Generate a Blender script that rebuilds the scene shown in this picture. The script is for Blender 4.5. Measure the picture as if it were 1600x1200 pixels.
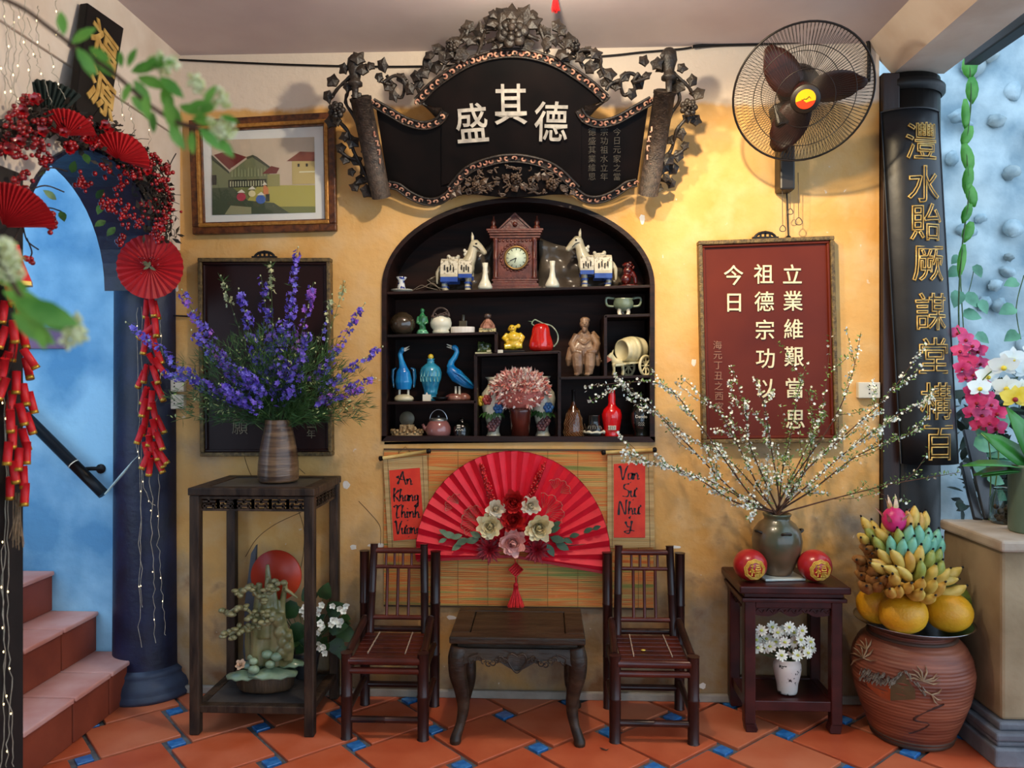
import bpy, bmesh, math, random
from mathutils import Vector, Matrix, Quaternion
for o in list(bpy.data.objects): bpy.data.objects.remove(o)
SC = bpy.context.scene
COL = SC.collection
R = random.Random(7)
PI = math.pi
# ---------------------------------------------------------------- camera, world, lamps, exposure
D0, HC, FPX, HORIZ = 3.4, 1.4167, 1200.0, 590.0     # camera 3.4 m from the back wall, lens 1.42 m above the floor
TH = math.atan(50 / FPX)
CT, ST = math.cos(TH), math.sin(TH)
cam = bpy.data.cameras.new('camera'); cam.lens = 27; cam.sensor_width = 36; cam.shift_y = -10 / 1600
cam.clip_start = 0.02
cam.dof.use_dof = True; cam.dof.focus_distance = 3.2; cam.dof.aperture_fstop = 2.3
co = bpy.data.objects.new('camera', cam); COL.objects.link(co)
co.location = (0, -D0, HC); co.rotation_euler = (PI / 2, 0, TH); SC.camera = co
W = bpy.data.worlds.new('world'); SC.world = W; W.use_nodes = True
WB = W.node_tree.nodes['Background']; WB.inputs[0].default_value = (0.62, 0.80, 1.0, 1); WB.inputs[1].default_value = 1.75
SC.view_settings.view_transform = 'Standard'; SC.view_settings.look = 'None'
SC.view_settings.exposure = 0.45; SC.view_settings.gamma = 1.0; SC.view_settings.use_curve_mapping = False
def lamp(name, kind, loc, energy, col, aim=None, **kw):
    l = bpy.data.lights.new(name, kind); l.energy = energy; l.color = col
    for k, v in kw.items(): setattr(l, k, v)
    o = bpy.data.objects.new(name, l); COL.objects.link(o); o.location = loc
    if aim is not None: o.rotation_euler = (Vector(aim) - Vector(loc)).to_track_quat('-Z', 'Y').to_euler()
    return o
WARM = (1.0, 0.78, 0.48)
lamp('ceiling_bulb', 'POINT', (0.0, -1.05, 2.70), 36, (1.0, 0.86, 0.64), shadow_soft_size=0.03)
lamp('ceiling_spot', 'SPOT', (0.45, -1.1, 2.75), 100, WARM, (1.05, 0, 1.9), spot_size=1.25, spot_blend=0.9, shadow_soft_size=0.03)
# ---------------------------------------------------------------- pixel rays -> places in the room
def ray(px, py):
    u = (px - 800) / FPX
    return -ST + u * CT, CT + u * ST, (HORIZ - py) / FPX
def P(px, py, y=0.0):                # point of the plane y = const seen at (px, py)
    a, b, c = ray(px, py); t = (y + D0) / b
    return Vector((t * a, y, HC + t * c))
def PX(px, py, x):                   # point of the plane x = const
    a, b, c = ray(px, py); t = x / a
    return Vector((x, -D0 + t * b, HC + t * c))
def PF(px, py, z=0.0):               # point of the plane z = const
    a, b, c = ray(px, py); t = (z - HC) / c
    return Vector((t * a, -D0 + t * b, z))
def S(y): return (y + D0) / FPX      # metres per pixel at that depth
# ---------------------------------------------------------------- materials
def lin(h):
    if not isinstance(h, str): return tuple(h) + ((1,) if len(h) == 3 else ())
    h = h.lstrip('#'); r = []
    for i in (0, 2, 4):
        c = int(h[i:i + 2], 16) / 255
        r.append(c / 12.92 if c < .04045 else ((c + .055) / 1.055) ** 2.4)
    return tuple(r) + (1,)
MATS = {}
def mat(name, col, col2=None, scale=6.0, rough=.6, metal=0.0, bump=0.0, bscale=None, stretch=None, spec=.5, coat=0.0,
        emit=0.0, lo=.35, hi=.65, detail=5.0, trans=0.0, sss=0.0, wave=0.0, distort=0.0):
    if name in MATS: return MATS[name]
    m = bpy.data.materials.new(name); m.use_nodes = True; MATS[name] = m
    N = m.node_tree.nodes; L = m.node_tree.links; b = N['Principled BSDF']
    c1 = lin(col)
    b.inputs['Base Color'].default_value = c1
    b.inputs['Roughness'].default_value = rough; b.inputs['Metallic'].default_value = metal
    b.inputs['Specular IOR Level'].default_value = spec
    if coat: b.inputs['Coat Weight'].default_value = coat; b.inputs['Coat Roughness'].default_value = .08
    if trans: b.inputs['Transmission Weight'].default_value = trans
    if sss: b.inputs['Subsurface Weight'].default_value = sss; b.inputs['Subsurface Radius'].default_value = (.02, .01, .005)
    if emit: b.inputs['Emission Color'].default_value = c1; b.inputs['Emission Strength'].default_value = emit
    vec = None
    if col2 is not None or bump:
        tc = N.new('ShaderNodeTexCoord'); vec = tc.outputs['Object']
        if stretch:
            mp = N.new('ShaderNodeMapping'); mp.inputs['Scale'].default_value = stretch; L.new(vec, mp.inputs[0]); vec = mp.outputs[0]
    if col2 is not None:
        if wave:
            n = N.new('ShaderNodeTexWave'); n.inputs['Scale'].default_value = wave; n.inputs['Distortion'].default_value = distort
            n.inputs['Detail'].default_value = 3; n.bands_direction = 'Z'; fac = n.outputs['Fac']
        else:
            n = N.new('ShaderNodeTexNoise'); n.inputs['Scale'].default_value = scale; n.inputs['Detail'].default_value = detail; fac = n.outputs['Fac']
        L.new(vec, n.inputs['Vector'])
        r = N.new('ShaderNodeValToRGB'); r.color_ramp.elements[0].position = lo; r.color_ramp.elements[1].position = hi
        r.color_ramp.elements[0].color = c1; r.color_ramp.elements[1].color = lin(col2)
        L.new(fac, r.inputs[0]); L.new(r.outputs[0], b.inputs['Base Color'])
    if bump:
        n2 = N.new('ShaderNodeTexNoise'); n2.inputs['Scale'].default_value = bscale or scale * 3; n2.inputs['Detail'].default_value = 4
        L.new(vec, n2.inputs['Vector'])
        bp = N.new('ShaderNodeBump'); bp.inputs['Strength'].default_value = bump; bp.inputs['Distance'].default_value = .01
        L.new(n2.outputs['Fac'], bp.inputs['Height']); L.new(bp.outputs[0], b.inputs['Normal'])
    return m
# ---------------------------------------------------------------- mesh builder
def V(*a): return Vector(a)
def basis(d, up=(0, 0, 1)):
    d = Vector(d).normalized(); up = Vector(up)
    if abs(d.dot(up.normalized())) > .98: up = Vector((0, 1, 0)) if abs(d.y) < .9 else Vector((1, 0, 0))
    s = d.cross(up).normalized(); return d, s, s.cross(d).normalized()
class MB:
    def __init__(s): s.v = []; s.f = []; s.mi = []; s.sm = []; s.M = None
    def add(s, vs, fs, mi=0, smooth=False):
        k = len(s.v)
        s.v += [s.M @ Vector(p) for p in vs] if s.M is not None else [Vector(p) for p in vs]
        for f in fs: s.f.append([k + i for i in f]); s.mi.append(mi); s.sm.append(smooth)
        return s
    def hexa(s, p, mi=0):            # 8 corners: bottom ring then top ring
        return s.add(p, [(3, 2, 1, 0), (4, 5, 6, 7), (0, 1, 5, 4), (1, 2, 6, 5), (2, 3, 7, 6), (3, 0, 4, 7)], mi)
    def box(s, c, d, mi=0, rot=None):
        x, y, z = d[0] / 2, d[1] / 2, d[2] / 2; c = Vector(c)
        p = [V(-x, -y, -z), V(x, -y, -z), V(x, y, -z), V(-x, y, -z), V(-x, -y, z), V(x, -y, z), V(x, y, z), V(-x, y, z)]
        if rot is not None: p = [rot @ q for q in p]
        return s.hexa([c + q for q in p], mi)
    def bx(s, x0, x1, y0, y1, z0, z1, mi=0):
        return s.box(((x0 + x1) / 2, (y0 + y1) / 2, (z0 + z1) / 2), (abs(x1 - x0), abs(y1 - y0), abs(z1 - z0)), mi)
    def bar(s, p, q, w, h, up=(0, 0, 1), mi=0):
        p = Vector(p); q = Vector(q); d, a, b = basis(q - p, up); a = a * w / 2; b = b * h / 2
        return s.hexa([p - a - b, p + a - b, p + a + b, p - a + b, q - a - b, q + a - b, q + a + b, q - a + b], mi)
    def tube(s, path, r, n=8, mi=0, cap=True, smooth=True, flat=1.0):
        path = [Vector(p) for p in path]; m = len(path); rr = r if isinstance(r, (list, tuple)) else [r] * m
        vs = []; fs = []; prev = None
        for i, p in enumerate(path):
            d = path[min(i + 1, m - 1)] - path[max(i - 1, 0)]
            if d.length < 1e-9: d = Vector((0, 0, 1))
            d.normalize()
            if prev is None: _, a, b = basis(d)
            else:
                a = prev - d * prev.dot(d)
                a = a.normalized() if a.length > 1e-6 else basis(d)[1]
                b = a.cross(d).normalized()
            prev = a
            for j in range(n):
                an = 2 * PI * j / n; vs.append(p + a * (math.cos(an) * rr[i]) + b * (math.sin(an) * rr[i] * flat))
        for i in range(m - 1):
            for j in range(n):
                fs.append((i * n + j, i * n + (j + 1) % n, (i + 1) * n + (j + 1) % n, (i + 1) * n + j))
        s.add(vs, fs, mi, smooth)
        if cap and n > 2:
            k = len(s.v) - len(vs)
            s.f.append([k + j for j in range(n)]); s.mi.append(mi); s.sm.append(False)
            s.f.append([k + (m - 1) * n + j for j in range(n)][::-1]); s.mi.append(mi); s.sm.append(False)
        return s
    def lathe(s, prof, n=24, c=(0, 0, 0), mi=0, smooth=True, axis=None, a0=0.0, a1=2 * PI, mis=None):
        c = Vector(c); full = abs(a1 - a0 - 2 * PI) < 1e-6; k = n if full else n + 1
        Q = Vector((0, 0, 1)).rotation_difference(Vector(axis)).to_matrix() if axis is not None else None
        vs = []; fs = []; ms = []
        for r, z in prof:
            for j in range(k):
                an = a0 + (a1 - a0) * j / n; p = Vector((math.cos(an) * r, math.sin(an) * r, z))
                vs.append(c + (Q @ p if Q is not None else p))
        for i in range(len(prof) - 1):
            for j in range(n):
                j2 = (j + 1) % k if full else j + 1
                f = (i * k + j, i * k + j2, (i + 1) * k + j2, (i + 1) * k + j)
                if prof[i][0] < 1e-7: f = (f[0], f[2], f[3])
                elif prof[i + 1][0] < 1e-7: f = (f[0], f[1], f[2])
                s.add([], []); fs.append(f); ms.append(mis[i] if mis else mi)
        b = len(s.v); s.add(vs, [])
        for f, m_ in zip(fs, ms): s.f.append([b + q for q in f]); s.mi.append(m_); s.sm.append(smooth)
        return s
    def ball(s, c, r, n=12, m=8, mi=0, rot=None):
        r = (r, r, r) if not isinstance(r, (tuple, list)) else r; c = Vector(c)
        vs = [V(0, 0, -r[2])]; fs = []
        for i in range(1, m):
            ph = -PI / 2 + PI * i / m
            for j in range(n):
                an = 2 * PI * j / n; vs.append(V(math.cos(an) * math.cos(ph) * r[0], math.sin(an) * math.cos(ph) * r[1], math.sin(ph) * r[2]))
        vs.append(V(0, 0, r[2])); e = len(vs) - 1
        for j in range(n): fs.append((0, 1 + (j + 1) % n, 1 + j)); fs.append((e, 1 + (m - 2) * n + j, 1 + (m - 2) * n + (j + 1) % n))
        for i in range(m - 2):
            for j in range(n):
                a = 1 + i * n + j; b = 1 + i * n + (j + 1) % n; fs.append((a, b, b + n, a + n))
        if rot is not None: vs = [rot @ v for v in vs]
        return s.add([c + v for v in vs], fs, mi, True)
    def prism(s, poly, off, mi=0, side=None, smooth=False):      # poly: 3-D points in a plane, extruded by vector off
        poly = [Vector(p) for p in poly]; off = Vector(off); n = len(poly)
        s.add(poly + [p + off for p in poly], [tuple(range(n - 1, -1, -1)), tuple(range(n, 2 * n))], mi)
        k = len(s.v) - 2 * n
        for j in range(n):
            s.f.append([k + j, k + (j + 1) % n, k + n + (j + 1) % n, k + n + j]); s.mi.append(mi if side is None else side); s.sm.append(smooth)
        return s
    def strip(s, A, B, off, mi=0, smooth=False):                 # thick ribbon between polylines A and B
        off = Vector(off)
        for i in range(len(A) - 1):
            a, b, c, d = Vector(A[i]), Vector(A[i + 1]), Vector(B[i + 1]), Vector(B[i])
            s.hexa([a, b, c, d, a + off, b + off, c + off, d + off], mi)
        return s
    def leaf(s, p, d, nrm, ln, w, mi=0, curl=.15, seg=3, fold=.12, shape=None, th=0.0):   # blade with mid-rib fold
        p = Vector(p); d, a, nn = basis(d, nrm)
        shape = shape or [0.12, .8, 1.0, .72, 0.02] if seg > 2 else [.12, 1.0, .02]
        k = len(shape); vs = []; fs = []
        for i, f in enumerate(shape):
            t = i / (k - 1); c = p + d * (ln * t) - nn * (curl * ln * t * t); h = w / 2 * f
            vs += [c - a * h + nn * (fold * h), c, c + a * h + nn * (fold * h)]
        for i in range(k - 1):
            q = 3 * i; fs += [(q, q + 1, q + 4, q + 3), (q + 1, q + 2, q + 5, q + 4)]
        return s.add(vs, fs, mi, True)
    def build(s, name, mats, parent=None, bevel=0.0, origin=None, remesh=0.0, smooth=0, subsurf=0, solid=0.0, shade=None, kind=None, label=None):
        me = bpy.data.meshes.new(name)
        if not isinstance(mats, (list, tuple)): mats = [mats]
        if parent is not None: o0 = wloc(parent)
        elif origin is not None: o0 = Vector(origin)
        else:
            xs = [v.x for v in s.v]; ys = [v.y for v in s.v]; zs = [v.z for v in s.v]
            o0 = Vector(((min(xs) + max(xs)) / 2, (min(ys) + max(ys)) / 2, min(zs)))
        me.from_pydata([v - o0 for v in s.v], [], s.f)
        for m in mats: me.materials.append(m)
        me.polygons.foreach_set('material_index', s.mi)
        me.polygons.foreach_set('use_smooth', s.sm if shade is None else [shade] * len(s.f))
        me.update()
        o = bpy.data.objects.new(name, me); COL.objects.link(o)
        if parent is not None: o.parent = parent
        else: o.location = o0
        if remesh:
            q = o.modifiers.new('remesh', 'REMESH'); q.mode = 'VOXEL'; q.voxel_size = remesh; q.use_smooth_shade = True
        if smooth:
            q = o.modifiers.new('smooth', 'SMOOTH'); q.iterations = smooth; q.factor = .5
        if solid:
            q = o.modifiers.new('solid', 'SOLIDIFY'); q.thickness = solid; q.offset = 0
        if subsurf:
            q = o.modifiers.new('sub', 'SUBSURF'); q.levels = q.render_levels = subsurf
        if bevel:
            q = o.modifiers.new('bevel', 'BEVEL'); q.width = bevel; q.segments = 2; q.limit_method = 'ANGLE'; q.angle_limit = .6
        if kind: o['kind'] = kind
        if label: o['label'] = label
        return o
def wloc(o):
    p = Vector(o.location); q = o.parent
    while q is not None: p = p + Vector(q.location); q = q.parent
    return p
def tag(o, label, cat, group=None, kind=None):
    if label: o['label'] = label
    if cat: o['category'] = cat
    if group: o['group'] = group
    if kind: o['kind'] = kind
    return o
def thing(name, label, cat, loc=(0, 0, 0), group=None):
    o = bpy.data.objects.new(name, None); COL.objects.link(o); o.location = loc; o.empty_display_size = .05
    return tag(o, label, cat, group)
def dup(src, label=None, loc=None, rotz=None):                    # copies a thing with its parts and sub-parts
    def cp(o, par):
        c = o.copy(); COL.objects.link(c)
        if par is not None: c.parent = par
        for ch in list(o.children): cp(ch, c)
        return c
    c = cp(src, None)
    if label: c['label'] = label
    if loc is not None: c.location = loc
    if rotz is not None: c.rotation_euler = (0, 0, rotz)
    return c
def inst(src, name, M, parent, mat_=None):                        # another part sharing src's mesh, local matrix M
    o = bpy.data.objects.new(name, src.data if hasattr(src, 'data') else src); COL.objects.link(o)
    o.parent = parent; o.matrix_local = M
    return o
def struct(o): o['kind'] = 'structure'; return o
def text(body, size, p, mat_, name='character', parent=None, ext=.003, off=0.0, rz=0.0, ry=0.0, outline=0.0, rot=None, sx=1.0):
    c = bpy.data.curves.new('text', 'FONT'); c.body = body; c.size = size; c.align_x = 'CENTER'; c.align_y = 'CENTER'
    c.resolution_u = 3
    if outline: c.fill_mode = 'NONE'; c.bevel_depth = outline; c.bevel_resolution = 0
    else: c.extrude = ext; c.offset = off
    t = bpy.data.objects.new('text', c); COL.objects.link(t)
    bpy.context.view_layer.update()
    me = bpy.data.meshes.new_from_object(t.evaluated_get(bpy.context.evaluated_depsgraph_get()))
    bpy.data.objects.remove(t)
    xs = [v.co.x for v in me.vertices]; ys = [v.co.y for v in me.vertices]
    if xs:
        cx, cy = (min(xs) + max(xs)) / 2, (min(ys) + max(ys)) / 2
        for v in me.vertices: v.co.x = (v.co.x - cx) * sx; v.co.y -= cy
    me.materials.clear(); me.materials.append(mat_)
    o = bpy.data.objects.new(name, me); COL.objects.link(o)
    M = rot if rot is not None else Matrix.Rotation(rz, 4, 'Z') @ Matrix.Rotation(ry, 4, 'Y') @ Matrix.Rotation(PI / 2, 4, 'X')
    o.rotation_euler = M.to_euler()
    o.location = Vector(p) - (wloc(parent) if parent is not None else Vector((0, 0, 0)))
    if parent is not None: o.parent = parent
    return o
def lerp(a, b, t): return a + (b - a) * t
def bez(pts, n):                                                  # Catmull-Rom through points
    pts = [Vector(p) for p in pts]; out = []
    for i in range(len(pts) - 1):
        p0 = pts[max(i - 1, 0)]; p1 = pts[i]; p2 = pts[i + 1]; p3 = pts[min(i + 2, len(pts) - 1)]
        for k in range(n):
            t = k / n
            out.append(.5 * ((2 * p1) + (p2 - p0) * t + (2 * p0 - 5 * p1 + 4 * p2 - p3) * t * t + (3 * p1 - p0 - 3 * p2 + p3) * t ** 3))
    out.append(pts[-1]); return out
def rnd(a, b): return R.uniform(a, b)
def rvec(s=1.0): return Vector((R.gauss(0, 1), R.gauss(0, 1), R.gauss(0, 1))) * s
# ================================================================ MATERIALS shared
M_DARK = mat('dark_wood', '#241410', '#3a211a', scale=14, spec=.3, rough=.42, bump=.15, stretch=(1, 1, 6))
M_ROSE = mat('rosewood', '#2c0d0c', '#441816', scale=12, rough=.3, spec=.35)
M_BLACK = mat('black_lacquer', '#0a0706', '#140d0b', scale=8, rough=.4, spec=.2)
M_GOLD = mat('gold_paint', '#b08a4a', '#d9b878', scale=20, rough=.45, metal=.3)
M_RED = mat('red_paper', '#c01018', '#d8141c', scale=20, rough=.7)
M_GREEN = mat('leaf_green', '#22421c', '#3c6a2a', scale=30, rough=.5)
M_WHITE = mat('white_petal', '#e8e6d8', rough=.6, sss=.1)
M_BROWNTWIG = mat('twig_bark', '#3a2418', '#5a3a28', scale=40, rough=.8)
M_IRON = mat('dark_iron', '#141212', rough=.5, metal=.4)
M_CER = mat('white_ceramic', '#ded6c0', rough=.25, coat=.4)
M_STEEL = mat('steel', '#b8bcc0', rough=.2, metal=1.0)
# ---- wall plaster: yellow limewash below a pale band, stains and grey damp patches of their own shape
def plaster():
    m = bpy.data.materials.new('yellow_plaster'); m.use_nodes = True; N = m.node_tree.nodes; L = m.node_tree.links; b = N['Principled BSDF']
    g = N.new('ShaderNodeNewGeometry'); sp = N.new('ShaderNodeSeparateXYZ'); L.new(g.outputs['Position'], sp.inputs[0])
    def noise(sc, det=6):
        n = N.new('ShaderNodeTexNoise'); n.inputs['Scale'].default_value = sc; n.inputs['Detail'].default_value = det; L.new(g.outputs['Position'], n.inputs['Vector']); return n.outputs['Fac']
    def ramp(x, a, bb, ca=(0, 0, 0, 1), cb=(1, 1, 1, 1)):
        r = N.new('ShaderNodeValToRGB'); r.color_ramp.elements[0].position = a; r.color_ramp.elements[1].position = bb
        r.color_ramp.elements[0].color = ca; r.color_ramp.elements[1].color = cb; L.new(x, r.inputs[0]); return r.outputs[0]
    def math_(op, a, bb):
        n = N.new('ShaderNodeMath'); n.operation = op
        for i, q in enumerate((a, bb)):
            if isinstance(q, (int, float)): n.inputs[i].default_value = q
            else: L.new(q, n.inputs[i])
        return n.outputs[0]
    def mix(f, a, bb):
        n = N.new('ShaderNodeMix'); n.data_type = 'RGBA'; L.new(f, n.inputs[0]) if not isinstance(f, float) else None
        for i, q in ((6, a), (7, bb)):
            if isinstance(q, tuple): n.inputs[i].default_value = q
            else: L.new(q, n.inputs[i])
        return n.outputs[2]
    n1 = noise(2.2); n2 = noise(7); n3 = noise(28)
    base = mix(ramp(n1, .35, .68), lin('#cc9650'), lin('#dcb274'))
    base = mix(ramp(n2, .45, .75), base, lin('#d6b07c'))
    # grey damp low on the wall, browner stains
    low = math_('SUBTRACT', 1.25, sp.outputs[2])
    damp = ramp(math_('ADD', math_('ADD', math_('MULTIPLY', low, .5), math_('MULTIPLY', math_('SUBTRACT', sp.outputs[0], .0), .06)), math_('MULTIPLY', math_('SUBTRACT', n1, .5), 2.2)), .16, .52)
    base = mix(damp, base, mix(ramp(n2, .35, .7), lin('#92744c'), lin('#9d917f')))
    st = ramp(math_('ADD', math_('MULTIPLY', math_('SUBTRACT', .7, sp.outputs[2]), .45), math_('MULTIPLY', math_('SUBTRACT', n2, .5), 2.0)), .24, .55)
    base = mix(st, base, lin('#846040'))
    base = mix(ramp(n3, .70, .74), base, lin('#d9c6ae'))
    up = ramp(math_('ADD', sp.outputs[2], math_('MULTIPLY', math_('SUBTRACT', n2, .5), .06)), .0, 1.0)
    cut = N.new('ShaderNodeMapRange'); cut.inputs[1].default_value = 2.605; cut.inputs[2].default_value = 2.63
    L.new(math_('ADD', sp.outputs[2], math_('MULTIPLY', math_('SUBTRACT', n2, .5), .10)), cut.inputs[0])
    base = mix(cut.outputs[0], base, lin('#dccbb8'))
    L.new(base, b.inputs['Base Color']); b.inputs['Roughness'].default_value = .85; b.inputs['Specular IOR Level'].default_value = .25
    bp = N.new('ShaderNodeBump'); bp.inputs['Strength'].default_value = .35; bp.inputs['Distance'].default_value = .02
    L.new(math_('ADD', n2, math_('MULTIPLY', n3, .35)), bp.inputs['Height']); L.new(bp.outputs[0], b.inputs['Normal'])
    return m
M_WALL = plaster()
M_CREAM = mat('cream_plaster', '#cdb9a6', '#dccdbd', scale=5, rough=.9, bump=.2, bscale=18)
M_CEIL = mat('ceiling_paint', '#c6b6b6', '#d2c4c2', scale=2.5, rough=.9, bump=.08)
M_BLUEW = mat('blue_limewash', '#5c98c4', '#9cd0ee', scale=2.2, detail=9, lo=.38, hi=.58, rough=.9, bump=.5, bscale=14)
M_NAVY = mat('navy_paint', '#0d1126', '#161d3c', scale=9, rough=.45, bump=.2, bscale=40)
M_TERRA = mat('terracotta', '#c2552c', '#d4704c', scale=5, rough=.42, bump=.06)
M_TERRA2 = mat('terracotta_b', '#b84e2c', '#cc6640', scale=5, rough=.42, bump=.06)
M_TERRA3 = mat('terracotta_c', '#c0603c', '#cc7550', scale=5, rough=.42, bump=.06)
M_GROUT = mat('grout', '#4c5258', '#6a6e70', scale=30, rough=.9)
M_BTILE = mat('blue_glaze', '#1d5fa8', '#3f86c9', scale=30, rough=.2, coat=.4)
M_CEMENT = mat('cement', '#8d8478', '#a89f92', scale=8, rough=.9, bump=.4, bscale=22)
# ================================================================ SHELL
# arch niche outline on the wall plane (px)
NL, NR, NB = P(597, 691).x, P(1023, 691).x, P(810, 690).z
NSZ, NTZ = P(600, 448).z, P(810, 309).z; NCX = (NL + NR) / 2; NHW = (NR - NL) / 2
def niche_top(x): return NSZ + (NTZ - NSZ) * math.sqrt(max(0, 1 - ((x - NCX) / NHW) ** 2))
WX0, WX1, ZC = -1.66, 1.455, 2.87
wb = MB()
xs = [NCX - NHW * math.cos(PI * i / 40) for i in range(41)]
wb.add([V(WX0, 0, 0), V(NL, 0, 0), V(NL, 0, ZC), V(WX0, 0, ZC)], [(0, 1, 2, 3)])
wb.add([V(NR, 0, 0), V(WX1, 0, 0), V(WX1, 0, ZC), V(NR, 0, ZC)], [(0, 1, 2, 3)])
for a, b in zip(xs, xs[1:]):
    wb.add([V(a, 0, niche_top(a)), V(b, 0, niche_top(b)), V(b, 0, ZC), V(a, 0, ZC)], [(0, 1, 2, 3)])
    wb.add([V(a, 0, 0), V(b, 0, 0), V(b, 0, NB), V(a, 0, NB)], [(0, 1, 2, 3)])
    wb.add([V(a, .26, niche_top(a)), V(b, .26, niche_top(b)), V(b, 0, niche_top(b)), V(a, 0, niche_top(a))], [(0, 1, 2, 3)])
wb.add([V(NL, 0, NB), V(NR, 0, NB), V(NR, .26, NB), V(NL, .26, NB)], [(0, 1, 2, 3)])
wb.add([V(NL, 0, NB), V(NL, .26, NB), V(NL, .26, NSZ), V(NL, 0, NSZ)], [(0, 1, 2, 3)])
wb.add([V(NR, 0, NB), V(NR, .26, NB), V(NR, .26, NSZ), V(NR, 0, NSZ)], [(3, 2, 1, 0)])
wb.bx(WX0, WX1, .27, .30, 0, ZC)
wb.bx(WX1 - .02, WX1, 0.001, .30, 0, ZC)
struct(wb.build('wall_back', M_WALL, origin=(0, 0, 0)))
# left wall with the arched stair opening (plane x)
AX0, AX1, AYC, AR, ASZ = -1.64, -1.88, -.62, .45, 1.79
wl = MB()
def lw_face(x, flip):
    ys = [AYC + AR * math.cos(PI * i / 24) for i in range(25)][::-1]     # -1.07 .. -0.17
    zt = [ASZ + AR * math.sin(PI * i / 24) for i in range(25)][::-1]
    def q(a, b, c, d): wl.add([a, b, c, d], [(0, 1, 2, 3) if not flip else (3, 2, 1, 0)])
    q(V(x, -3.2, 0), V(x, ys[0], 0), V(x, ys[0], ZC), V(x, -3.2, ZC))
    q(V(x, ys[-1], 2.0), V(x, 0, 2.0), V(x, 0, ZC), V(x, ys[-1], ZC))
    for i in range(24): q(V(x, ys[i], zt[i]), V(x, ys[i + 1], zt[i + 1]), V(x, ys[i + 1], ZC), V(x, ys[i], ZC))
lw_face(AX0, False); lw_face(AX1, True)
wl.bx(AX1, AX0, -6.2, -3.2, 0, ZC)
wl.bx(AX1, AX0, AYC + AR, 0, 1.99, 2.0)
struct(wl.build('wall_left', M_CREAM, origin=(-1.76, -1, 0)))
ld = MB(); ld.bx(-1.642, -1.627, -3.4, -.004, 2.49, 2.55)
struct(ld.build('trim_3', M_CREAM, origin=(-1.63, -1.5, 2.5), bevel=.003))
so = MB()                                                              # navy painted reveal of the arch
pr = [(AYC - AR, 0)] + [(AYC - AR * math.cos(PI * i / 24), ASZ + AR * math.sin(PI * i / 24)) for i in range(25)]
for (y0, z0), (y1, z1) in zip(pr, pr[1:]):
    n = V(0, -(z1 - z0), (y1 - y0)).normalized() * .012
    p = [V(AX1 - .01, y0, z0), V(AX0 + .012, y0, z0), V(AX0 + .012, y1, z1), V(AX1 - .01, y1, z1)]
    so.hexa(p + [q + n for q in p])
struct(so.build('trim_1', M_NAVY, origin=(-1.76, -.6, 0)))
fs = MB(); fs.bx(-4.4, 6, -6.4, 1.6, -.08, -.012)
FLOOR = struct(fs.build('floor', M_GROUT, origin=(0, 0, 0)))
# pinwheel paving: big terracotta squares and small blue squares
ta, tb = .304, .082; ang = math.radians(42.4)
e1 = V(math.cos(ang), math.sin(ang), 0); e2 = V(-math.sin(ang), math.cos(ang), 0)
A0 = V(-.022, -.448, 0) - e1 * (ta + tb / 2) - e2 * (ta - tb / 2)
def tile_mesh(sz, m, h):
    b = MB(); g = sz / 2; b.bx(-g, g, -g, g, -.02, h); o = b.build('tile', m, origin=(0, 0, 0), bevel=.0025); return o
TB = [tile_mesh(ta - .017, m, 0.0) for m in (M_TERRA, M_TERRA2, M_TERRA3)]
TSm = tile_mesh(tb - .026, M_BTILE, -.001)
rz = Matrix.Rotation(ang, 4, 'Z')
for i in range(-14, 15):
    for j in range(-14, 15):
        o = A0 + (e1 * ta - e2 * tb) * i + (e1 * tb + e2 * ta) * j
        c1 = o + (e1 + e2) * ta / 2; c2 = o + e1 * (ta + tb / 2) + e2 * (ta - tb / 2)
        for c, src, big in ((c1, R.choice(TB), 1), (c2, TSm, 0)):
            if -2.1 < c.x < 2.3 and -1.7 < c.y < (.12 if c.x < 1.3 else .5):
                t = src.copy(); COL.objects.link(t); t.parent = FLOOR
                t.matrix_local = Matrix.Translation(c + V(0, 0, rnd(-.0015, .0015))) @ rz
                t.name = 'tile' if big else 'inset_tile'
for o in TB + [TSm]: bpy.data.objects.remove(o)
cb = MB(); cb.bx(-1.9, 1.42, -6.3, .02, ZC, ZC + .1)
struct(cb.build('ceiling', M_CEIL, origin=(0, 0, ZC)))
bm_ = MB(); bm_.prism([V(1.405, .02, ZC), V(1.52, .02, 2.74), V(1.74, .02, 2.74), V(1.74, .02, ZC + .1), V(1.405, .02, ZC + .1)], (0, -6.3, 0))
struct(bm_.build('trim_2', M_CREAM, origin=(1.6, -1.7, 2.74)))
fw = MB(); fw.bx(-1.9, -.4, -6.4, -6.2, 0, 3.0)  # unseen wall added behind the camera; its width shapes the incoming daylight
struct(fw.build('wall_front_unseen', M_CREAM, origin=(0, -6.3, 0)))
bs = MB(); bs.bx(-1.62, 1.42, -.022, .0, 0, .035)
struct(bs.build('baseboard_back', M_CEMENT, origin=(0, 0, 0), bevel=.006))
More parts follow.
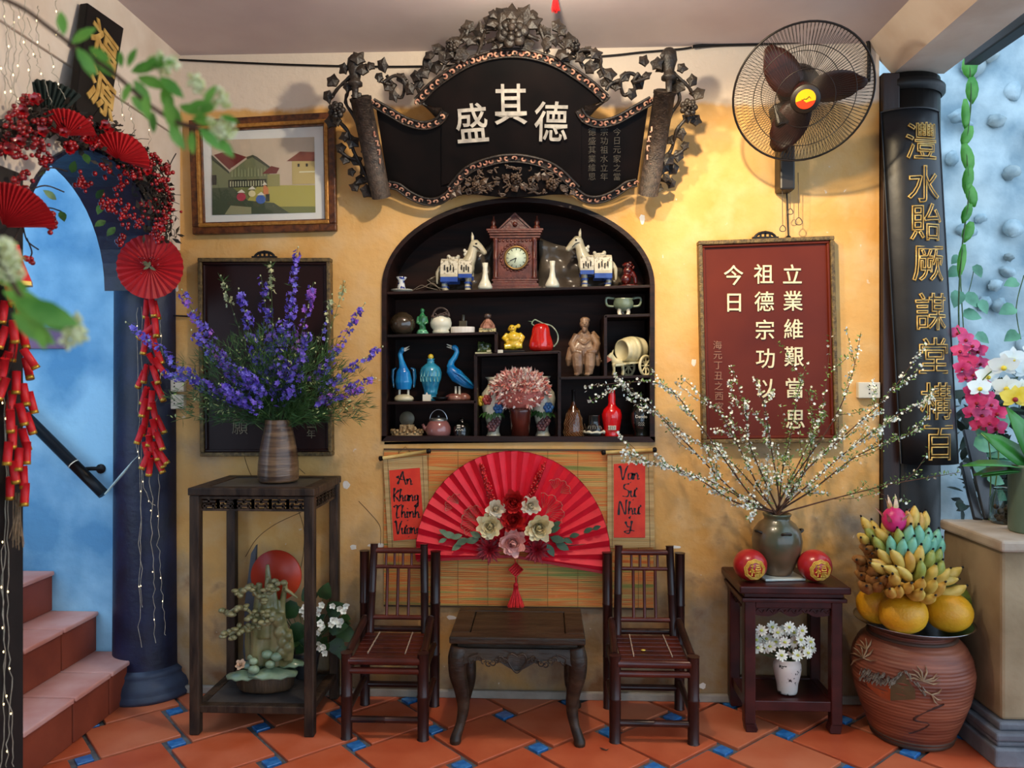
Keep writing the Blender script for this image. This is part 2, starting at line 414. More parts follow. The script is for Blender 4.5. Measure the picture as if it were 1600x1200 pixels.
# stairwell beyond the arch
sw = MB(); sw.bx(-4.2, -1.66, .0, .12, -.2, 4.2)
struct(sw.build('wall_stairwell', M_BLUEW, origin=(-3, 0, 0)))
sw = MB(); sw.bx(-4.3, -4.2, -2.2, .12, -.2, 4.2)
struct(sw.build('wall_stairwell_end', M_BLUEW, origin=(-4.2, -1, 0)))
st = thing('staircase', 'terracotta tiled stairs rising to the left through the blue arch', 'stairs', (-2.0, -.55, 0)); st['kind'] = 'structure'
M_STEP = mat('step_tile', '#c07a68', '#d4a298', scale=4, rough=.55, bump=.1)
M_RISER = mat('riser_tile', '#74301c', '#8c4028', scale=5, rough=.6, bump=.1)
for k in range(6):
    x1 = -1.82 - .205 * k; z1 = .18 * (k + 1)
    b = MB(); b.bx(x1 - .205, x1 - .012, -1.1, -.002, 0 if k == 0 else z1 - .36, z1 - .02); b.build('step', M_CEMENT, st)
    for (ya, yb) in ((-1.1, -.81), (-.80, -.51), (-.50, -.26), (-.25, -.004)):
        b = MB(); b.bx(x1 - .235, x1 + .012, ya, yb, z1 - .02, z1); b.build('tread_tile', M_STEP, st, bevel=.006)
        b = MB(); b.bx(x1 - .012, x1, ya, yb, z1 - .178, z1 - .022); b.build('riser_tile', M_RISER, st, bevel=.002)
# handrail on the blue wall
hr = thing('handrail', 'worn black pipe handrail sloping down the blue stairwell wall', 'handrail', PX(160, 772, -1.9))
a = P(162, 772, -.07); b2 = P(52, 662, -.07); dd = (b2 - a)
b = MB(); b.tube([a, a + dd * .42], .024, 12); b.tube([a + dd * .42, a + dd * .43], .0255, 12, 1); b.tube([a + dd * .43, a + dd * 3.2], .024, 12)
b.build('rail', [M_BLACK, M_CER], hr)
for f in (.35, 1.6, 2.8):
    b = MB(); q = a + dd * f; b.tube([q, q + V(.04, .03, .0), V(q.x + .06, -.001, q.z - .005)], .009, 8); b.lathe([(.0, 0), (.022, 0), (.022, .005), (0, .005)], 12, (q.x + .06, -.001, q.z - .005), axis=(0, -1, 0)); b.build('bracket', M_IRON, hr)
# small framed recess in the blue wall and cable
b = MB(); q = P(43, 512); w = P(105, 545); b.bx(q.x, w.x, -.012, -.001, w.z, q.z); o = b.build('wall_vent', mat('pink_plaster', '#8a6a86', '#6d5a78', scale=12, rough=.9), bevel=.003); tag(o, 'mauve rectangular patch plate set in the blue stairwell wall', 'plate')
# round navy column at the corner
cc = V(-1.80, .03, 0)
colm = thing('round_column', 'round navy blue column with moulded base beside the staircase', 'column', cc)
b = MB(); b.lathe([(.155, .1), (.150, .14), (.147, .6), (.142, 2.05), (.142, 2.3)], 40, cc); b.build('shaft', M_NAVY, colm)
b = MB(); b.lathe([(0, 0), (.205, 0), (.21, .015), (.2, .03), (.198, .035), (.2, .05), (.19, .075), (.172, .09), (.168, .1), (.172, .112), (.16, .122), (.15, .13)], 40, cc); b.build('base', mat('slate_paint', '#263043', '#36435a', scale=10, rough=.5, bump=.15), colm)
# near post at the left edge of the picture
b = MB(); b.bx(-1.66, -1.618, -1.30, -1.075, 0, 2.05)
tag(b.build('door_post', mat('post_wood', '#0e0b0a', '#1c1512', scale=10, rough=.7), bevel=.004), 'black timber post hung with fairy lights at the left edge', 'post')
# ================================================================ FURNITURE
# ---- tall plant stand on the left
SX0, SX1, SY0, SY1, SZ = -1.405, -.905, -.415, -.02, .98
ts = thing('plant_stand', 'tall dark wooden plant stand with lattice apron and low shelf', 'stand', (-1.155, -.22, 0))
M_OLD = mat('worn_wood', '#201611', '#483628', scale=9, spec=.3, rough=.55, bump=.3, stretch=(3, 3, .7))
M_SHELF = mat('shelf_wood', '#2f2c2c', '#4c4a4a', scale=7, rough=.4, bump=.15)
LW = .04
for x in (SX0 + LW / 2, SX1 - LW / 2):
    for y in (SY0 + LW / 2, SY1 - LW / 2):
        b = MB(); b.bx(x - LW / 2, x + LW / 2, y - LW / 2, y + LW / 2, 0, SZ - .03); b.build('leg', M_OLD, ts, bevel=.005)
b = MB(); b.bx(SX0 - .004, SX1 + .004, SY0 - .004, SY0 + .055, SZ - .03, SZ); b.bx(SX0 - .004, SX1 + .004, SY1 - .055, SY1 + .004, SZ - .03, SZ)
b.bx(SX0 - .004, SX0 + .055, SY0 + .055, SY1 - .055, SZ - .03, SZ); b.bx(SX1 - .055, SX1 + .004, SY0 + .055, SY1 - .055, SZ - .03, SZ)
b.build('top_frame', M_OLD, ts, bevel=.004)
b = MB(); b.bx(SX0 + .055, SX1 - .055, SY0 + .055, SY1 - .055, SZ - .02, SZ - .004); b.build('top_panel', M_SHELF, ts)
def lattice(p, q):                       # fretwork apron between two corners
    p, q = Vector(p), Vector(q); L = (q - p).length; d = (q - p) / L
    b = MB(); z1, z0 = SZ - .03, SZ - .088
    b.bar(p + V(0, 0, z1 - .010), q + V(0, 0, z1 - .010), .018, .010); b.bar(p + V(0, 0, z0), q + V(0, 0, z0), .018, .009)
    n = 6
    for i in range(n):
        a, c = p + d * (L * i / n), p + d * (L * (i + 1) / n); s0 = L / n
        zm = (z0 + z1) / 2 - .004
        b.bar(a + d * s0 * .12 + V(0, 0, zm + .008), c - d * s0 * .12 + V(0, 0, zm + .008), .016, .008)
        b.bar(a + d * s0 * .12 + V(0, 0, zm - .01), c - d * s0 * .12 + V(0, 0, zm - .01), .016, .008)
        b.bar(a + V(0, 0, z0), a + V(0, 0, z1 - .01), .016, .008, d); b.bar(c + V(0, 0, z0), c + V(0, 0, z1 - .01), .016, .008, d)
        b.bar(a + d * s0 * .5 + V(0, 0, zm), a + d * s0 * .5 + V(0, 0, z1 - .01), .016, .008, d)
        b.bar(a + d * s0 * .25 + V(0, 0, z0), a + d * s0 * .25 + V(0, 0, zm), .016, .008, d)
        b.bar(a + d * s0 * .75 + V(0, 0, z0), a + d * s0 * .75 + V(0, 0, zm), .016, .008, d)
    b.build('lattice_apron', M_OLD, ts)
c = .02
lattice((SX0 + LW, SY0 + c, 0), (SX1 - LW, SY0 + c, 0)); lattice((SX0 + LW, SY1 - c, 0), (SX1 - LW, SY1 - c, 0))
lattice((SX0 + c, SY0 + LW, 0), (SX0 + c, SY1 - LW, 0)); lattice((SX1 - c, SY0 + LW, 0), (SX1 - c, SY1 - LW, 0))
b = MB(); b.bx(SX0 + .01, SX1 - .01, SY0 + .01, SY0 + .05, .085, .115); b.bx(SX0 + .01, SX1 - .01, SY1 - .05, SY1 - .01, .085, .115)
b.bx(SX0 + .01, SX0 + .05, SY0 + .05, SY1 - .05, .085, .115); b.bx(SX1 - .05, SX1 - .01, SY0 + .05, SY1 - .05, .085, .115); b.build('shelf_frame', M_OLD, ts, bevel=.004)
for k in range(2):
    y0 = SY0 + .05 + k * .148; b = MB(); b.bx(SX0 + .05, SX1 - .05, y0, y0 + .146, .09, .112); b.build('shelf_board', M_SHELF, ts)
# ---- bamboo chairs
M_BAM = mat('stained_bamboo', '#20100e', '#3c1c16', scale=6, rough=.3, spec=.4, stretch=(2, 2, .6))
M_BAMR = mat('stained_bamboo_red', '#3a130f', '#5a2217', scale=8, rough=.28, spec=.45)
M_NICK = mat('bare_cane', '#a8927c', rough=.7)
def bamboo(b, p, q, r, n=12, node=None):
    p, q = Vector(p), Vector(q); L = (q - p).length; m = node if node is not None else max(1, int(L / .16))
    path = []; rr = []
    for i in range(m + 1):
        t = i / m
        for dt, k in ((-.004, 1.0), (0, 1.10), (.004, 1.0)):
            tt = t + dt / L
            if 0 <= tt <= 1: path.append(p.lerp(q, tt)); rr.append(r * k)
    b.tube(path, rr, n)
def chair(cx, y0, label):
    t = thing('bamboo_chair', label, 'chair', (cx, y0 + .15, 0)); w = .151; d = .31
    def part(name, m, *rods, **k):
        b = MB()
        for rod in rods: bamboo(b, *[V(cx + a[0], y0 + a[1], a[2]) for a in rod[:2]], rod[2], **k)
        return b.build(name, m, t)
    for s in (-1, 1):
        part('leg', M_BAM, ((s * w, 0, 0), (s * w, 0, .338), .0225), node=2)
        part('leg', M_BAM, ((s * w, d, 0), (s * (w + .004), d + .01, .665), .0215), node=3)
        part('back_post', M_BAM, ((s * .118, d - .055, .30), (s * .108, d - .012, .70), .0165), node=2)
        part('side_rail', M_BAM, ((s * w, .03, .325), (s * (w - .01), d - .04, .388), .015), node=1)
        part('side_stretcher', M_BAM, ((s * w, .02, .10), (s * w, d - .02, .12), .0125), node=1)
        part('side_brace', M_BAM, ((s * w, .02, .255), (s * w, d - .02, .27), .0125), node=1)
    def bz(f): return .30 + f * .40, d - .055 + f * .043, .118 - .010 * f
    for f, r in ((.93, .0125), (.76, .0085), (.235, .0105)):
        z, y, x = bz(f); part('back_rail', M_BAMR, ((-x, y, z), (x, y, z), r), node=1)
    z1, y1, _ = bz(.76); z0, y0_, _ = bz(.235)
    for x in (-.048, -.002, .045): part('spindle', M_BAMR, ((x, y0_, z0), (x, y1, z1), .0065), node=1)
    z2, y2, _ = bz(.93)
    for x in (-.055, -.018, .018, .055): part('spindle', M_BAMR, ((x, y1, z1), (x, y2, z2), .0055), node=1)
    for z, r in ((.307, .0165), (.268, .013)): part('front_rail', M_BAMR, ((-w + .01, -.004, z), (w - .01, -.004, z), r), node=1)
    part('front_stretcher', M_BAM, ((-w + .01, 0, .075), (w - .01, 0, .075), .013), node=2)
    part('back_stretcher', M_BAM, ((-w + .01, d, .09), (w - .01, d, .09), .013), node=1)
    part('back_stretcher', M_BAM, ((-w + .01, d, .33), (w - .01, d, .33), .013), node=1)
    n = 6; b0 = None
    for i in range(n):                    # seat slats
        y = .028 + i * .038; z = .318 + i * .003
        b = MB(); b.bx(cx - w + .022, cx + w - .022, y0 + y - .0186, y0 + y + .0186, z - .006, z + .004); b.build('seat_slat', M_BAMR, t, bevel=.003)
    for x in (-.075, .075):
        b = MB(); b.bar(V(cx + x, y0 + .03, .324), V(cx + x * .93, y0 + .235, .3405), .004, .004); b.build('cane_binding', M_NICK, t)
    return t
chair(-.624, -.41, 'bamboo chair on the left of the red fan, by the tall plant stand')
chair(.427, -.40, 'bamboo chair on the right of the low carved table, a yellow petal on its seat')
b = MB(); b.ball((.395, -.32, .3305), (.010, .007, .003), 8, 5); tag(b.build('petal', mat('yellow_petal', '#d8b848', rough=.6)), 'small yellow petal lying on the right bamboo chair seat', 'petal')
# ---- low carved table between the chairs
M_TAB = mat('old_table_wood', '#241a12', '#403022', scale=6, rough=.4, bump=.35, stretch=(1, 4, 4), spec=.35)
tx, tw, ty0, ty1, tz = -.103, .262, -.46, -.07, .42
lt = thing('low_table', 'low dark carved table with cabriole legs between the two bamboo chairs', 'table', (tx, -.26, 0))
b = MB()
for sx, sy, ex, ey in ((-1, 0, 0, 0),):
    b.bx(tx - tw, tx + tw, ty0, ty0 + .06, tz - .028, tz); b.bx(tx - tw, tx + tw, ty1 - .05, ty1, tz - .028, tz)
    b.bx(tx - tw, tx - tw + .075, ty0 + .06, ty1 - .05, tz - .028, tz); b.bx(tx + tw - .075, tx + tw, ty0 + .06, ty1 - .05, tz - .028, tz)
b.build('top_frame', M_TAB, lt, bevel=.006)
b = MB(); b.bx(tx - tw + .078, tx + tw - .078, ty0 + .063, ty1 - .053, tz - .02, tz - .003); b.build('top_panel', M_TAB, lt, bevel=.002)
b = MB(); b.bx(tx - tw + .03, tx + tw - .03, ty0 + .03, ty1 - .03, tz - .048, tz - .028); b.build('waist', M_TAB, lt)
def apron(p, q, out, nm):
    p, q, out = Vector(p), Vector(q), Vector(out); n = 24; A = []; B = []
    for i in range(n + 1):
        t = i / n; u = abs(t - .5) * 2
        dep = .050 + .010 * math.cos(u * PI * 2.0) + .022 * max(0, 1 - u * 4) + .05 * max(0, u - .82) / .18
        A.append(p.lerp(q, t) + V(0, 0, tz - .048)); B.append(p.lerp(q, t) + V(0, 0, tz - .048 - dep) + out * (.012 * math.sin(min(1, dep / .08) * PI / 2)))
    b = MB(); b.strip(A, B, -out * .024); return b.build(nm, M_TAB, lt)
g = .012
apron((tx - tw + g, ty0 + g, 0), (tx + tw - g, ty0 + g, 0), (0, -1, 0), 'apron'); apron((tx - tw + g, ty1 - g, 0), (tx + tw - g, ty1 - g, 0), (0, 1, 0), 'apron')
apron((tx - tw + g, ty0 + g, 0), (tx - tw + g, ty1 - g, 0), (-1, 0, 0), 'apron'); apron((tx + tw - g, ty0 + g, 0), (tx + tw - g, ty1 - g, 0), (1, 0, 0), 'apron')
b = MB(); yc = ty0 - .006                 # carved heart and scrolling leaves
zc = tz - .105
hp = bez([V(tx, yc, zc + .035), V(tx - .022, yc, zc + .045), V(tx - .036, yc, zc + .028), V(tx - .026, yc, zc), V(tx, yc - .004, zc - .026), V(tx + .026, yc, zc), V(tx + .036, yc, zc + .028), V(tx + .022, yc, zc + .045), V(tx, yc, zc + .035)], 5)
b.tube(hp, .003, 6)
for s in (-1, 1):
    for k in range(7):
        x0 = tx + s * (.042 + k * .016); z0 = zc + .016 + .008 * math.sin(k * 1.3)
        b.tube([V(x0 + s * (.004 + .013 * (1 - j / 13) * math.cos(j * .62 + k)), yc - .002, z0 + .013 * (1 - j / 13) * math.sin(j * .62 + k)) for j in range(12)], [.0028] * 11 + [.0012], 5)
    b.tube(bez([V(tx + s * .15, yc, zc + .045), V(tx + s * .185, yc, zc + .03), V(tx + s * .18, yc, zc + .005), V(tx + s * .165, yc, zc + .018)], 5), .0028, 5)
b.build('carved_relief', M_TAB, lt)
for sx in (-1, 1):
    for sy, yb in ((-1, ty0), (1, ty1)):
        b = MB(); ox, oy = tx + sx * tw, yb
        pts = [(-.036, -.036, .375), (-.030, -.030, .33), (-.030, -.030, .27), (-.044, -.044, .20), (-.050, -.050, .13), (-.040, -.040, .07), (-.026, -.026, .03), (-.022, -.022, .012), (-.022, -.022, 0)]
        rr = [.034, .040, .036, .030, .024, .019, .021, .024, .020]
        b.tube(bez([V(ox + sx * a, oy + sy * c, z) for a, c, z in pts], 4), [lerp(rr[i // 4], rr[min(i // 4 + 1, 8)], (i % 4) / 4) for i in range(33)], 10)
        b.build('leg', M_TAB, lt, smooth=1)
# ---- rosewood side table on the right
rx0, rx1, ry0, ry1, rz1 = .80, 1.185, -.30, -.012, .59
rt = thing('side_table', 'dark rosewood square side table with carved apron and lower shelf', 'table', ((rx0 + rx1) / 2, -.16, 0))
b = MB(); b.bx(rx0 - .025, rx1 + .025, ry0 - .025, ry1 + .01, rz1 - .03, rz1); b.build('table_top', M_ROSE, rt, bevel=.006)
b = MB(); b.bx(rx0 - .004, rx1 + .004, ry0 - .004, ry1, rz1 - .05, rz1 - .03); b.bx(rx0 - .014, rx1 + .014, ry0 - .014, ry1 + .005, rz1 - .066, rz1 - .05); b.build('moulding', M_ROSE, rt, bevel=.004)
for x in (rx0 + .022, rx1 - .022):
    for y in (ry0 + .022, ry1 - .022):
        b = MB(); b.bx(x - .022, x + .022, y - .022, y + .022, .03, rz1 - .066)
        s = 1 if x < (rx0 + rx1) / 2 else -1
        b.prism([V(x - s * .022, y - .022, .04), V(x + s * .022, y - .022, .04), V(x + s * .032, y - .022, .012), V(x + s * .026, y - .022, 0), V(x - s * .016, y - .022, 0)], (0, .044, 0))
        b.build('leg', M_ROSE, rt, bevel=.004)
def rapron(p, q, out):
    p, q, out = Vector(p), Vector(q), Vector(out)
    b = MB(); b.bar(p + V(0, 0, rz1 - .079), q + V(0, 0, rz1 - .079), .03, .026); b.build('apron', M_ROSE, rt, bevel=.003)
    b = MB(); A = []; B = []; n = 28
    for i in range(n + 1):
        t = i / n; u = abs(t - .5) * 2; A.append(p.lerp(q, t) + V(0, 0, rz1 - .092)); B.append(p.lerp(q, t) + V(0, 0, rz1 - .092 - (.016 + .022 * abs(math.sin(t * PI * 3)) + .03 * max(0, u - .75) * 2)))
    b.strip(A, B, out * -.014)
    for k in range(7):
        t = (k + .5) / 7; c0 = p.lerp(q, t) + out * .002 + V(0, 0, rz1 - .11); d = (q - p).normalized()
        b.tube(bez([c0 - d * .016, c0 - d * .006 + V(0, 0, .01), c0 + d * .008 + V(0, 0, -.004), c0 + d * .016 + V(0, 0, .008)], 4), .003, 5)
    b.build('carved_apron', M_ROSE, rt)
rapron((rx0 + .044, ry0 + .016, 0), (rx1 - .044, ry0 + .016, 0), (0, -1, 0)); rapron((rx0 + .044, ry1 - .016, 0), (rx1 - .044, ry1 - .016, 0), (0, 1, 0))
rapron((rx0 + .016, ry0 + .044, 0), (rx0 + .016, ry1 - .044, 0), (-1, 0, 0)); rapron((rx1 - .016, ry0 + .044, 0), (rx1 - .016, ry1 - .044, 0), (1, 0, 0))
b = MB(); b.bx(rx0 + .01, rx1 - .01, ry0 + .008, ry0 + .04, .085, .125); b.bx(rx0 + .01, rx1 - .01, ry1 - .04, ry1 - .008, .085, .125); b.bx(rx0 + .01, rx0 + .04, ry0 + .04, ry1 - .04, .085, .125); b.bx(rx1 - .04, rx1 - .01, ry0 + .04, ry1 - .04, .085, .125); b.build('shelf_rail', M_ROSE, rt, bevel=.003)
b = MB(); b.bx(rx0 + .035, rx1 - .035, ry0 + .035, ry1 - .035, .10, .12); b.build('shelf_board', M_ROSE, rt)
# ---- masonry plinth at the right edge
M_PL = mat('plinth_plaster', '#7c684c', '#a08c6e', scale=4, rough=.9, bump=.5, bscale=14)
pl = thing('masonry_plinth', 'rough plastered masonry plinth with moulded base at the right edge', 'plinth', (2.2, -.2, 0))
b = MB(); b.bx(1.69, 2.9, -.49, -.07, .15, .775); b.build('body', M_PL, pl, bevel=.012)
b = MB(); b.bx(1.675, 2.92, -.515, -.07, .775, .818); b.build('cap_slab', mat('plinth_cap', '#a2917e', '#b9ab9b', scale=6, rough=.75, bump=.35), pl, bevel=.01)
b = MB()
for k, (o_, z0, z1) in enumerate(((.055, 0, .07), (.04, .07, .09), (.045, .09, .12), (.02, .12, .15))): b.bx(1.69 - o_, 2.95, -.49 - o_, -.07, z0, z1)
b.build('base_moulding', mat('plinth_base', '#5c5f66', '#83888f', scale=6, rough=.7, bump=.4), pl, bevel=.008)
# ================================================================ THINGS ON THE WALL
def quad(c00, c10, c11, c01, y):          # bilinear frame: (u right, v up, w towards the room)
    a, b, c, d = P(*c00, y), P(*c10, y), P(*c11, y), P(*c01, y)
    def f(u, v, w=0.0):
        p = (a * (1 - u) + b * u) * (1 - v) + (d * (1 - u) + c * u) * v
        return p + V(0, -w, 0)
    f.sx = (b - a).length; f.sz = (d - a).length
    return f
def slab(f, u0, u1, v0, v1, w0, w1):
    return [f(u0, v0, w0), f(u1, v0, w0), f(u1, v0, w1), f(u0, v0, w1), f(u0, v1, w0), f(u1, v1, w0), f(u1, v1, w1), f(u0, v1, w1)]
def frame(f, wid, w0, w1, m, parent, name='frame', inset=0.0, bevel=.004):
    ux, vz = wid / f.sx, wid / f.sz; iu, iv = inset / f.sx, inset / f.sz
    b = MB()
    for q in ((iu, 1 - iu, iv, iv + vz), (iu, 1 - iu, 1 - iv - vz, 1 - iv), (iu, iu + ux, iv + vz, 1 - iv - vz), (1 - iu - ux, 1 - iu, iv + vz, 1 - iv - vz)):
        b.hexa(slab(f, *q, w0, w1))
    return b.build(name, m, parent, bevel=bevel)
def center(f): return f(.5, .5)
def glass_mat():
    m = bpy.data.materials.new('picture_glass'); m.use_nodes = True; N = m.node_tree.nodes; L = m.node_tree.links; N.remove(N['Principled BSDF'])
    t = N.new('ShaderNodeBsdfTransparent'); g = N.new('ShaderNodeBsdfGlossy'); g.inputs['Roughness'].default_value = .04
    mx = N.new('ShaderNodeMixShader'); mx.inputs[0].default_value = .06
    L.new(t.outputs[0], mx.inputs[1]); L.new(g.outputs[0], mx.inputs[2]); L.new(mx.outputs[0], N['Material Output'].inputs[0]); return m
M_GLASS = glass_mat()
# ---- framed painting of old houses
M_FRAME = mat('gilt_frame', '#3a1a0c', '#6e3c18', scale=40, rough=.35, bump=.3, bscale=120)
M_GILT = mat('gilt_edge', '#9a6428', '#b98540', scale=60, rough=.35, metal=.4, bump=.2, bscale=150)
f = quad((305, 368), (528, 362), (525, 178), (299, 191), -.004)
pt = thing('framed_painting', 'framed painting of old town houses with red roofs, upper left wall', 'painting', f(.5, 0))
frame(f, .032, 0, .030, M_FRAME, pt, 'outer_frame'); frame(f, .016, 0, .036, M_GILT, pt, 'gilt_moulding', .030); frame(f, .010, 0, .022, M_FRAME, pt, 'inner_moulding', .044)
def flat(nm, m, f, pts, w, parent):
    b = MB(); b.prism([f(u, v, w) for u, v in pts], (0, .0006, 0)); return b.build(nm, m, parent)
b = MB(); b.hexa(slab(f, .05, .95, .06, .94, .001, .010)); b.build('mat_board', mat('mat_board', '#d8d8d2', '#e4e2da', scale=3, rough=.8), pt)
g = quad((332, 336), (493, 332), (491, 214), (331, 219), -.016)
def paint(nm, c, pts, w=.0): return flat(nm, mat('paint_' + nm, c, rough=.7), g, pts, .0006 * w, picture)
picture = pt
b = MB(); b.prism([g(0, 0), g(1, 0), g(1, 1), g(0, 1)], (0, .0008, 0)); pc = b.build('picture', mat('paint_sky', '#b8a890', '#c8b49c', scale=8, rough=.7), pt)
picture = pc
paint('field', '#6f7440', [(0, 0), (1, 0), (1, .36), (0, .36)], 1)
paint('lawn', '#a8a04e', [(.30, .1), (1, .08), (1, .36), (.45, .38)], 2)
paint('shade_ground', '#3f4a34', [(0, 0), (.75, 0), (.6, .14), (.35, .18), (.2, .36), (0, .36)], 3)
paint('road', '#8c8a66', [(.12, 0), (.38, 0), (.38, .09), (.18, .12)], 4)
paint('house_wall', '#6d7350', [(0, .36), (0, .78), (.17, .56), (.34, .73), (.40, .76), (.56, .60), (.56, .36)], 2)
paint('roof', '#6a2420', [(.02, .80), (.10, .83), (.22, .82), (.34, .76), (.17, .60)], 3)
paint('house_dark', '#39402f', [(0, .80), (.17, .57), (.17, .54), (.0, .74)], 4)
paint('gable_edge', '#39402f', [(.34, .76), (.40, .785), (.44, .76), (.57, .62), (.57, .59), (.42, .73), (.40, .755), (.345, .73)], 4)
paint('balcony', '#23281c', [(.16, .36), (.53, .36), (.53, .46), (.16, .46)], 4)
for k in range(14): paint('rail_post', '#a8aa88', [(.175 + k * .025, .37), (.187 + k * .025, .37), (.187 + k * .025, .44), (.175 + k * .025, .44)], 5)
for k in range(11): paint('wall_plank', '#8b9068', [(.19 + k * .032, .50), (.203 + k * .032, .50), (.20 + k * .032, .50 + .16 * rnd(.5, 1)), (.192 + k * .032, .50 + .1)], 4)
paint('window_dark', '#20201a', [(.0, .40), (.045, .40), (.045, .53), (.0, .53)], 5)
paint('small_house', '#8d8a54', [(.54, .36), (.66, .36), (.66, .52), (.54, .52)], 4); paint('roof', '#6a2420', [(.49, .53), (.58, .63), (.66, .60), (.63, .53)], 5)
paint('far_house', '#b8a468', [(.78, .38), (1, .38), (1, .70), (.78, .70)], 2); paint('far_roof', '#7c4030', [(.73, .69), (.86, .81), (1, .80), (1, .68)], 3)
for u in (.835, .915): paint('window_dark', '#5a4a34', [(u, .61), (u + .02, .61), (u + .02, .65), (u, .65)], 4)
paint('far_balcony', '#d8d0a8', [(.85, .53), (1, .53), (1, .55), (.85, .55)], 4)
for (u, v, c, s) in ((.285, .23, '#a83848', .045), (.475, .19, '#3c62a8', .048), (.39, .27, '#d8cc9a', .035)):
    paint('figure_' + c[1:], c, [(u + s * math.cos(k * PI / 6), v + s * 1.25 * math.sin(k * PI / 6)) for k in range(12)], 6)
    paint('hat', '#d8d4c0', [(u - .04, v + .055), (u + .04, v + .055), (u + .005, v + .10)], 7)
paint('figure_orange', '#c87a48', [(.50, .25), (.55, .25), (.55, .33), (.52, .38), (.50, .36)], 6); paint('hat', '#d8d4c0', [(.49, .38), (.54, .38), (.515, .42)], 7); paint('trousers', '#2c3428', [(.525, .16), (.56, .16), (.56, .26), (.525, .26)], 6)
b = MB(); b.add([f(.07, .08, .0225), f(.93, .08, .0225), f(.93, .92, .0225), f(.07, .92, .0225)], [(0, 1, 2, 3)]); b.build('glass_pane', M_GLASS, pt)
# ---- dark lacquer board behind the bouquet
M_BRONZE = mat('bronze_frame', '#4a3a22', '#7a6238', scale=60, rough=.5, metal=.2, bump=.5, bscale=160)
def board(corners, lab, panel_m, nm):
    f = quad(*corners, -.003); t = thing(nm, lab, 'plaque', f(.5, 0))
    frame(f, .018, 0, .045, M_BRONZE, t); frame(f, .012, 0, .036, panel_m, t, 'panel_border', .018)
    b = MB(); b.hexa(slab(f, .02, .98, .02, .98, 0, .024)); b.build('panel', panel_m, t)
    b = MB(); c0 = f(.5, 1.0, .03); n = 18
    b.tube([c0 + V(.045 * math.cos(PI * k / n), 0, .028 * math.sin(PI * k / n)) for k in range(n + 1)], .006, 6); b.bar(c0 + V(-.055, 0, .003), c0 + V(.055, 0, .003), .02, .01)
    for x in (-.02, .02, 0): b.bar(c0 + V(x, 0, .0), c0 + V(x, 0, .034 if x == 0 else .026), .008, .008)
    b.bar(c0 + V(-.03, 0, .024), c0 + V(.03, 0, .024), .008, .008); b.build('hanger', M_IRON, t); return f, t
M_BPAN = mat('brown_lacquer', '#200d0c', '#281210', scale=4, rough=.4, spec=.25)
f, t = board(((319, 712), (523, 711), (520, 405), (315, 405)), 'dark lacquered plaque hanging behind the purple bouquet', M_BPAN, 'calligraphy_plaque')
M_DIM = mat('faded_gold', '#5a5040', '#7a6c54', scale=30, rough=.6)
q = P(375, 667, -.03); text('願', .075, q, M_DIM, 'character', t, .001)
for k, ch in enumerate('一十二年'): text(ch, .042, P(486, 633 + k * 15, -.03), M_DIM, 'character', t, .001)
# ---- red lacquer board with gilt writing on the right
M_RPAN = mat('red_lacquer', '#541a0c', '#622210', scale=3, rough=.45, spec=.2)
f, t = board(((1095, 692), (1306, 690), (1298, 371), (1088, 379)), 'red-brown lacquered plaque with columns of cream writing on right wall', M_RPAN, 'calligraphy_plaque')
M_CREAMP = mat('cream_gilt', '#cfc39c', '#e2d8b4', scale=40, rough=.6)
for cx, ys, body in ((1238, (428, 470, 514, 557, 606, 655), '立業維艱當思'), (1193, (428, 471, 515, 560, 607), '祖德宗功以'), (1146, (430, 473), '今日')):
    for k, ch in enumerate(body): text(ch, .092, P(cx + (ys[k] - 428) * .02, ys[k], -.03), M_CREAMP, 'character', t, .002, .0006, sx=.95)
M_FAINT = mat('faint_gilt', '#8a5a44', '#9a6c54', scale=40, rough=.6)
for k, ch in enumerate('海元丁丑之西家'): text(ch, .04, P(1121 + k * .5, 539 + k * 16, -.029), M_FAINT, 'character', t, .001)
# ---- the great carved horizontal plaque over the niche
M_CARVE = mat('carved_wood', '#15100d', '#30261e', scale=25, rough=.5, bump=.4, bscale=90)
M_PINKG = mat('old_gilt_pink', '#8a5648', '#b58a70', scale=50, rough=.55)
M_SILV = mat('silver_leaf', '#9a938a', '#c4bcae', scale=25, rough=.45, metal=.25)
pq = thing('carved_plaque', 'large black carved wooden plaque shaped like an unrolled scroll, above the niche', 'plaque', P(800, 250, -.02))
def Y(px, py): return -.055 - .36 * (310 - py) / 292 - .02 * math.cos(min(1.5, abs(px - 800) / 160))       # hangs tilted: the top leans well into the room
def pp(px, py, d=0.0, yb=None): return P(px, py, (Y(px, py) if yb is None else yb) - d)
def ribbon(top, bot, nm, m, th=.02, d=0.0, n=5):
    top = bez([V(a, b_, 0) for a, b_ in top], n); bot = bez([V(a, b_, 0) for a, b_ in bot], n)
    k = min(len(top), len(bot)); A = [pp(top[i].x, top[i].y, d) for i in range(k)]; B = [pp(bot[i].x, bot[i].y, d) for i in range(k)]
    b = MB(); b.strip(A, B, (0, th, 0)); return b.build(nm, m, pq)
cen_top = [(652, 158), (676, 135), (720, 106), (760, 91), (800, 87), (840, 91), (880, 106), (925, 135), (945, 155)]
cen_bot = [(690, 300), (704, 284), (730, 262), (765, 247), (800, 243), (838, 247), (872, 261), (898, 283), (910, 299)]
def resamp(pts, n):
    c = bez([V(a, b_, 0) for a, b_ in pts], 8); out = []
    for i in range(n): out.append(c[round(i * (len(c) - 1) / (n - 1))])
    return [(p.x, p.y) for p in out]
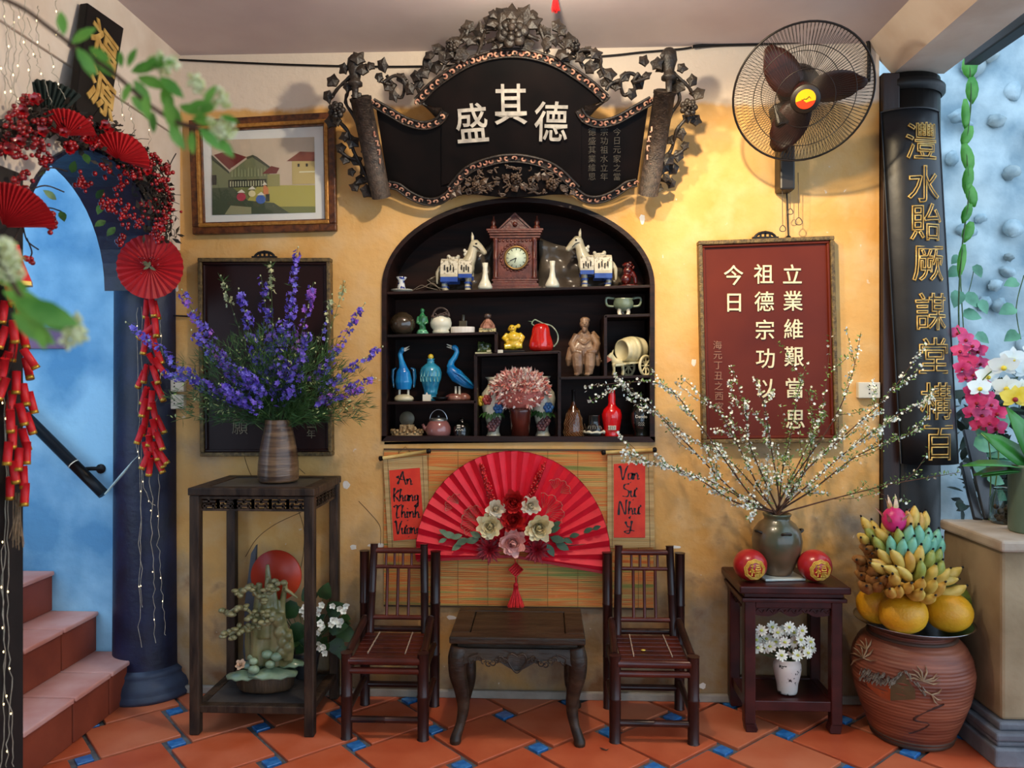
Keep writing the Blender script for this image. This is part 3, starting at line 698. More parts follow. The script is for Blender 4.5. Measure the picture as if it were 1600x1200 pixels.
# centre panel: widest at the curled shoulders
N_ = 33; ct = resamp(cen_top, N_); cbm = resamp([(690, 290)] + cen_bot[1:-1] + [(908, 290)], N_)
A = [pp(x, y) for x, y in ct]; Mid = [pp(lerp(690, 908, i / (N_ - 1)), 172) for i in range(N_)]; B = [pp(x, y) for x, y in cbm]
b = MB(); b.strip(A, Mid, (0, .02, 0)); b.strip(Mid, B, (0, .02, 0)); b.build('centre_panel', M_BLACK, pq)
wl_top = [(586, 160), (612, 176), (637, 190), (662, 196), (682, 190), (692, 178)]; wl_bot = [(606, 284), (622, 287), (642, 300), (665, 309), (685, 308), (702, 296)]
wr_top = [(1600 - x - 0, y - 3) for x, y in wl_top]; wr_bot = [(1600 - x + 2, y - 3) for x, y in wl_bot]
for tp, bt in ((wl_top, wl_bot), (wr_top, wr_bot)): ribbon(tp, bt, 'wing_panel', M_BLACK, .018, -.01)
# fretwork borders with gilded curls
def border(pts, wpx, side, nm='fretwork_border', d=.012, curl=True):
    c = bez([V(a, b_, 0) for a, b_ in pts], 8); A = []; B = []
    for i, p in enumerate(c):
        q = c[min(i + 1, len(c) - 1)] - c[max(i - 1, 0)]; nn = V(q.y, -q.x, 0).normalized() * side
        A.append((p.x, p.y)); B.append((p.x + nn.x * wpx, p.y + nn.y * wpx))
    b = MB(); b.strip([pp(*a, d - .006) for a in A], [pp(*a, d - .006) for a in B], (0, .01, 0)); o = b.build(nm, M_CARVE, pq)
    b = MB(); b.tube([pp(*a, d) for a in A], .006, 6); b.tube([pp(*a, d) for a in B], .004, 6); b.build('bead_edge', M_CARVE, pq)
    if not curl: return
    b = MB(); L = 0; last = None; k = 0
    for (a, e) in zip(A, B):
        m = V((a[0] + e[0]) / 2, (a[1] + e[1]) / 2, 0)
        if last is None or (m - last).length > 9.5:
            last = m; k += 1; r = wpx * .34; a0 = rnd(0, 6.28)
            arc = [pp(m.x + r * (1 - .05 * j) * math.cos(a0 + j * .55), m.y + r * (1 - .05 * j) * math.sin(a0 + j * .55), d + .001) for j in range(9)]
            b.tube(arc, [.0048] * 7 + [.003, .002], 5)
    b.build('scroll_curls', M_PINKG, pq)
border([(648, 155), (676, 127), (720, 97), (760, 82), (800, 77), (840, 82), (880, 97), (925, 127), (950, 150)], 12, -1)
border([(584, 155), (612, 171), (637, 185), (662, 191), (682, 185), (691, 172)], 11, -1); border([(1600 - x, y - 3) for x, y in ((584, 155), (612, 171), (637, 185), (662, 191), (682, 185), (691, 172))], 11, 1)
border([(700, 292), (728, 262), (765, 247), (800, 242), (838, 247), (872, 261), (905, 292)], 11, -1)
border([(608, 284), (624, 288), (643, 301), (665, 310), (685, 309), (702, 297)], 10, -1); border([(1600 - x + 2, y - 3) for x, y in ((608, 284), (624, 288), (643, 301), (665, 310), (685, 309), (702, 297))], 10, 1)
# curled shoulder returns
for s in (0, 1):
    pts = [(690, 168), (672, 167), (655, 160), (650, 154)]; 
    if s: pts = [(1600 - x + 4, y - 3) for x, y in pts]
    c = bez([V(a, b_, 0) for a, b_ in pts], 4); b = MB(); b.strip([pp(p.x, p.y, .015) for p in c], [pp(lerp(p.x, 690 if not s else 912, .4), p.y + 16 * i / len(c) * 1.2 + 3, -.005) for i, p in enumerate(c[::-1])][::-1], (0, .008, 0)); b.build('curled_edge', M_CARVE, pq)
# scroll rolls at the two ends
for (x0, y0, x1, y1) in ((563, 152, 596, 308), (1039, 142, 1013, 304)):
    p, q = P(x0, y0, Y(x0, y0) - .03), P(x1, y1, Y(x1, y1) - .03); yb = p.y - .03; b = MB(); r = .043
    b.tube([p, p + (q - p) * .03, p + (q - p) * .03, q], [r * 1.06, r * 1.06, r, r * .96], 22); b.build('scroll_roll', mat('roll_wood', '#2a211b', '#4a3c32', scale=50, rough=.55, bump=.5, bscale=140), pq)
    b = MB(); ax = (p - q).normalized()
    for rr in (.038, .028, .018): b.lathe([(rr - .004, .001), (rr - .002, .004), (rr, .001)], 20, p, axis=ax)
    b.build('spiral_rings', M_CARVE, pq)
    b = MB(); fx = P(x0 + (-8 if x0 < 800 else 6), y0 - 40, yb); b.lathe([(.012, -.11), (.014, -.06), (.03, -.055), (.03, -.045), (.02, -.035), (.024, -.01), (.034, .02), (.03, .05), (.018, .065), (0, .07)], 14, fx)
    b.build('finial', M_CARVE, pq)
    b = MB(); s = 1 if x0 < 800 else -1                       # gilded key-fret patch on the roll
    for k in range(9):
        t = .33 + k * .045; c0 = p.lerp(q, t) + V(s * .022, -.036, 0); w = .020 - abs(k - 4) * .003
        b.bar(c0 + V(-w * s, -.002, .007), c0 + V(w * s, .004, .007), .006, .004, (0, 1, 0)); b.bar(c0 + V((w if k % 2 else -w) * s, 0, .007), c0 + V((w if k % 2 else -w) * s, 0, -.012), .006, .004, (0, 1, 0))
    b.build('gilt_fret', M_PINKG, pq)
# carved foliage, mirrored
def cleaf(b, c, r, a):
    pts = []
    for k in range(10):
        rr = r * (rnd(.85, 1.1) if k % 2 == 0 else .74) * (1.2 if k == 0 else 1)
        pts.append((rr * math.cos(a + k * PI / 5), rr * math.sin(a + k * PI / 5)))
    tilt = V(rnd(-.4, .4), 0, rnd(-.4, .4)); ring = [c + V(x, x * tilt.x + z * tilt.z, z) for x, z in pts]; bk = [p + V(0, .012, 0) for p in ring]
    b.add(ring + bk + [c + V(0, -r * .35, 0)], [(i, (i + 1) % 10, 20) for i in range(10)] + [(i, (i + 1) % 10, 10 + (i + 1) % 10, 10 + i) for i in range(10)] + [tuple(range(19, 9, -1))])
def rosette(b, c, r, layers=3):
    for L_ in range(layers):
        rr = r * (1 - L_ * .3); n = 7 - L_
        for k in range(n):
            a = 2 * PI * k / n + L_ * .4; d = V(math.cos(a), 0, math.sin(a)); b.ball(c + d * rr * .62 + V(0, -.008 * L_, 0), (rr * .34, .014, rr * .34), 7, 5)
    b.ball(c + V(0, -.03, 0), r * .22, 8, 6)
def cpt(x, y, d=0.0): return P(x, y, Y(x, y) - .012 - d)
L_leaf = [(512, 148), (524, 168), (520, 128), (538, 108), (543, 137), (528, 188), (516, 190), (550, 130), (566, 108), (577, 103), (597, 100), (606, 132), (626, 122), (648, 117), (590, 120), (616, 150), (640, 138), (655, 128), (538, 212), (552, 222), (531, 232), (540, 248), (556, 252), (548, 268), (562, 281), (553, 292), (575, 297), (567, 265), (572, 232),
          (672, 84), (684, 78), (693, 88), (668, 98), (700, 82), (716, 88), (724, 84), (714, 62), (726, 48), (732, 40), (735, 62), (750, 50), (758, 46), (748, 66), (770, 34), (772, 22), (784, 66), (812, 66), (660, 112), (682, 105), (560, 90), (556, 150)]
for s in (0, 1):
    b = MB(); X = (lambda x: x) if not s else (lambda x: 1602 - x)
    for x, y in L_leaf: cleaf(b, cpt(X(x + rnd(-2, 2)), y + rnd(-2, 2) - (4 if s and (x < 650) else 0), rnd(-.02, .02)), rnd(7, 11.5) * S(-.12), rnd(0, 6.28))
    b.build('carved_leaves', M_CARVE, pq)
    b = MB()
    dy = 4 if s else 0
    for pts in ([(645, 140), (662, 112), (664, 92), (680, 82), (700, 86), (690, 110)], [(690, 92), (705, 78), (718, 62), (728, 45)], [(720, 80), (745, 60), (752, 68), (745, 86)], [(760, 66), (775, 60), (788, 54)], [(752, 66), (758, 48)],
                [(600, 128), (618, 118), (632, 128), (628, 152), (615, 148)], [(628, 128), (648, 135), (655, 145)], [(590, 125), (612, 132), (604, 118)], [(545, 140), (540, 160), (552, 180), (560, 200)], [(520, 150), (528, 138), (545, 122), (556, 110)], [(530, 190), (545, 208), (552, 235), (566, 262), (578, 290)], [(530, 235), (545, 246), (560, 250)], [(553, 290), (568, 285), (578, 280)]):
        b.tube(bez([cpt(X(x), y - dy, rnd(-.01, .01)) for x, y in pts], 4), [rnd(.006, .009) for _ in range(4 * (len(pts) - 1) + 1)], 6)
    b.build('carved_twigs', M_CARVE, pq)
    b = MB(); rosette(b, cpt(X(526), 172 - dy, .02), .040); b.build('carved_flower', M_CARVE, pq); b = MB(); rosette(b, cpt(X(706), 70, .015), .028, 2); b.build('carved_flower', M_CARVE, pq)
b = MB(); rosette(b, cpt(800, 48, .02), .072, 4)
for a in (.4, 1.0, 2.1, 2.7, 1.57): cleaf(b, cpt(800 + 34 * math.cos(a), 44 - 24 * math.sin(a)), .036, a)
cleaf(b, cpt(778, 68), .03, 4); cleaf(b, cpt(824, 68), .03, 5.2); b.build('carved_flower', M_CARVE, pq)
# pierced floral panel under the centre
b = MB(); n = 30; tp = resamp([(706, 298), (735, 270), (768, 257), (800, 254), (836, 258), (868, 271), (903, 298)], n); bt = resamp([(703, 306), (735, 303), (770, 306), (800, 308), (838, 306), (868, 303), (905, 305)], n)
b.strip([pp(x, y, .0) for x, y in tp], [pp(x, y, .0) for x, y in bt], (0, .012, 0)); b.build('floral_panel', M_BLACK, pq)
b = MB()
for k in range(64):
    u = rnd(.06, .94); v = rnd(.1, .95); i = int(u * (n - 1)); x = tp[i][0]; y = lerp(tp[i][1], bt[i][1], v)
    b.tube(bez([pp(x + rnd(-7, 7), y + rnd(-5, 5), .012) for _ in range(5)], 4), .0036, 5)
for k in range(16):
    u = (k + .5) / 16; i = int(u * (n - 1)); x = tp[i][0]; y = lerp(tp[i][1], bt[i][1], rnd(.3, .8)); cleaf(b, pp(x, y, .012), rnd(.014, .022), rnd(0, 6.28))
rosette(b, pp(862, 288, .012), .03, 2); rosette(b, pp(806, 280, .012), .026, 2); rosette(b, pp(745, 292, .012), .024, 2); b.build('floral_carving', mat('carved_bronze', '#2e2118', '#5a4636', scale=40, rough=.45), pq)
for ch, x, y, r_ in (('盛', 737, 192, .06), ('其', 798, 163, 0), ('德', 861, 190, -.03)): text(ch, .168, pp(x, y, .004), M_SILV, 'character', pq, .006, .0015, rot=Matrix.Rotation(PI / 2 + .42, 4, 'X') @ Matrix.Rotation(r_, 4, 'Z'), sx=.85)
M_TINY = mat('dim_inlay', '#3a342c', '#5a5244', scale=60, rough=.4)
for c_, x in enumerate((925, 944, 964)):
    for k in range(6): text('德盛其業維思宗功祖水立年今日元家之當'[c_ * 6 + k], .034, pp(x, 206 + k * 14, -.006), M_TINY, 'character', pq, .0008, rot=Matrix.Rotation(PI / 2 + .42, 4, 'X'))
# ---- tilted signboard on the left wall
M_SIGN = mat('sign_black', '#0c0a0a', '#151212', scale=8, rough=.5, spec=.2)
sg = [PX(137, 4, -1.60), PX(194, 44, -1.60), PX(176, 200, -1.53), PX(118, 175, -1.55)]
c0 = sum(sg, V(0, 0, 0)) / 4; sgt = thing('signboard', 'tilted black signboard with two gold characters high on left wall', 'signboard', c0)
nrm = (sg[1] - sg[0]).cross(sg[3] - sg[0]).normalized(); nrm = -nrm if nrm.x < 0 else nrm
sg[2] = sg[2] - nrm * (sg[2] - sg[0]).dot(nrm)
b = MB(); b.prism(sg, -nrm * .03); b.build('board', M_SIGN, sgt, bevel=.004)
uy = (sg[0] - sg[3] + sg[1] - sg[2]).normalized(); ux = uy.cross(nrm).normalized(); Rm = Matrix((ux, uy, nrm)).transposed().to_4x4()
M_GOLD2 = mat('gold_leaf', '#a8803a', '#d0aa60', scale=25, rough=.5, metal=.2)
for ch, (x, y) in (('福', (166, 72)), ('源', (153, 146))): 
    q = PX(x, y, -1.575); q = q + nrm * ((sg[0] - q).dot(nrm) + .002)
    text(ch, .17, q, M_GOLD2, 'character', sgt, .002, .0035, rot=Rm, sx=.95)
# ---- sockets and switches
def socket(x0, y0, x1, y1, lab, slots):
    p, q = P(x0, y0), P(x1, y1); t = thing('socket_box', lab, 'socket', ((p.x + q.x) / 2, -.015, q.z))
    b = MB(); b.bx(p.x, q.x, -.03, -.0005, q.z, p.z); b.build('housing', mat('socket_plastic', '#c9c2b0', rough=.4), t, bevel=.004)
    b = MB()
    for k, (u, v) in enumerate(slots): c = P(x0 + (x1 - x0) * u, y0 + (y1 - y0) * v); b.lathe([(0, .0005), (.0035, .0005), (.0035, -.004), (0, -.004)], 8, (c.x, -.03, c.z), axis=(0, -1, 0))
    b.build('pin_holes', M_IRON, t)
four = [(.35, .4), (.65, .4), (.35, .62), (.65, .62)]
socket(250, 590, 292, 612, 'upper cream socket box on left wall, half hidden by firecrackers', four)
socket(250, 616, 292, 639, 'lower cream socket box on left wall, beside the red firecrackers', four)
socket(1337, 597, 1371, 622, 'yellowed socket box on the right wall beside the dark column', [(.5, .2), (.8, .2), (.5, .45), (.8, .45), (.5, .7), (.8, .7)])
# ---- cables
def cable(pts, r, lab, nm='cable', y=-.012):
    b = MB(); b.tube(bez([P(a, c, y) if len((a, c)) == 2 else a for a, c in pts], 6), r, 6); return tag(b.build(nm, M_IRON), lab, 'cable')
cable([(270, 93), (400, 99), (520, 103), (640, 104), (760, 100), (940, 88), (1000, 82), (1060, 77), (1081, 74)], .0045, 'thin black cable sagging under the ceiling above the carved plaque')
b = MB(); b.tube(bez([P(1083, 73, -.024), P(1120, 70, -.015), P(1190, 68, -.015), P(1260, 64, -.015), P(1345, 57, -.018), P(1356, 64, -.018), P(1358, 90, -.018), P(1357, 128, -.012)], 6), .008, 6)
tag(b.build('cable', M_IRON), 'thick black cable bundle along the ceiling corner behind the fan', 'cable')
b = MB(); b.tube(bez([P(240, 478, -.01), P(252, 490, -.01), P(270, 493, -.012), P(300, 495, -.01), P(312, 500, -.01)], 5), .004, 6); tag(b.build('cable', M_IRON), 'short brown cable curling from the red rosette to the plaque', 'cable')
# ================================================================ NICHE CABINET AND ITS CONTENTS
M_NICHE = mat('niche_wood', '#160a07', '#2c150e', scale=7, spec=.25, rough=.45, bump=.15, stretch=(.6, 1, 5))
nc = thing('niche_cabinet', 'dark wooden shelving cabinet built into the arched wall niche', 'cabinet', (NCX, .1, NB))
ND = .245
b = MB(); o_ = .001
for a, c in zip(xs, xs[1:]):
    b.add([V(a, ND, NB), V(c, ND, NB), V(c, ND, niche_top(c) - .002), V(a, ND, niche_top(a) - .002)], [(0, 1, 2, 3)])
b.build('back_panel', mat('back_wood', '#160906', '#34180c', scale=4, spec=.2, rough=.55, bump=.1, stretch=(.5, 1, 5)), nc)
def arch_pts(ins, y): 
    L = [V(NL + ins, y, NB + ins)]
    for i in range(41):
        t = -math.cos(PI * i / 40); L.append(V(NCX + (NHW - ins) * t, y, NSZ + (NTZ - NSZ - ins) * math.sqrt(max(0, 1 - t * t))))
    return L + [V(NR - ins, y, NB + ins)]
b = MB(); A = arch_pts(.0015, -.012); B = arch_pts(.022, -.012); b.strip(A, B, (0, .03, 0)); b.hexa([V(NL, -.012, NB), V(NR, -.012, NB), V(NR, .02, NB), V(NL, .02, NB), V(NL, -.012, NB + .024), V(NR, -.012, NB + .024), V(NR, .02, NB + .024), V(NL, .02, NB + .024)]); b.build('front_frame', M_NICHE, nc)
b = MB(); A = arch_pts(.002, .02); B = arch_pts(.012, .02); b.strip(A, B, (0, ND - .02, 0)); b.build('side_lining', M_NICHE, nc)
def shelf(px0, py0, px1, py1, nm='shelf', th=.012, y0=.0):
    p, q = P(px0, py0, y0), P(px1, py1, y0); b = MB(); d = V(0, ND - y0, 0); t = V(0, 0, -th)
    b.hexa([p + t, q + t, q + t + d, p + t + d, p, q, q + d, p + d]); b.build(nm, M_NICHE, nc, bevel=.0015)
    return lambda px: lerp(p.z, q.z, (P(px, 590, y0).x - p.x) / (q.x - p.x))
def divider(px, py0, py1, px2=None):
    p, q = P(px, py0, .0), P(px2 or px, py1, .0); b = MB(); b.bx(p.x - .007, p.x + .007, .0, ND, q.z, p.z - .0); b.build('divider', M_NICHE, nc, bevel=.0015)
s1 = shelf(600, 456, 1018, 445); s2 = shelf(600, 523, 776, 518); s3 = shelf(742, 553, 874, 548); s4 = shelf(600, 628, 744, 626)
s5 = shelf(945, 492, 1018, 490); s6 = shelf(874, 589, 1018, 586); s0 = shelf(600, 690, 1022, 684, 'bottom_board', .014)
divider(775, 519, 551); divider(743, 554, 689); divider(874, 549, 686); divider(946, 493, 588)
def at(px, sh, y=.07): q = P(px, 590, y); return V(q.x, y, sh(px) + .0005)
K = S(.07)                                    # metres per pixel there
G_ = 'ornaments in the niche'
def solo(b, nm, m, lab, cat, **k): return tag(b.build(nm, m, **k), lab, cat)
def pot(px, sh, prof, m, lab, nm, cat='dish', y=.07, n=28, mis=None):   # lathe with profile in pixels
    b = MB(); b.lathe([(r * S(y), z * S(y)) for r, z in prof], n, at(px, sh, y), mis=mis); return solo(b, nm, m, lab, cat)
M_BLUEW2 = mat('blue_white_glaze', '#d8d8d4', '#1c2f80', scale=60, rough=.2, coat=.4, lo=.52, hi=.56)
# top shelf -------------------------------------------------------
pot(628, s1, [(0, 0), (9, 0), (17, 4), (17.5, 5), (9, 3.5), (0, 3)], M_CER, 'shallow white dish at the left end of the top shelf', 'dish')
b = MB(); p = at(627, s1); p.z += 3.6 * K; b.lathe([(r * K, z * K) for r, z in ((0, 0), (7.5, 0), (7, 3), (5, 12), (5, 15), (9, 21), (8, 21.5), (4, 16), (0, 15))], 20, p); solo(b, 'small_vase', M_BLUEW2, 'tiny blue and white flared vase standing in the white dish', 'vase')
M_HORSE = mat('cream_glaze', '#b8ab8a', '#cdc3a4', scale=25, rough=.3, coat=.4)
M_CLOTH = mat('horse_cloth', '#cfc6ae', '#8a8068', scale=90, rough=.45, lo=.55, hi=.6); M_CB = mat('cobalt_band', '#1c3a86', '#2a4c9c', scale=30, rough=.3, coat=.3)
def horse(px, f, lab):
    o = at(px, s1, .085); t = thing('ceramic_horse', lab, 'horse', o); k = K
    def w(x, z, y=0.0): return o + V(f * x * k, y * k, z * k)
    b = MB()
    b.ball(w(-3, 35), (24 * k, 14 * k, 15 * k), 16, 10); b.ball(w(14, 38), (12 * k, 13 * k, 15 * k), 14, 8); b.ball(w(-16, 38), (13 * k, 13 * k, 14 * k), 14, 8)
    b.tube([w(14, 42), w(20, 55), w(23, 68), w(24, 76)], [12 * k, 9 * k, 7 * k, 6 * k], 12)
    b.tube([w(20, 76), w(27, 75), w(34, 69), w(41, 62)], [6 * k, 8 * k, 6.5 * k, 4.5 * k], 12); b.ball(w(41, 62), 4.8 * k, 10, 7)
    for y in (-6, 6):
        b.tube([w(15, 30, y), w(16, 18, y), w(15, 8, y), w(16, 0, y)], [6 * k, 4.6 * k, 4.2 * k, 5.4 * k], 10); b.tube([w(-18, 32, y), w(-20, 18, y), w(-22, 9, y), w(-19, 0, y)], [7 * k, 5 * k, 4 * k, 5.2 * k], 10)
    b.tube([w(-28, 40), w(-33, 30), w(-33, 12)], [3 * k, 3.4 * k, 2 * k], 8)
    b.build('body', M_HORSE, t, remesh=1.6 * k, smooth=3)
    def drape(x0, x1, bot, nm, col, rx=15.5):
        A = []; b = MB(); n = 14
        for j in range(n + 1):
            an = PI * (-.12 + 1.24 * j / n); A.append(V(0, -rx * k * math.cos(an) * 1.0, rx * .95 * k * math.sin(an)))
        for z0, z1, m_ in ((0, .62, 0), (.62, .76, 1), (.76, 1.0, 2)):
            for j in (0, 1):
                s = -1 if j == 0 else 1
                for (xa, xb) in ((x0, x1),):
                    za, zb = 46 - (46 - bot) * z0, 46 - (46 - bot) * z1
                    ya, yb = s * (10 + 6 * min(1, z0 * 2.2 + .3)), s * (10 + 6 * min(1, z1 * 2.2 + .3)); b.strip([w(xa, za, ya), w(xb, za, ya)], [w(xa, zb, yb), w(xb, zb, yb)], (0, s * 1.5 * k, 0), m_)
        b.strip([w(x0, 46, -11), w(x1, 46, -11)], [w(x0, 50, -5), w(x1, 50, -5)], (0, 0, 1.5 * k)); b.strip([w(x0, 50, -5), w(x1, 50, -5)], [w(x0, 50, 5), w(x1, 50, 5)], (0, 0, 1.5 * k)); b.strip([w(x0, 50, 5), w(x1, 50, 5)], [w(x0, 46, 11), w(x1, 46, 11)], (0, 0, 1.5 * k))
        for j in range(4): b.bar(w(x0 + (x1 - x0) * (.25 + .17 * j), 40 - 3 * (j % 2), -17.6), w(x0 + (x1 - x0) * (.25 + .17 * j), 32 - 3 * (j % 2), -18), 2 * k, .6 * k, (0, 1, 0), 3)
        b.build(nm, [M_CLOTH, M_HORSE, M_CB, M_IRON], t)
    drape(-26, 1, 14, 'saddle_cloth', 0); drape(2, 23, 20, 'chest_cloth', 0)
    b = MB(); b.ball(w(-8, 52), (9 * k, 8 * k, 3.5 * k), 12, 6); b.ball(w(-15, 55), (3.5 * k, 7 * k, 4 * k), 10, 6); b.ball(w(0, 55), (3 * k, 6 * k, 3.5 * k), 10, 6); b.build('saddle', M_CLOTH, t, remesh=1.2 * k)
    for y in (-4, 4):
        b = MB(); b.tube([w(23, 80, y), w(23, 87, y * 1.2), w(22, 93, y * 1.3)], [2.2 * k, 2.4 * k, .4 * k], 8); b.build('ear', M_CB if y > 0 else M_HORSE, t)
    b = MB(); b.ball(w(13, 62), (3 * k, 3 * k, 3.5 * k), 8, 6); b.ball(w(10, 65), (2.5 * k, 2.5 * k, 3 * k), 8, 6); b.ball(w(11, 59), (3 * k, 2.5 * k, 3 * k), 8, 6); b.build('mane_tuft', M_CER, t)
    b = MB()
    for x, r in ((15.5, 5.6), (-20, 6)):
        for y in (-6, 6): b.lathe([(r * k, 12 * k), (r * k, 15 * k)], 10, w(x, 0, y)); b.lathe([(r * k * .95, 6 * k), (r * k * .95, 7.5 * k)], 10, w(x, 0, y))
    b.build('leg_bands', M_CB, t)
    b = MB()
    for y in (-7.2, 7.2): b.ball(w(29, 74.5, y), (2 * k, 1.2 * k, 1.6 * k), 8, 6)
    b.tube([w(24, 71, -7), w(30, 69, -7.3), w(35, 64, -5.5)], .6 * k, 5); b.build('eyes_and_bridle', M_IRON, t)
horse(716, 1, 'cream ceramic horse left of the clock, facing right'); horse(929, -1, 'cream ceramic horse right of the clock, facing left')
M_CREAMV = mat('cream_vase', '#e4dfc6', '#d8d2b6', scale=12, rough=.3, coat=.4)
vp = [(0, 0), (9, 0), (11, 2), (11.2, 5), (9, 10), (5.5, 17), (4, 25), (3.8, 34), (4.6, 42), (3.8, 42), (3, 34), (0, 30)]
pot(758, s1, vp, M_CREAMV, 'slim cream bottle vase just left of the clock', 'bottle_vase', 'vase', .03); pot(863, s1, vp, M_CREAMV, 'slim cream bottle vase just right of the clock', 'bottle_vase', 'vase', .03)
# clock
M_CLK = mat('clock_wood', '#4a1e14', '#6e3424', scale=30, rough=.35, bump=.15, bscale=90)
o = at(805, s1, .08); ck = thing('mantel_clock', 'carved reddish wooden mantel clock with gabled top, centre of top shelf', 'clock', o)
def cw(x, z, y=0.0): return o + V(x * K, y * K, z * K)
def cbox(b, x0, x1, z0, z1, d): b.bx(cw(x0, 0).x, cw(x1, 0).x, o.y - d * K, o.y + d * K, cw(0, z0).z, cw(0, z1).z)
b = MB(); cbox(b, -41, 41, 0, 4, 15); cbox(b, -37, 37, 4, 9, 14); cbox(b, -34, 34, 9, 13, 13); cbox(b, -36, 36, 13, 16, 13.5); b.build('base', M_CLK, ck, bevel=.002)
b = MB(); cbox(b, -26, 26, 16, 80, 10); cbox(b, -34, 34, 16, 80, 8); b.build('case', M_CLK, ck)
for s in (-1, 1):
    b = MB(); b.lathe([(r * K, z * K) for r, z in ((0, 16), (4.5, 16), (4.5, 20), (3, 22), (3.8, 34), (3, 46), (4.2, 48), (3, 50), (3.8, 64), (3, 74), (4.5, 77), (4.5, 80), (0, 80))], 12, cw(s * 30, 0, -9)); b.build('column', M_CLK, ck)
    b = MB(); b.lathe([(r * K, z * K) for r, z in ((0, 0), (5, 0), (5, 6), (2.5, 8), (4.5, 12), (2, 17), (1, 20), (1.6, 22), (0, 23))], 12, cw(s * 34, 94)); b.build('finial', M_CLK, ck)
b = MB(); cbox(b, -39, 39, 80, 83, 13); cbox(b, -42, 42, 88, 91, 15); cbox(b, -40, 40, 84, 87, 14); cbox(b, -44, 44, 91, 94, 16); b.build('cornice', M_CLK, ck, bevel=.001)
b = MB(); b.prism([cw(-24, 94, -8), cw(24, 94, -8), cw(0, 116, -8)], (0, 16 * K, 0)); b.prism([cw(-27, 94, -11), cw(-24, 94, -11), cw(0, 116, -11), cw(24, 94, -11), cw(27, 94, -11), cw(0, 120, -11)], (0, 3 * K, 0)); b.ball(cw(0, 102, -9), 4 * K, 8, 6); b.build('pediment', M_CLK, ck)
b = MB()
for k in range(9): b.ball(cw(-24 + k * 6, 76, -10), (2.4 * K, 1.5 * K, 2.4 * K), 6, 5); b.bx(cw(-26 + k * 6, 0).x, cw(-23 + k * 6, 0).x, o.y - 11 * K, o.y - 9 * K, cw(0, 18).z, cw(0, 27).z)
for k in range(24):
    a = 2 * PI * k / 24; b.ball(cw(22 * math.cos(a), 50 + 21 * math.sin(a), -10), (2.5 * K, 1.6 * K, 2.5 * K), 6, 5)
b.build('carving', M_CLK, ck)
b = MB(); b.lathe([(0, 0), (16.5 * K, 0), (16.5 * K, 1.5 * K), (0, 1.5 * K)], 32, cw(2, 49, -10), axis=(0, -1, 0)); b.build('dial', mat('clock_dial', '#c8d4b8', rough=.4), ck)
b = MB(); n = 32; b.tube([cw(2 + 17.5 * math.cos(2 * PI * k / n), 49 + 17.5 * math.sin(2 * PI * k / n), -12) for k in range(n + 1)], 1.8 * K, 8, cap=False); b.build('bezel', mat('brass', '#8a6a3a', rough=.35, metal=.7), ck)
b = MB(); y = -11.8
for k in range(12):
    a = 2 * PI * k / 12; b.bar(cw(2 + 12 * math.cos(a), 49 + 12 * math.sin(a), y), cw(2 + 15 * math.cos(a), 49 + 15 * math.sin(a), y), .9 * K, .4 * K, (0, 1, 0))
for a, r in ((-1.9, 8), (-2.7, 11)): b.bar(cw(2, 49, y - .4), cw(2 + r * math.cos(a), 49 + r * math.sin(a), y - .4), 1.2 * K, .4 * K, (0, 1, 0))
b.build('hands_and_marks', M_IRON, ck)
# red gourd ornament
M_RW = mat('red_lacquer_wood', '#3a0d0b', '#5e1a14', scale=40, rough=.25, coat=.5)
o = at(983, s1); t = thing('gourd_ornament', 'dark red carved gourd ornament on a disc at top shelf right end', 'ornament', o)
b = MB(); b.lathe([(0, 0), (17 * K, 0), (17 * K, 2 * K), (12 * K, 3.5 * K), (0, 3.5 * K)], 24, o); b.build('disc_base', M_RW, t)
b = MB(); b.ball(o + V(-5 * K, -.004, 12 * K), (8 * K, 8 * K, 9 * K), 16, 10); b.ball(o + V(-2 * K, 0, 25 * K), (8 * K, 7 * K, 6 * K), 12, 8); b.ball(o + V(-2 * K, 0, 34 * K), (9.5 * K, 7 * K, 3.5 * K), 12, 8); b.tube([o + V(4 * K, 0, 24 * K), o + V(9 * K, -.004, 14 * K), o + V(10 * K, -.004, 5 * K)], [4 * K, 3.5 * K, 3 * K], 8); b.tube([o + V(-2 * K, 0, 16 * K), o + V(-2 * K, 0, 38 * K)], [5 * K, 6 * K], 8); b.build('gourd', M_RW, t, remesh=1.2 * K, smooth=2)
b = MB()
for k in range(10): b.ball(o + V(rnd(-9, 7) * K, -7 * K, rnd(28, 38) * K), 1.8 * K, 6, 5)
b.build('carved_beads', M_RW, t)
# crumpled plastic sheet behind
b = MB(); n, m = 16, 10
def sheet(b, x0, x1, z0, z1, y, top):
    k0 = len(b.v); vs = []
    for j in range(m + 1):
        for i in range(n + 1):
            u, v = i / n, j / m; hh = top(u) * v; q = P(lerp(x0, x1, u), 590, y); vs.append(V(q.x, y + .015 * math.sin(u * 17 + v * 5) + .012 * math.sin(v * 13 - u * 7), s1(810) + .002 + hh * K))
    b.add(vs, [(j * (n + 1) + i, j * (n + 1) + i + 1, (j + 1) * (n + 1) + i + 1, (j + 1) * (n + 1) + i) for j in range(m) for i in range(n)], 0, True)
M_PLAS = mat('grey_plastic_sheet', '#4a4036', '#6a5e50', scale=9, rough=.25)
sheet(b, 668, 770, 0, 0, .19, lambda u: 22 + 62 * u); solo(b, 'plastic_sheet', M_PLAS, 'crumpled grey plastic sheet behind the left ceramic horse', 'sheet', solid=.001)
b = MB(); sheet(b, 842, 972, 0, 0, .19, lambda u: 88 - 50 * u); solo(b, 'plastic_sheet', M_PLAS, 'crumpled grey plastic sheet behind the right ceramic horse', 'sheet', solid=.001)
b = MB()
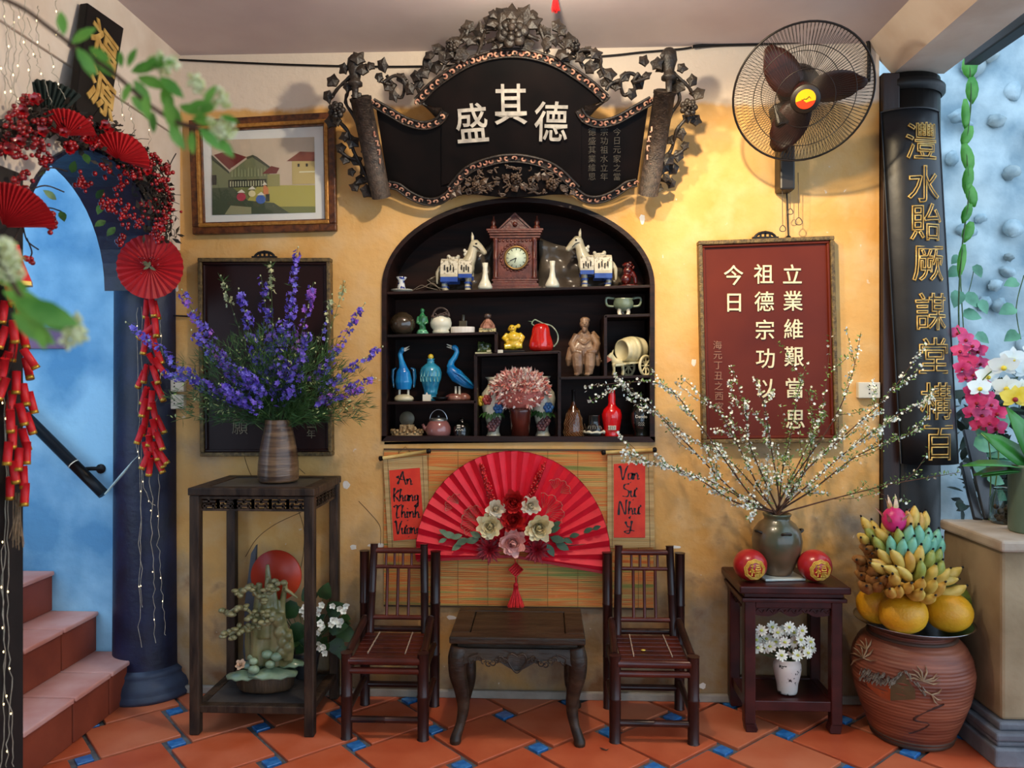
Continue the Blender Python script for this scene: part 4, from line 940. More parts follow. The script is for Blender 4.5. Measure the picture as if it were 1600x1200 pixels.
for pts in ([(644, 452, 18), (658, 444, 14), (668, 448, 10), (684, 452, 12)], [(650, 450, 20), (662, 447, 12), (676, 441, 16), (688, 453, 10)], [(668, 436, 14), (680, 446, 8), (694, 452, 10)]): b.tube(bez([V(P(x, y, .03 + d * .002).x, .03 + d * .002, max(s1(x) + .002, s1(x) + (455 - y) * K)) for x, y, d in pts], 5), .0012, 5)
solo(b, 'dry_twigs', mat('pale_twig', '#8a7c68', rough=.8), 'loose pale dry twigs beside the left ceramic horse', 'twigs')
# second shelf, left ----------------------------------------------
pot(629, s2, [(0, 0), (10, 0), (17, 5), (20.5, 14), (20, 22), (15, 30), (8, 34), (7, 35.5), (5, 34), (0, 32)], mat('brown_glaze', '#31271a', '#45382a', scale=8, rough=.12, coat=.7), 'round dark brown glazed jar at the left end of second shelf', 'jar', 'jar')
o = at(660, s2); t = thing('green_figurine', 'small green glazed standing figurine on the second shelf', 'figurine', o)
M_GRN = mat('green_glaze', '#0f4a26', '#3a8a54', scale=40, rough=.2, coat=.5)
b = MB(); b.lathe([(r * K, z * K) for r, z in ((0, 6), (6, 7), (5, 14), (6, 24), (5, 30), (2.5, 33), (2.5, 34))], 14, o); b.ball(o + V(0, 0, 37 * K), (3.4 * K, 3.4 * K, 4.4 * K), 10, 8); b.tube([o + V(-6 * K, -.004, 28 * K), o + V(-8 * K, -.006, 18 * K), o + V(-3 * K, -.014, 16 * K)], 2.3 * K, 8); b.tube([o + V(6 * K, -.004, 28 * K), o + V(8 * K, -.006, 18 * K), o + V(3 * K, -.014, 16 * K)], 2.3 * K, 8); b.build('figure', M_GRN, t, remesh=1.1 * K)
b = MB(); b.lathe([(0, 0), (9 * K, 0), (10 * K, 2 * K), (7 * K, 7 * K), (0, 9 * K)], 12, o)
for k in range(8): b.leaf(o + V(4 * K * math.cos(k * .785), 4 * K * math.sin(k * .785), 2 * K), V(math.cos(k * .785), math.sin(k * .785), .4), (0, 0, 1), 7 * K, 6 * K, 0, .1)
b.build('lotus_base', mat('pale_green_glaze', '#5aa878', '#7cc098', scale=40, rough=.2, coat=.4), t)
o = at(689, s2); t = thing('lidded_pot', 'cream round pot with dark branch handle on the second shelf', 'pot', o)
b = MB(); b.lathe([(r * K, z * K) for r, z in ((0, 0), (13, 0), (13.5, 4), (12, 5.5), (16, 11), (17, 17), (15, 24), (10, 28), (0, 29))], 28, o); b.build('bowl', M_CREAMV, t)
b = MB(); b.tube([o + V(13 * K * math.cos(a), 0, (27 + 14 * math.sin(a)) * K) for a in [PI * k / 12 for k in range(13)]], 1.6 * K, 7)
for k in range(9): b.tube(bez([o + V(rnd(-14, 14) * K, -8 * K, rnd(22, 29) * K), o + V(rnd(-14, 14) * K, -12 * K, rnd(22, 30) * K), o + V(rnd(-14, 14) * K, -9 * K, rnd(24, 36) * K)], 4), 1.0 * K, 5)
b.build('branch_handle', mat('dark_branch_glaze', '#3a2c26', '#5e4a40', scale=60, rough=.4), t)
b = MB(); p = at(723, s2); b.prism([p + V(19 * K * math.cos(a) * (1 if abs(math.cos(a)) < .9 else 1), 0, 0) + V(0, 10 * K * math.sin(a), 0) for a in [2 * PI * k / 20 for k in range(20)]], (0, 0, 10 * K)); solo(b, 'white_box', mat('white_soap', '#ded4c4', '#e8e0d4', scale=12, rough=.5), 'white oval block in front of a small bottle on second shelf', 'box', bevel=.003)
p = at(724, s2, .14); b = MB(); b.bx(p.x - 6.5 * K, p.x + 6.5 * K, .12, .15, p.z, p.z + 21 * K); b.lathe([(3 * K, 21 * K), (3 * K, 31 * K), (0, 31 * K)], 10, (p.x, .135, p.z)); solo(b, 'small_bottle', mat('olive_glass', '#4a4230', rough=.2, coat=.3), 'small olive square bottle behind the white oval block', 'bottle', bevel=.002)
o = at(762, s2); t = thing('perfume_bottle', 'small amber perfume bottle with round stopper, right end of second shelf', 'bottle', o)
b = MB(); b.lathe([(0, 6 * K), (12.5 * K, 6 * K), (11 * K, 12 * K), (6 * K, 19 * K), (3 * K, 22 * K), (0, 22 * K)], 6, o, smooth=False); b.build('flask', mat('amber_glass', '#7c4a34', '#c49078', scale=60, rough=.1, coat=.6), t)
b = MB(); b.bx(o.x - 13 * K, o.x + 13 * K, o.y - 8 * K, o.y + 8 * K, o.z, o.z + 6.5 * K); b.build('gilt_foot', mat('gilt_cream', '#d8c488', '#8a7444', scale=120, rough=.4, lo=.5, hi=.55), t, bevel=.001)
b = MB(); b.lathe([(2.5 * K, 22 * K), (6 * K, 23 * K), (6 * K, 28 * K), (3 * K, 30 * K), (0, 30 * K)], 12, o); b.build('stopper', mat('bronze_glass', '#4a3a30', rough=.2, coat=.4), t)
# centre row -------------------------------------------------------
o = at(757, s3); t = thing('jade_frog', 'small green jade frog on a pale plate beside the divider', 'figurine', o)
b = MB(); b.bx(o.x - 14 * K, o.x + 12 * K, o.y - 8 * K, o.y + 8 * K, o.z, o.z + 2.4 * K); b.bx(o.x + 4 * K, o.x + 11 * K, o.y - 9 * K, o.y - 5 * K, o.z + 2.4 * K, o.z + 6 * K); b.build('plate', mat('pale_plate', '#c8c49a', rough=.4), t, bevel=.001)
b = MB(); b.ball(o + V(-2 * K, 0, 8 * K), (10 * K, 7 * K, 6.5 * K), 14, 8); b.ball(o + V(-5 * K, -.008, 14 * K), (6 * K, 5 * K, 5 * K), 12, 8); b.ball(o + V(5 * K, 0, 13 * K), (7 * K, 5 * K, 5 * K), 10, 7)
for s in (-1, 1): b.ball(o + V((-5 + s * 3.5) * K, -.012, 18 * K), 1.9 * K, 8, 6); b.tube([o + V(s * 7 * K, -.010, 8 * K), o + V(s * 10 * K, -.018, 3 * K)], 2.6 * K, 8)
b.build('frog', mat('jade_green', '#27361a', '#5a6a34', scale=30, rough=.2, coat=.5), t, remesh=1.2 * K, smooth=2)
M_YEL = mat('yellow_glaze', '#d8a818', '#e8c840', scale=25, rough=.3, coat=.4)
o = at(802, s3); t = thing('laughing_figurine', 'bright yellow round-bellied seated figurine beside the red pitcher', 'figurine', o); o2 = o + V(0, 0, 4 * K)
b = MB(); b.ball(o2 + V(0, 0, 10 * K), (15 * K, 11 * K, 10 * K), 14, 9); b.ball(o2 + V(1 * K, -.006, 19 * K), (12 * K, 10 * K, 10 * K), 14, 9); b.ball(o2 + V(-2 * K, -.004, 34 * K), (5.6 * K, 5.4 * K, 6 * K), 12, 9)
b.tube([o2 + V(-9 * K, 0, 25 * K), o2 + V(-15 * K, -.01, 18 * K), o2 + V(-9 * K, -.026, 14 * K)], [4 * K, 3.8 * K, 3 * K], 8); b.tube([o2 + V(9 * K, 0, 25 * K), o2 + V(15 * K, -.008, 20 * K), o2 + V(12 * K, -.024, 12 * K)], [4.4 * K, 4 * K, 3 * K], 8)
b.tube([o2 + V(-4 * K, -.02, 6 * K), o2 + V(-14 * K, -.024, 5 * K)], 4.5 * K, 8); b.tube([o2 + V(4 * K, -.02, 6 * K), o2 + V(14 * K, -.02, 7 * K)], 4.5 * K, 8); b.tube([o2 + V(3 * K, 0, 37 * K), o2 + V(7 * K, 0, 37 * K)], 2 * K, 8); b.ball(o2 + V(8 * K, 0, 38 * K), (3.6 * K, 2.6 * K, 3.6 * K), 10, 7)
for s in (-1, 1): b.ball(o2 + V((-2 + s * 5.6) * K, 0, 33 * K), (1.2 * K, 1.6 * K, 3 * K), 8, 6)
b.ball(o2 + V(-2.4 * K, -5.6 * K, 33.5 * K), 1.2 * K, 6, 5); b.build('figure', M_YEL, t, remesh=1.0 * K, smooth=2)
b = MB()
for s in (-1, 1): b.ball(o2 + V((-2 + s * 2.2) * K, -7.0 * K, 35.5 * K), .8 * K, 6, 5)
b.tube([o2 + V(-4.5 * K, -6.6 * K, 31 * K), o2 + V(-2 * K, -7.2 * K, 29.8 * K), o2 + V(.6 * K, -6.6 * K, 31 * K)], .5 * K, 5); b.build('face_marks', M_IRON, t)
b = MB(); b.bx(o.x - 20 * K, o.x + 18 * K, o.y - 12 * K, o.y + 10 * K, o.z, o.z + 3.6 * K); b.build('black_base', M_BLACK, t, bevel=.001)
p = at(782, s3, .03); b = MB(); b.bx(p.x - 5 * K, p.x + 4 * K, .025, .03, p.z, p.z + 5 * K); solo(b, 'price_card', M_CER, 'tiny white card leaning in front of the yellow figurine', 'card')
o = at(845, s3); t = thing('fruit_pitcher', 'glossy red pitcher shaped like a water apple, on the centre shelf', 'pitcher', o)
b = MB(); pr = [(0, 1), (10, 0), (17, 3), (19, 9), (17.5, 17), (14.5, 27), (13.5, 36), (11, 41.5), (6, 44), (0, 44.5)]; n = 40
vs = []; b.lathe([(r * K, z * K) for r, z in pr], n, o)
for v in b.v:
    a = math.atan2(v.y - o.y, v.x - o.x); rr = math.hypot(v.x - o.x, v.y - o.y); s_ = 1 + .07 * math.cos(5 * a + .9) * max(0, 1 - (v.z - o.z) / (44 * K)); v.x = o.x + (v.x - o.x) * s_; v.y = o.y + (v.y - o.y) * s_
b.build('body', mat('red_glaze', '#c41a14', '#d42a1e', scale=10, rough=.12, coat=.8), t)
b = MB(); b.tube(bez([o + V(-8 * K, 0, 40 * K), o + V(-14 * K, 0, 44 * K), o + V(-10 * K, 0, 50 * K), o + V(-4 * K, 0, 48 * K), o + V(4 * K, 0, 44 * K), o + V(17 * K, 0, 40 * K), o + V(26 * K, 0, 28 * K), o + V(26 * K, 0, 16 * K), o + V(20 * K, 0, 8 * K)], 6), 1.1 * K, 7); b.tube([o + V(-13 * K, 0, 47 * K), o + V(-20 * K, 0, 48 * K)], [.9 * K, .2 * K], 6); b.build('handle', mat('pale_glaze_green', '#c8c8b0', '#4a7a4a', scale=14, rough=.25, coat=.4), t)
# seated man statue -----------------------------------------------
M_STAT = mat('carved_boxwood', '#6e503a', '#a07e5e', scale=14, rough=.4, bump=.4, bscale=70, coat=.15)
o = at(911, s6, .08); t = thing('seated_statue', 'carved brown statuette of a bearded robed man sitting, right of red pitcher', 'statue', o)
def w(x, z, y=0.0): return o + V(x * K, y * K, z * K)
b = MB(); b.tube([w(1, 34, 2), w(1, 50, 3), w(2, 66, 2), w(3, 72, 1)], [15 * K, 15 * K, 11 * K, 6 * K], 14, flat=.75)
b.tube([w(3, 70, 0), w(3, 77, -1)], [5 * K, 4.5 * K], 10); b.ball(w(2, 82, -2), (7.4 * K, 7.6 * K, 8.6 * K), 14, 10); b.ball(w(3, 88, 0), (8 * K, 8 * K, 5 * K), 12, 8)
b.ball(w(2, 81, -9), (1.3 * K, 2 * K, 2 * K), 8, 6); b.ball(w(1.5, 73, -7), (4 * K, 3 * K, 5.5 * K), 10, 7)
for s in (-1, 1):
    b.ball(w(2 + s * 6.4, 82, -1), (1.4 * K, 2 * K, 2.8 * K), 8, 6)
    b.tube([w(2 + s * 11, 64, 1), w(2 + s * 19, 50, -4), w(2 + s * 15, 38, -12), w(2 + s * 4, 36, -16)], [6.5 * K, 6.5 * K, 6 * K, 4 * K], 10)
    b.tube([w(s * 7, 32, -2), w(s * 10, 30, -16), w(s * 9, 16, -19), w(s * 8, 4, -17)], [10 * K, 9 * K, 8 * K, 6 * K], 10); b.ball(w(s * 8 - 3, 2.6, -20), (4.5 * K, 7 * K, 2.6 * K), 10, 7)
    b.tube([w(s * 18, 44, -4), w(s * 22, 26, -5), w(s * 23, 16, -4)], [6 * K, 6 * K, 3 * K], 8)
b.ball(w(0, 20, 0), (18 * K, 10 * K, 14 * K), 14, 9)
for k in range(16):
    x = -16 + k * 2.2; b.tube([w(x * .6, 60 - abs(x) * .3, -9), w(x * .8, 44, -13), w(x, 20 + rnd(-4, 4), -15)], [1.4 * K, 2.2 * K, 1.8 * K], 6)
for k in range(4): b.tube(bez([w(-9 + k, 58 - k * 6, -9), w(1, 50 - k * 6, -14), w(11 - k, 58 - k * 6, -9)], 4), 1.8 * K, 6)
b.tube([w(15, 70, 4), w(22, 60, 6), w(23, 42, 6)], [3 * K, 5 * K, 4 * K], 8)
b.build('figure', M_STAT, t, remesh=.8 * K, smooth=1)
b = MB(); b.ball(w(0, 9, 6), (16 * K, 12 * K, 10 * K), 12, 8); b.tube([w(-25, 22, -4), w(-10, 18, 0), w(12, 18, 0), w(29, 24, -4)], [2 * K, 5 * K, 5 * K, 2 * K], 8); b.build('rock_seat', M_STAT, t, remesh=1.4 * K)
b = MB()
for s in (-1, 1): b.ball(w(2 + s * 2.6, 83, -8.6), .8 * K, 6, 5)
b.tube([w(0, 77.5, -8.6), w(2, 77, -9.2), w(4, 77.5, -8.6)], .5 * K, 5); b.build('eyes_and_mouth', M_IRON, t)
# right column -----------------------------------------------------
M_CEL = mat('celadon', '#64725a', '#8a967c', scale=14, rough=.25, coat=.4)
o = at(974, s5); t = thing('celadon_censer', 'pale green two-handled censer on feet, upper right compartment', 'censer', o)
b = MB(); b.lathe([(r * K, z * K) for r, z in ((0, 6), (9, 7), (15, 13), (16, 19), (14.5, 24), (16, 26), (15, 26), (13, 22), (0, 12))], 26, o); b.build('bowl', M_CEL, t)
for s in (-1, 1):
    b = MB(); b.tube(bez([o + V(s * 13 * K, 0, 26 * K), o + V(s * 26 * K, 0, 27 * K), o + V(s * 25 * K, 0, 16 * K), o + V(s * 15 * K, 0, 14 * K)], 5), 2 * K, 8); b.build('handle', M_CEL, t)
for a in (-2.3, -.85, 1.57):
    b = MB(); q = o + V(9 * K * math.cos(a), 9 * K * math.sin(a), 0); b.tube([q + V(0, 0, 10 * K), q + V(2 * K * math.cos(a), 0, 5 * K), q], [3.5 * K, 3 * K, 3 * K], 8); b.build('foot', M_CER, t)
M_CART = mat('cream_cart', '#c4b98c', '#d8cfa8', scale=16, rough=.45)
o = at(985, s6, .09); t = thing('ox_cart', 'cream ornament of an animal pulling a barrel on a cart', 'ornament', o)
b = MB(); ax = V(.72, .5, .06).normalized(); c = w0 = o + V(2 * K, 0, 40 * K)
b.lathe([(r * K, z * K) for r, z in ((0, -19), (15, -19), (15, -20.5), (17, -20.5), (18, -16), (18, -12), (19.5, -12), (20.5, -6), (20.5, -3), (21, -3), (21, 3), (20.5, 3), (20.5, 8), (19, 14), (19, 17), (17, 20), (0, 20))], 28, c, axis=ax); b.build('barrel', M_CART, t)
b = MB(); q = V(c.x, c.y, o.z + 20 * K); b.bar(q - ax * 34 * K + V(0, -.02, -2 * K), q + ax * 18 * K + V(0, -.02, 0), 3 * K, 3 * K); b.bar(q - ax * 34 * K + V(0, .02, -2 * K), q + ax * 18 * K + V(0, .02, 0), 3 * K, 3 * K); b.bar(q - ax * 18 * K, q + ax * 20 * K, 30 * K, 3 * K); b.build('cart_bed', M_CART, t)
for wc in (V(22 * K, -.042, 15 * K), V(-2 * K, .03, 15 * K)):
    b = MB(); n = 22; cc_ = o + wc; d1 = V(.62, .0, .0) + V(0, .4, 0); d1.normalize(); r = 15 * K
    b.tube([cc_ + d1 * r * .8 * math.cos(2 * PI * k / n) + V(0, 0, r * math.sin(2 * PI * k / n)) for k in range(n + 1)], 2.2 * K, 8, cap=False)
    for k in range(4): a = PI * k / 4; b.tube([cc_ + d1 * r * .8 * math.cos(a) + V(0, 0, r * math.sin(a)), cc_ - d1 * r * .8 * math.cos(a) - V(0, 0, r * math.sin(a))], 1.3 * K, 6)
    b.ball(cc_, 3 * K, 8, 6); b.build('wheel', M_CART, t)
b = MB(); h = o + V(-22 * K, -.02, 0)
b.ball(h + V(2 * K, 0, 20 * K), (10 * K, 6 * K, 7 * K), 12, 8); b.tube([h + V(-4 * K, 0, 23 * K), h + V(-9 * K, -.004, 31 * K)], [5 * K, 4 * K], 9); b.tube([h + V(-7 * K, -.003, 32 * K), h + V(-15 * K, -.008, 27 * K)], [4.4 * K, 2.8 * K], 9)
for x in (-5, 9):
    for y in (-3, 3): b.tube([h + V(x * K, y * K, 18 * K), h + V((x + 1) * K, y * K, 8 * K), h + V(x * K, y * K, 0)], [3 * K, 2 * K, 2.4 * K], 8)
for s in (-1, 1): b.tube([h + V(-7 * K, s * 2.5 * K, 34 * K), h + V(-5 * K, s * 5 * K, 41 * K)], [1.6 * K, .5 * K], 7)
b.build('animal', M_CART, t, remesh=1.0 * K, smooth=1)
b = MB(); b.prism([h + V(-18 * K, -.022, 32 * K), h + V(-8 * K, -.024, 24 * K), h + V(-18 * K, -.022, 18 * K)], (0, .002, 0)); b.build('red_tag', mat('red_tag', '#a85a44', rough=.6), t)
# left middle: cranes and vase --------------------------------------
M_TURQ = mat('turquoise_glaze', '#1270b6', '#2a9ace', scale=10, rough=.14, coat=.7)
M_TURQ2 = mat('turquoise_dark', '#0b3f63', '#14618a', scale=10, rough=.2, coat=.5)
def crane(px, face, lab, front):
    o = at(px, s4, .08); t = thing('ceramic_crane', lab, 'bird', o)
    def w(x, z, y=0.0): return o + V(x * K, y * K, z * K)
    b = MB()
    if front:
        b.tube([w(0, 18), w(0, 30), w(-1, 46), w(-1, 54)], [11 * K, 14 * K, 11 * K, 6 * K], 14, flat=.85); b.tube([w(-1, 52), w(-4, 64), w(-6, 74), w(-3, 80)], [7 * K, 4.4 * K, 4 * K, 4.4 * K], 10); b.ball(w(-1, 81, -2), (5 * K, 5 * K, 4.4 * K), 10, 7)
    else:
        b.tube([w(28, 19, 3), w(16, 26, 1), w(2, 38), w(-7, 48), w(-8, 56)], [3 * K, 9 * K, 14 * K, 11 * K, 6 * K], 14, flat=.8); b.tube([w(-8, 52), w(-7, 60), w(-1, 68), w(2, 76), w(0, 82)], [7 * K, 5 * K, 4.4 * K, 4 * K, 4.4 * K], 10); b.ball(w(-2, 83), (5.4 * K, 4.6 * K, 4.4 * K), 10, 7)
    b.build('body', M_TURQ, t, remesh=1.1 * K, smooth=3)
    if front:
        for s in (-1, 1): b = MB(); b.tube([w(s * 12, 52, 0), w(s * 17, 50, -2), w(s * 18, 38, -2), w(s * 16, 20, 0)], [3 * K, 4.5 * K, 5 * K, 2 * K], 9, flat=.5); b.build('wing', M_TURQ2, t, smooth=1)
        bp = (w(2, 82, -5), w(10, 86, -7))
    else:
        for y in (-9, 9): b = MB(); b.tube([w(-4, 46, y), w(10, 40, y * 1.1), w(26, 26, y * .8), w(33, 20, y * .4)], [4 * K, 9 * K, 6 * K, 1 * K], 10, flat=.35); b.build('wing', M_TURQ, t, smooth=1)
        bp = (w(-5, 84, 0), w(-14, 88, -1))
    b = MB(); d = bp[1] - bp[0]; b.tube([bp[0], bp[1]], [2 * K, .6 * K], 7); b.tube([bp[0] + V(0, 0, -2.6 * K), bp[1] + V(0, 0, -4 * K)], [1.8 * K, .5 * K], 7); b.build('beak', M_CER, t)
    for s in ((-7, 7) if front else (0, 6)):
        b = MB(); b.tube([w(s, 22), w(s, 6)], 1.9 * K, 8); b.build('leg', M_CER, t)
    b = MB(); b.ball(w(0 if front else -2, 3), (16 * K, 9 * K, 8 * K), 14, 8)
    if not front: b.ball(w(13, 3, 3), (11 * K, 8 * K, 9 * K), 12, 7)
    for v in b.v: v.z = max(v.z, o.z)
    b.build('rock_base', mat('cream_rock', '#b8ac84', '#d4caa8', scale=20, rough=.3, coat=.4) if front else mat('maroon_rock', '#5c2226', '#a06a54', scale=20, rough=.25, coat=.5), t)
crane(631, 1, 'turquoise ceramic crane with raised wings at left of the blue vase', True); crane(712, -1, 'turquoise ceramic crane bending its neck, right of the blue vase', False)
o = at(673, s4, .08); t = thing('lidded_blue_vase', 'turquoise lidded vase with yellow knob between the two cranes', 'vase', o)
b = MB(); b.lathe([(r * K, z * K) for r, z in ((0, 0), (11, 0), (11, 3), (9, 4), (9, 9), (11, 11), (10.5, 14), (13, 24), (17, 36), (17.5, 44), (15, 52), (9, 57), (6, 59), (5.5, 64), (7, 66), (0, 66))], 28, o); b.build('body', mat('crackle_turquoise', '#0f6a94', '#3f9aae', scale=22, rough=.18, coat=.6), t)
b = MB(); b.ball(o + V(0, 0, 69 * K), (4.6 * K, 4.6 * K, 4.6 * K), 12, 8); b.build('knob', M_YEL, t)
b = MB()
for k in range(12): a = -2.6 + k * .18; b.tube([o + V(17.4 * K * math.cos(a), 17.4 * K * math.sin(a), 38 * K), o + V(17.0 * K * math.cos(a + .09), 17.0 * K * math.sin(a + .09), (47 if k % 2 else 30) * K)], .8 * K, 5)
b.build('raised_pattern', mat('pale_turquoise', '#78b4b0', rough=.3), t)
p = at(667, s4, .03); b = MB(); b.bx(p.x - 6.5 * K, p.x + 6.5 * K, .028, .031, p.z, p.z + 10 * K); b.prism([p + V(-2 * K, -.002, 10 * K), p + V(2 * K, -.002, 10 * K), p + V(0, -.002, 14 * K)], (0, .003, 0)); solo(b, 'price_card', M_CER, 'small white card in front of the lidded blue vase', 'card')
p = at(690, s4, .1); b = MB(); b.lathe([(0, 0), (6 * K, 0), (14 * K, 6 * K), (13.4 * K, 6 * K), (5 * K, 1.5 * K), (0, 1.5 * K)], 18, at(688, s4, .035)); solo(b, 'dark_saucer', M_BLACK, 'small dark saucer beside the white card', 'saucer')
# left bottom -------------------------------------------------------
o = at(636, s0); t = thing('resin_ornament', 'pale brown pierced ornament with round stone disc, bottom left compartment', 'ornament', o); M_RES = mat('tan_resin', '#7a5c38', '#b09468', scale=40, rough=.5, bump=.6, bscale=90)
b = MB(); b.lathe([(0, 0), (24 * K, 0), (25 * K, 4 * K), (24 * K, 12 * K), (20 * K, 13 * K), (0, 13 * K)], 26, o)
for v in b.v: v.y = o.y + (v.y - o.y) * .5
for k in range(26): b.ball(o + V(24 * K * math.cos(k * .2417), 12 * K * math.sin(k * .2417), (12 + 3 * (k % 2)) * K), 2.6 * K, 7, 5)
b.build('pierced_base', M_RES, t)
b = MB()
for k in range(12): b.ball(o + V(rnd(-10, 14) * K, -4 * K, rnd(14, 22) * K), rnd(2, 3.6) * K, 7, 5)
b.bx(o.x - 11 * K, o.x + 11 * K, o.y - 3 * K, o.y + 4 * K, o.z + 12 * K, o.z + 24 * K); b.build('carved_crest', M_RES, t)
b = MB(); b.lathe([(0, -2 * K), (11.5 * K, -2 * K), (12 * K, 0), (11.5 * K, 2 * K), (0, 2 * K)], 26, o + V(0, 0, 33 * K), axis=(0, -1, 0)); b.build('stone_disc', mat('grey_stone_disc', '#4a4438', '#6a6450', scale=20, rough=.5), t)
o = at(685, s0); t = thing('kettle', 'dusty pink glazed kettle with thin wire handle', 'kettle', o); M_PK = mat('pink_glaze', '#84504c', '#9a645e', scale=6, rough=.15, coat=.6)
b = MB(); b.lathe([(r * K, z * K) for r, z in ((0, 0), (12, 0), (17, 4), (20, 12), (19.5, 20), (16, 27), (13, 30), (12, 30), (0, 29))], 30, o); b.tube([o + V(-17 * K, 0, 14 * K), o + V(-22 * K, 0, 18 * K), o + V(-25 * K, 0, 24 * K)], [4 * K, 3 * K, 2 * K], 9); b.build('body', M_PK, t)
b = MB(); b.lathe([(13.5 * K, 29 * K), (13.5 * K, 32.5 * K), (11 * K, 34 * K), (0, 34.5 * K)], 24, o); b.ball(o + V(0, 0, 36 * K), 2.4 * K, 8, 6); b.build('lid', mat('steel_dull', '#8a8a84', rough=.35, metal=.8), t)
b = MB(); b.tube([o + V(14 * K * math.cos(a), 0, (29 + 18 * math.sin(a)) * K) for a in [PI * k / 14 for k in range(15)]], .9 * K, 6); b.build('wire_handle', M_STEEL, t)
M_BG = mat('black_glaze', '#0c0c0b', '#1c1e1a', scale=20, rough=.15, coat=.7)
def scribble(b, c, wd, rows, m=0):
    for k in range(rows):
        z = -k * 3.2 * K; n = 7; b.tube(bez([c + V((-.5 + j / (n - 1)) * wd, 0, z + (1.2 if j % 2 else -1.0) * K) for j in range(n)], 3), .45 * K, 4, m)
o = at(722, s0); t = thing('black_pot', 'small black lidded pot with white lettering, left of flower vases', 'pot', o)
b = MB(); b.lathe([(r * K, z * K) for r, z in ((0, 0), (13, 0), (14, 2), (14, 4), (12, 5), (14, 12), (13, 20), (9, 25), (5, 27), (5, 30), (3, 33), (0, 34))], 24, o); b.build('body', M_BG, t)
b = MB(); scribble(b, o + V(-3 * K, -14.6 * K, 15 * K), 12 * K, 1); scribble(b, o + V(-4 * K, -13.6 * K, 22 * K), 5 * K, 2); b.build('white_lettering', M_CER, t)
# centre: flower vases and pink flowers -------------------------------
def fvase(px, lab):
    o = at(px, s0, .12); t = thing('flower_relief_vase', lab, 'vase', o); k = S(.12)
    b = MB(); b.lathe([(r * k, z * k) for r, z in ((0, 0), (11.5, 0), (12, 2), (9, 9), (9, 16), (13, 30), (18.5, 48), (20, 60), (18, 70), (11, 79), (8.5, 84), (9, 90), (13, 95), (12, 95), (7, 86), (0, 80))], 28, o); b.build('body', M_CREAMV, t)
    r0 = 19.5 * k
    for nm, m, pts in (('blue_flower', mat('relief_blue', '#2c5a94', '#4a80b8', scale=40, rough=.3), ((-1.1, 47),)), ('red_flower', mat('relief_red', '#8a2a2a', '#b05048', scale=40, rough=.35), ((-1.0 if px < 800 else -1.9, 62), (-2.0, 60))), ('yellow_flower', mat('relief_yellow', '#d0b030', rough=.4), ((-2.6, 58),)), ('dark_flower', mat('relief_plum', '#4a2a30', '#7a4a4a', scale=40, rough=.4), ((-1.2, 26), (-1.7, 18)))):
        for a, z in pts:
            b = MB(); rr = r0 if z > 40 else 12 * k; c = o + V(rr * math.cos(a), rr * math.sin(a), z * k)
            for j in range(6): b.ball(c + V(5 * k * math.cos(j * 1.047), -.002, 5 * k * math.sin(j * 1.047)), (3.8 * k, 2 * k, 3.8 * k), 7, 5)
            b.ball(c + V(0, -.005, 0), 2.6 * k, 7, 5); b.build(nm, m, t)
    b = MB()
    for j in range(9): a = -2.7 + j * .25; b.leaf(o + V(16 * k * math.cos(a), 16 * k * math.sin(a), rnd(38, 44) * k), V(math.cos(a) * .5, -.2, rnd(-1, -.3)), (math.cos(a), math.sin(a), .2), 11 * k, 6 * k, 0, .1)
    b.build('relief_leaves', M_GREEN, t)
fvase(771, 'white vase with relief flowers, left of the pink flower pot'); fvase(848, 'white vase with relief flowers, right of the pink flower pot')
o = at(813, s0, .05); t = thing('brown_cup', 'tall reddish-brown cup holding the pink dried flowers', 'cup', o); k = S(.05)
b = MB(); b.lathe([(r * k, z * k) for r, z in ((0, 0), (14, 0), (17, 42), (18, 48), (17, 48), (13, 6), (0, 4))], 26, o); b.build('cup_body', mat('brown_red_glaze', '#4a1a12', '#5e261a', scale=5, rough=.25, coat=.4), t)
t = thing('pink_flowers', 'dome of pale pink dried flowers in the brown cup', 'flowers', o + V(0, 0, 44 * k))
c = o + V(0, 0, 74 * k); mats = [mat('dry_pink', '#e2a296', '#d88c82', scale=40, rough=.7), mat('dry_pink_pale', '#f0dccc', rough=.7), mat('dry_pink_deep', '#c46c5e', rough=.7)]
b = MB(); b.ball(c + V(0, 0, -4 * k), (38 * k, 27 * k, 26 * k), 14, 9, 2); b.build('flower_mass', mats, t)
b = MB()
for q in range(1500):
    d = rvec().normalized(); d.z = abs(d.z) * 1.0 if R.random() < .8 else d.z * .8
    if d.y > .35: d.y = -d.y
    p = c + V(d.x * 42 * k, d.y * 30 * k, d.z * 31 * k) * rnd(.86, 1.06); b.leaf(p, d + rvec(.5), rvec(), rnd(6, 11) * k, rnd(3, 5) * k, R.choice((0, 0, 1, 1, 1, 2)), .3, 2)
b.build('petals', mats, t, kind='stuff')
b = MB()
for q in range(22): a = rnd(0, 6.28); b.tube([o + V(8 * k * math.cos(a), 8 * k * math.sin(a), 14 * k), c + V(25 * k * math.cos(a), 18 * k * math.sin(a), -10 * k)], .5 * k, 4)
b.build('stems', M_GREEN, t, kind='stuff')
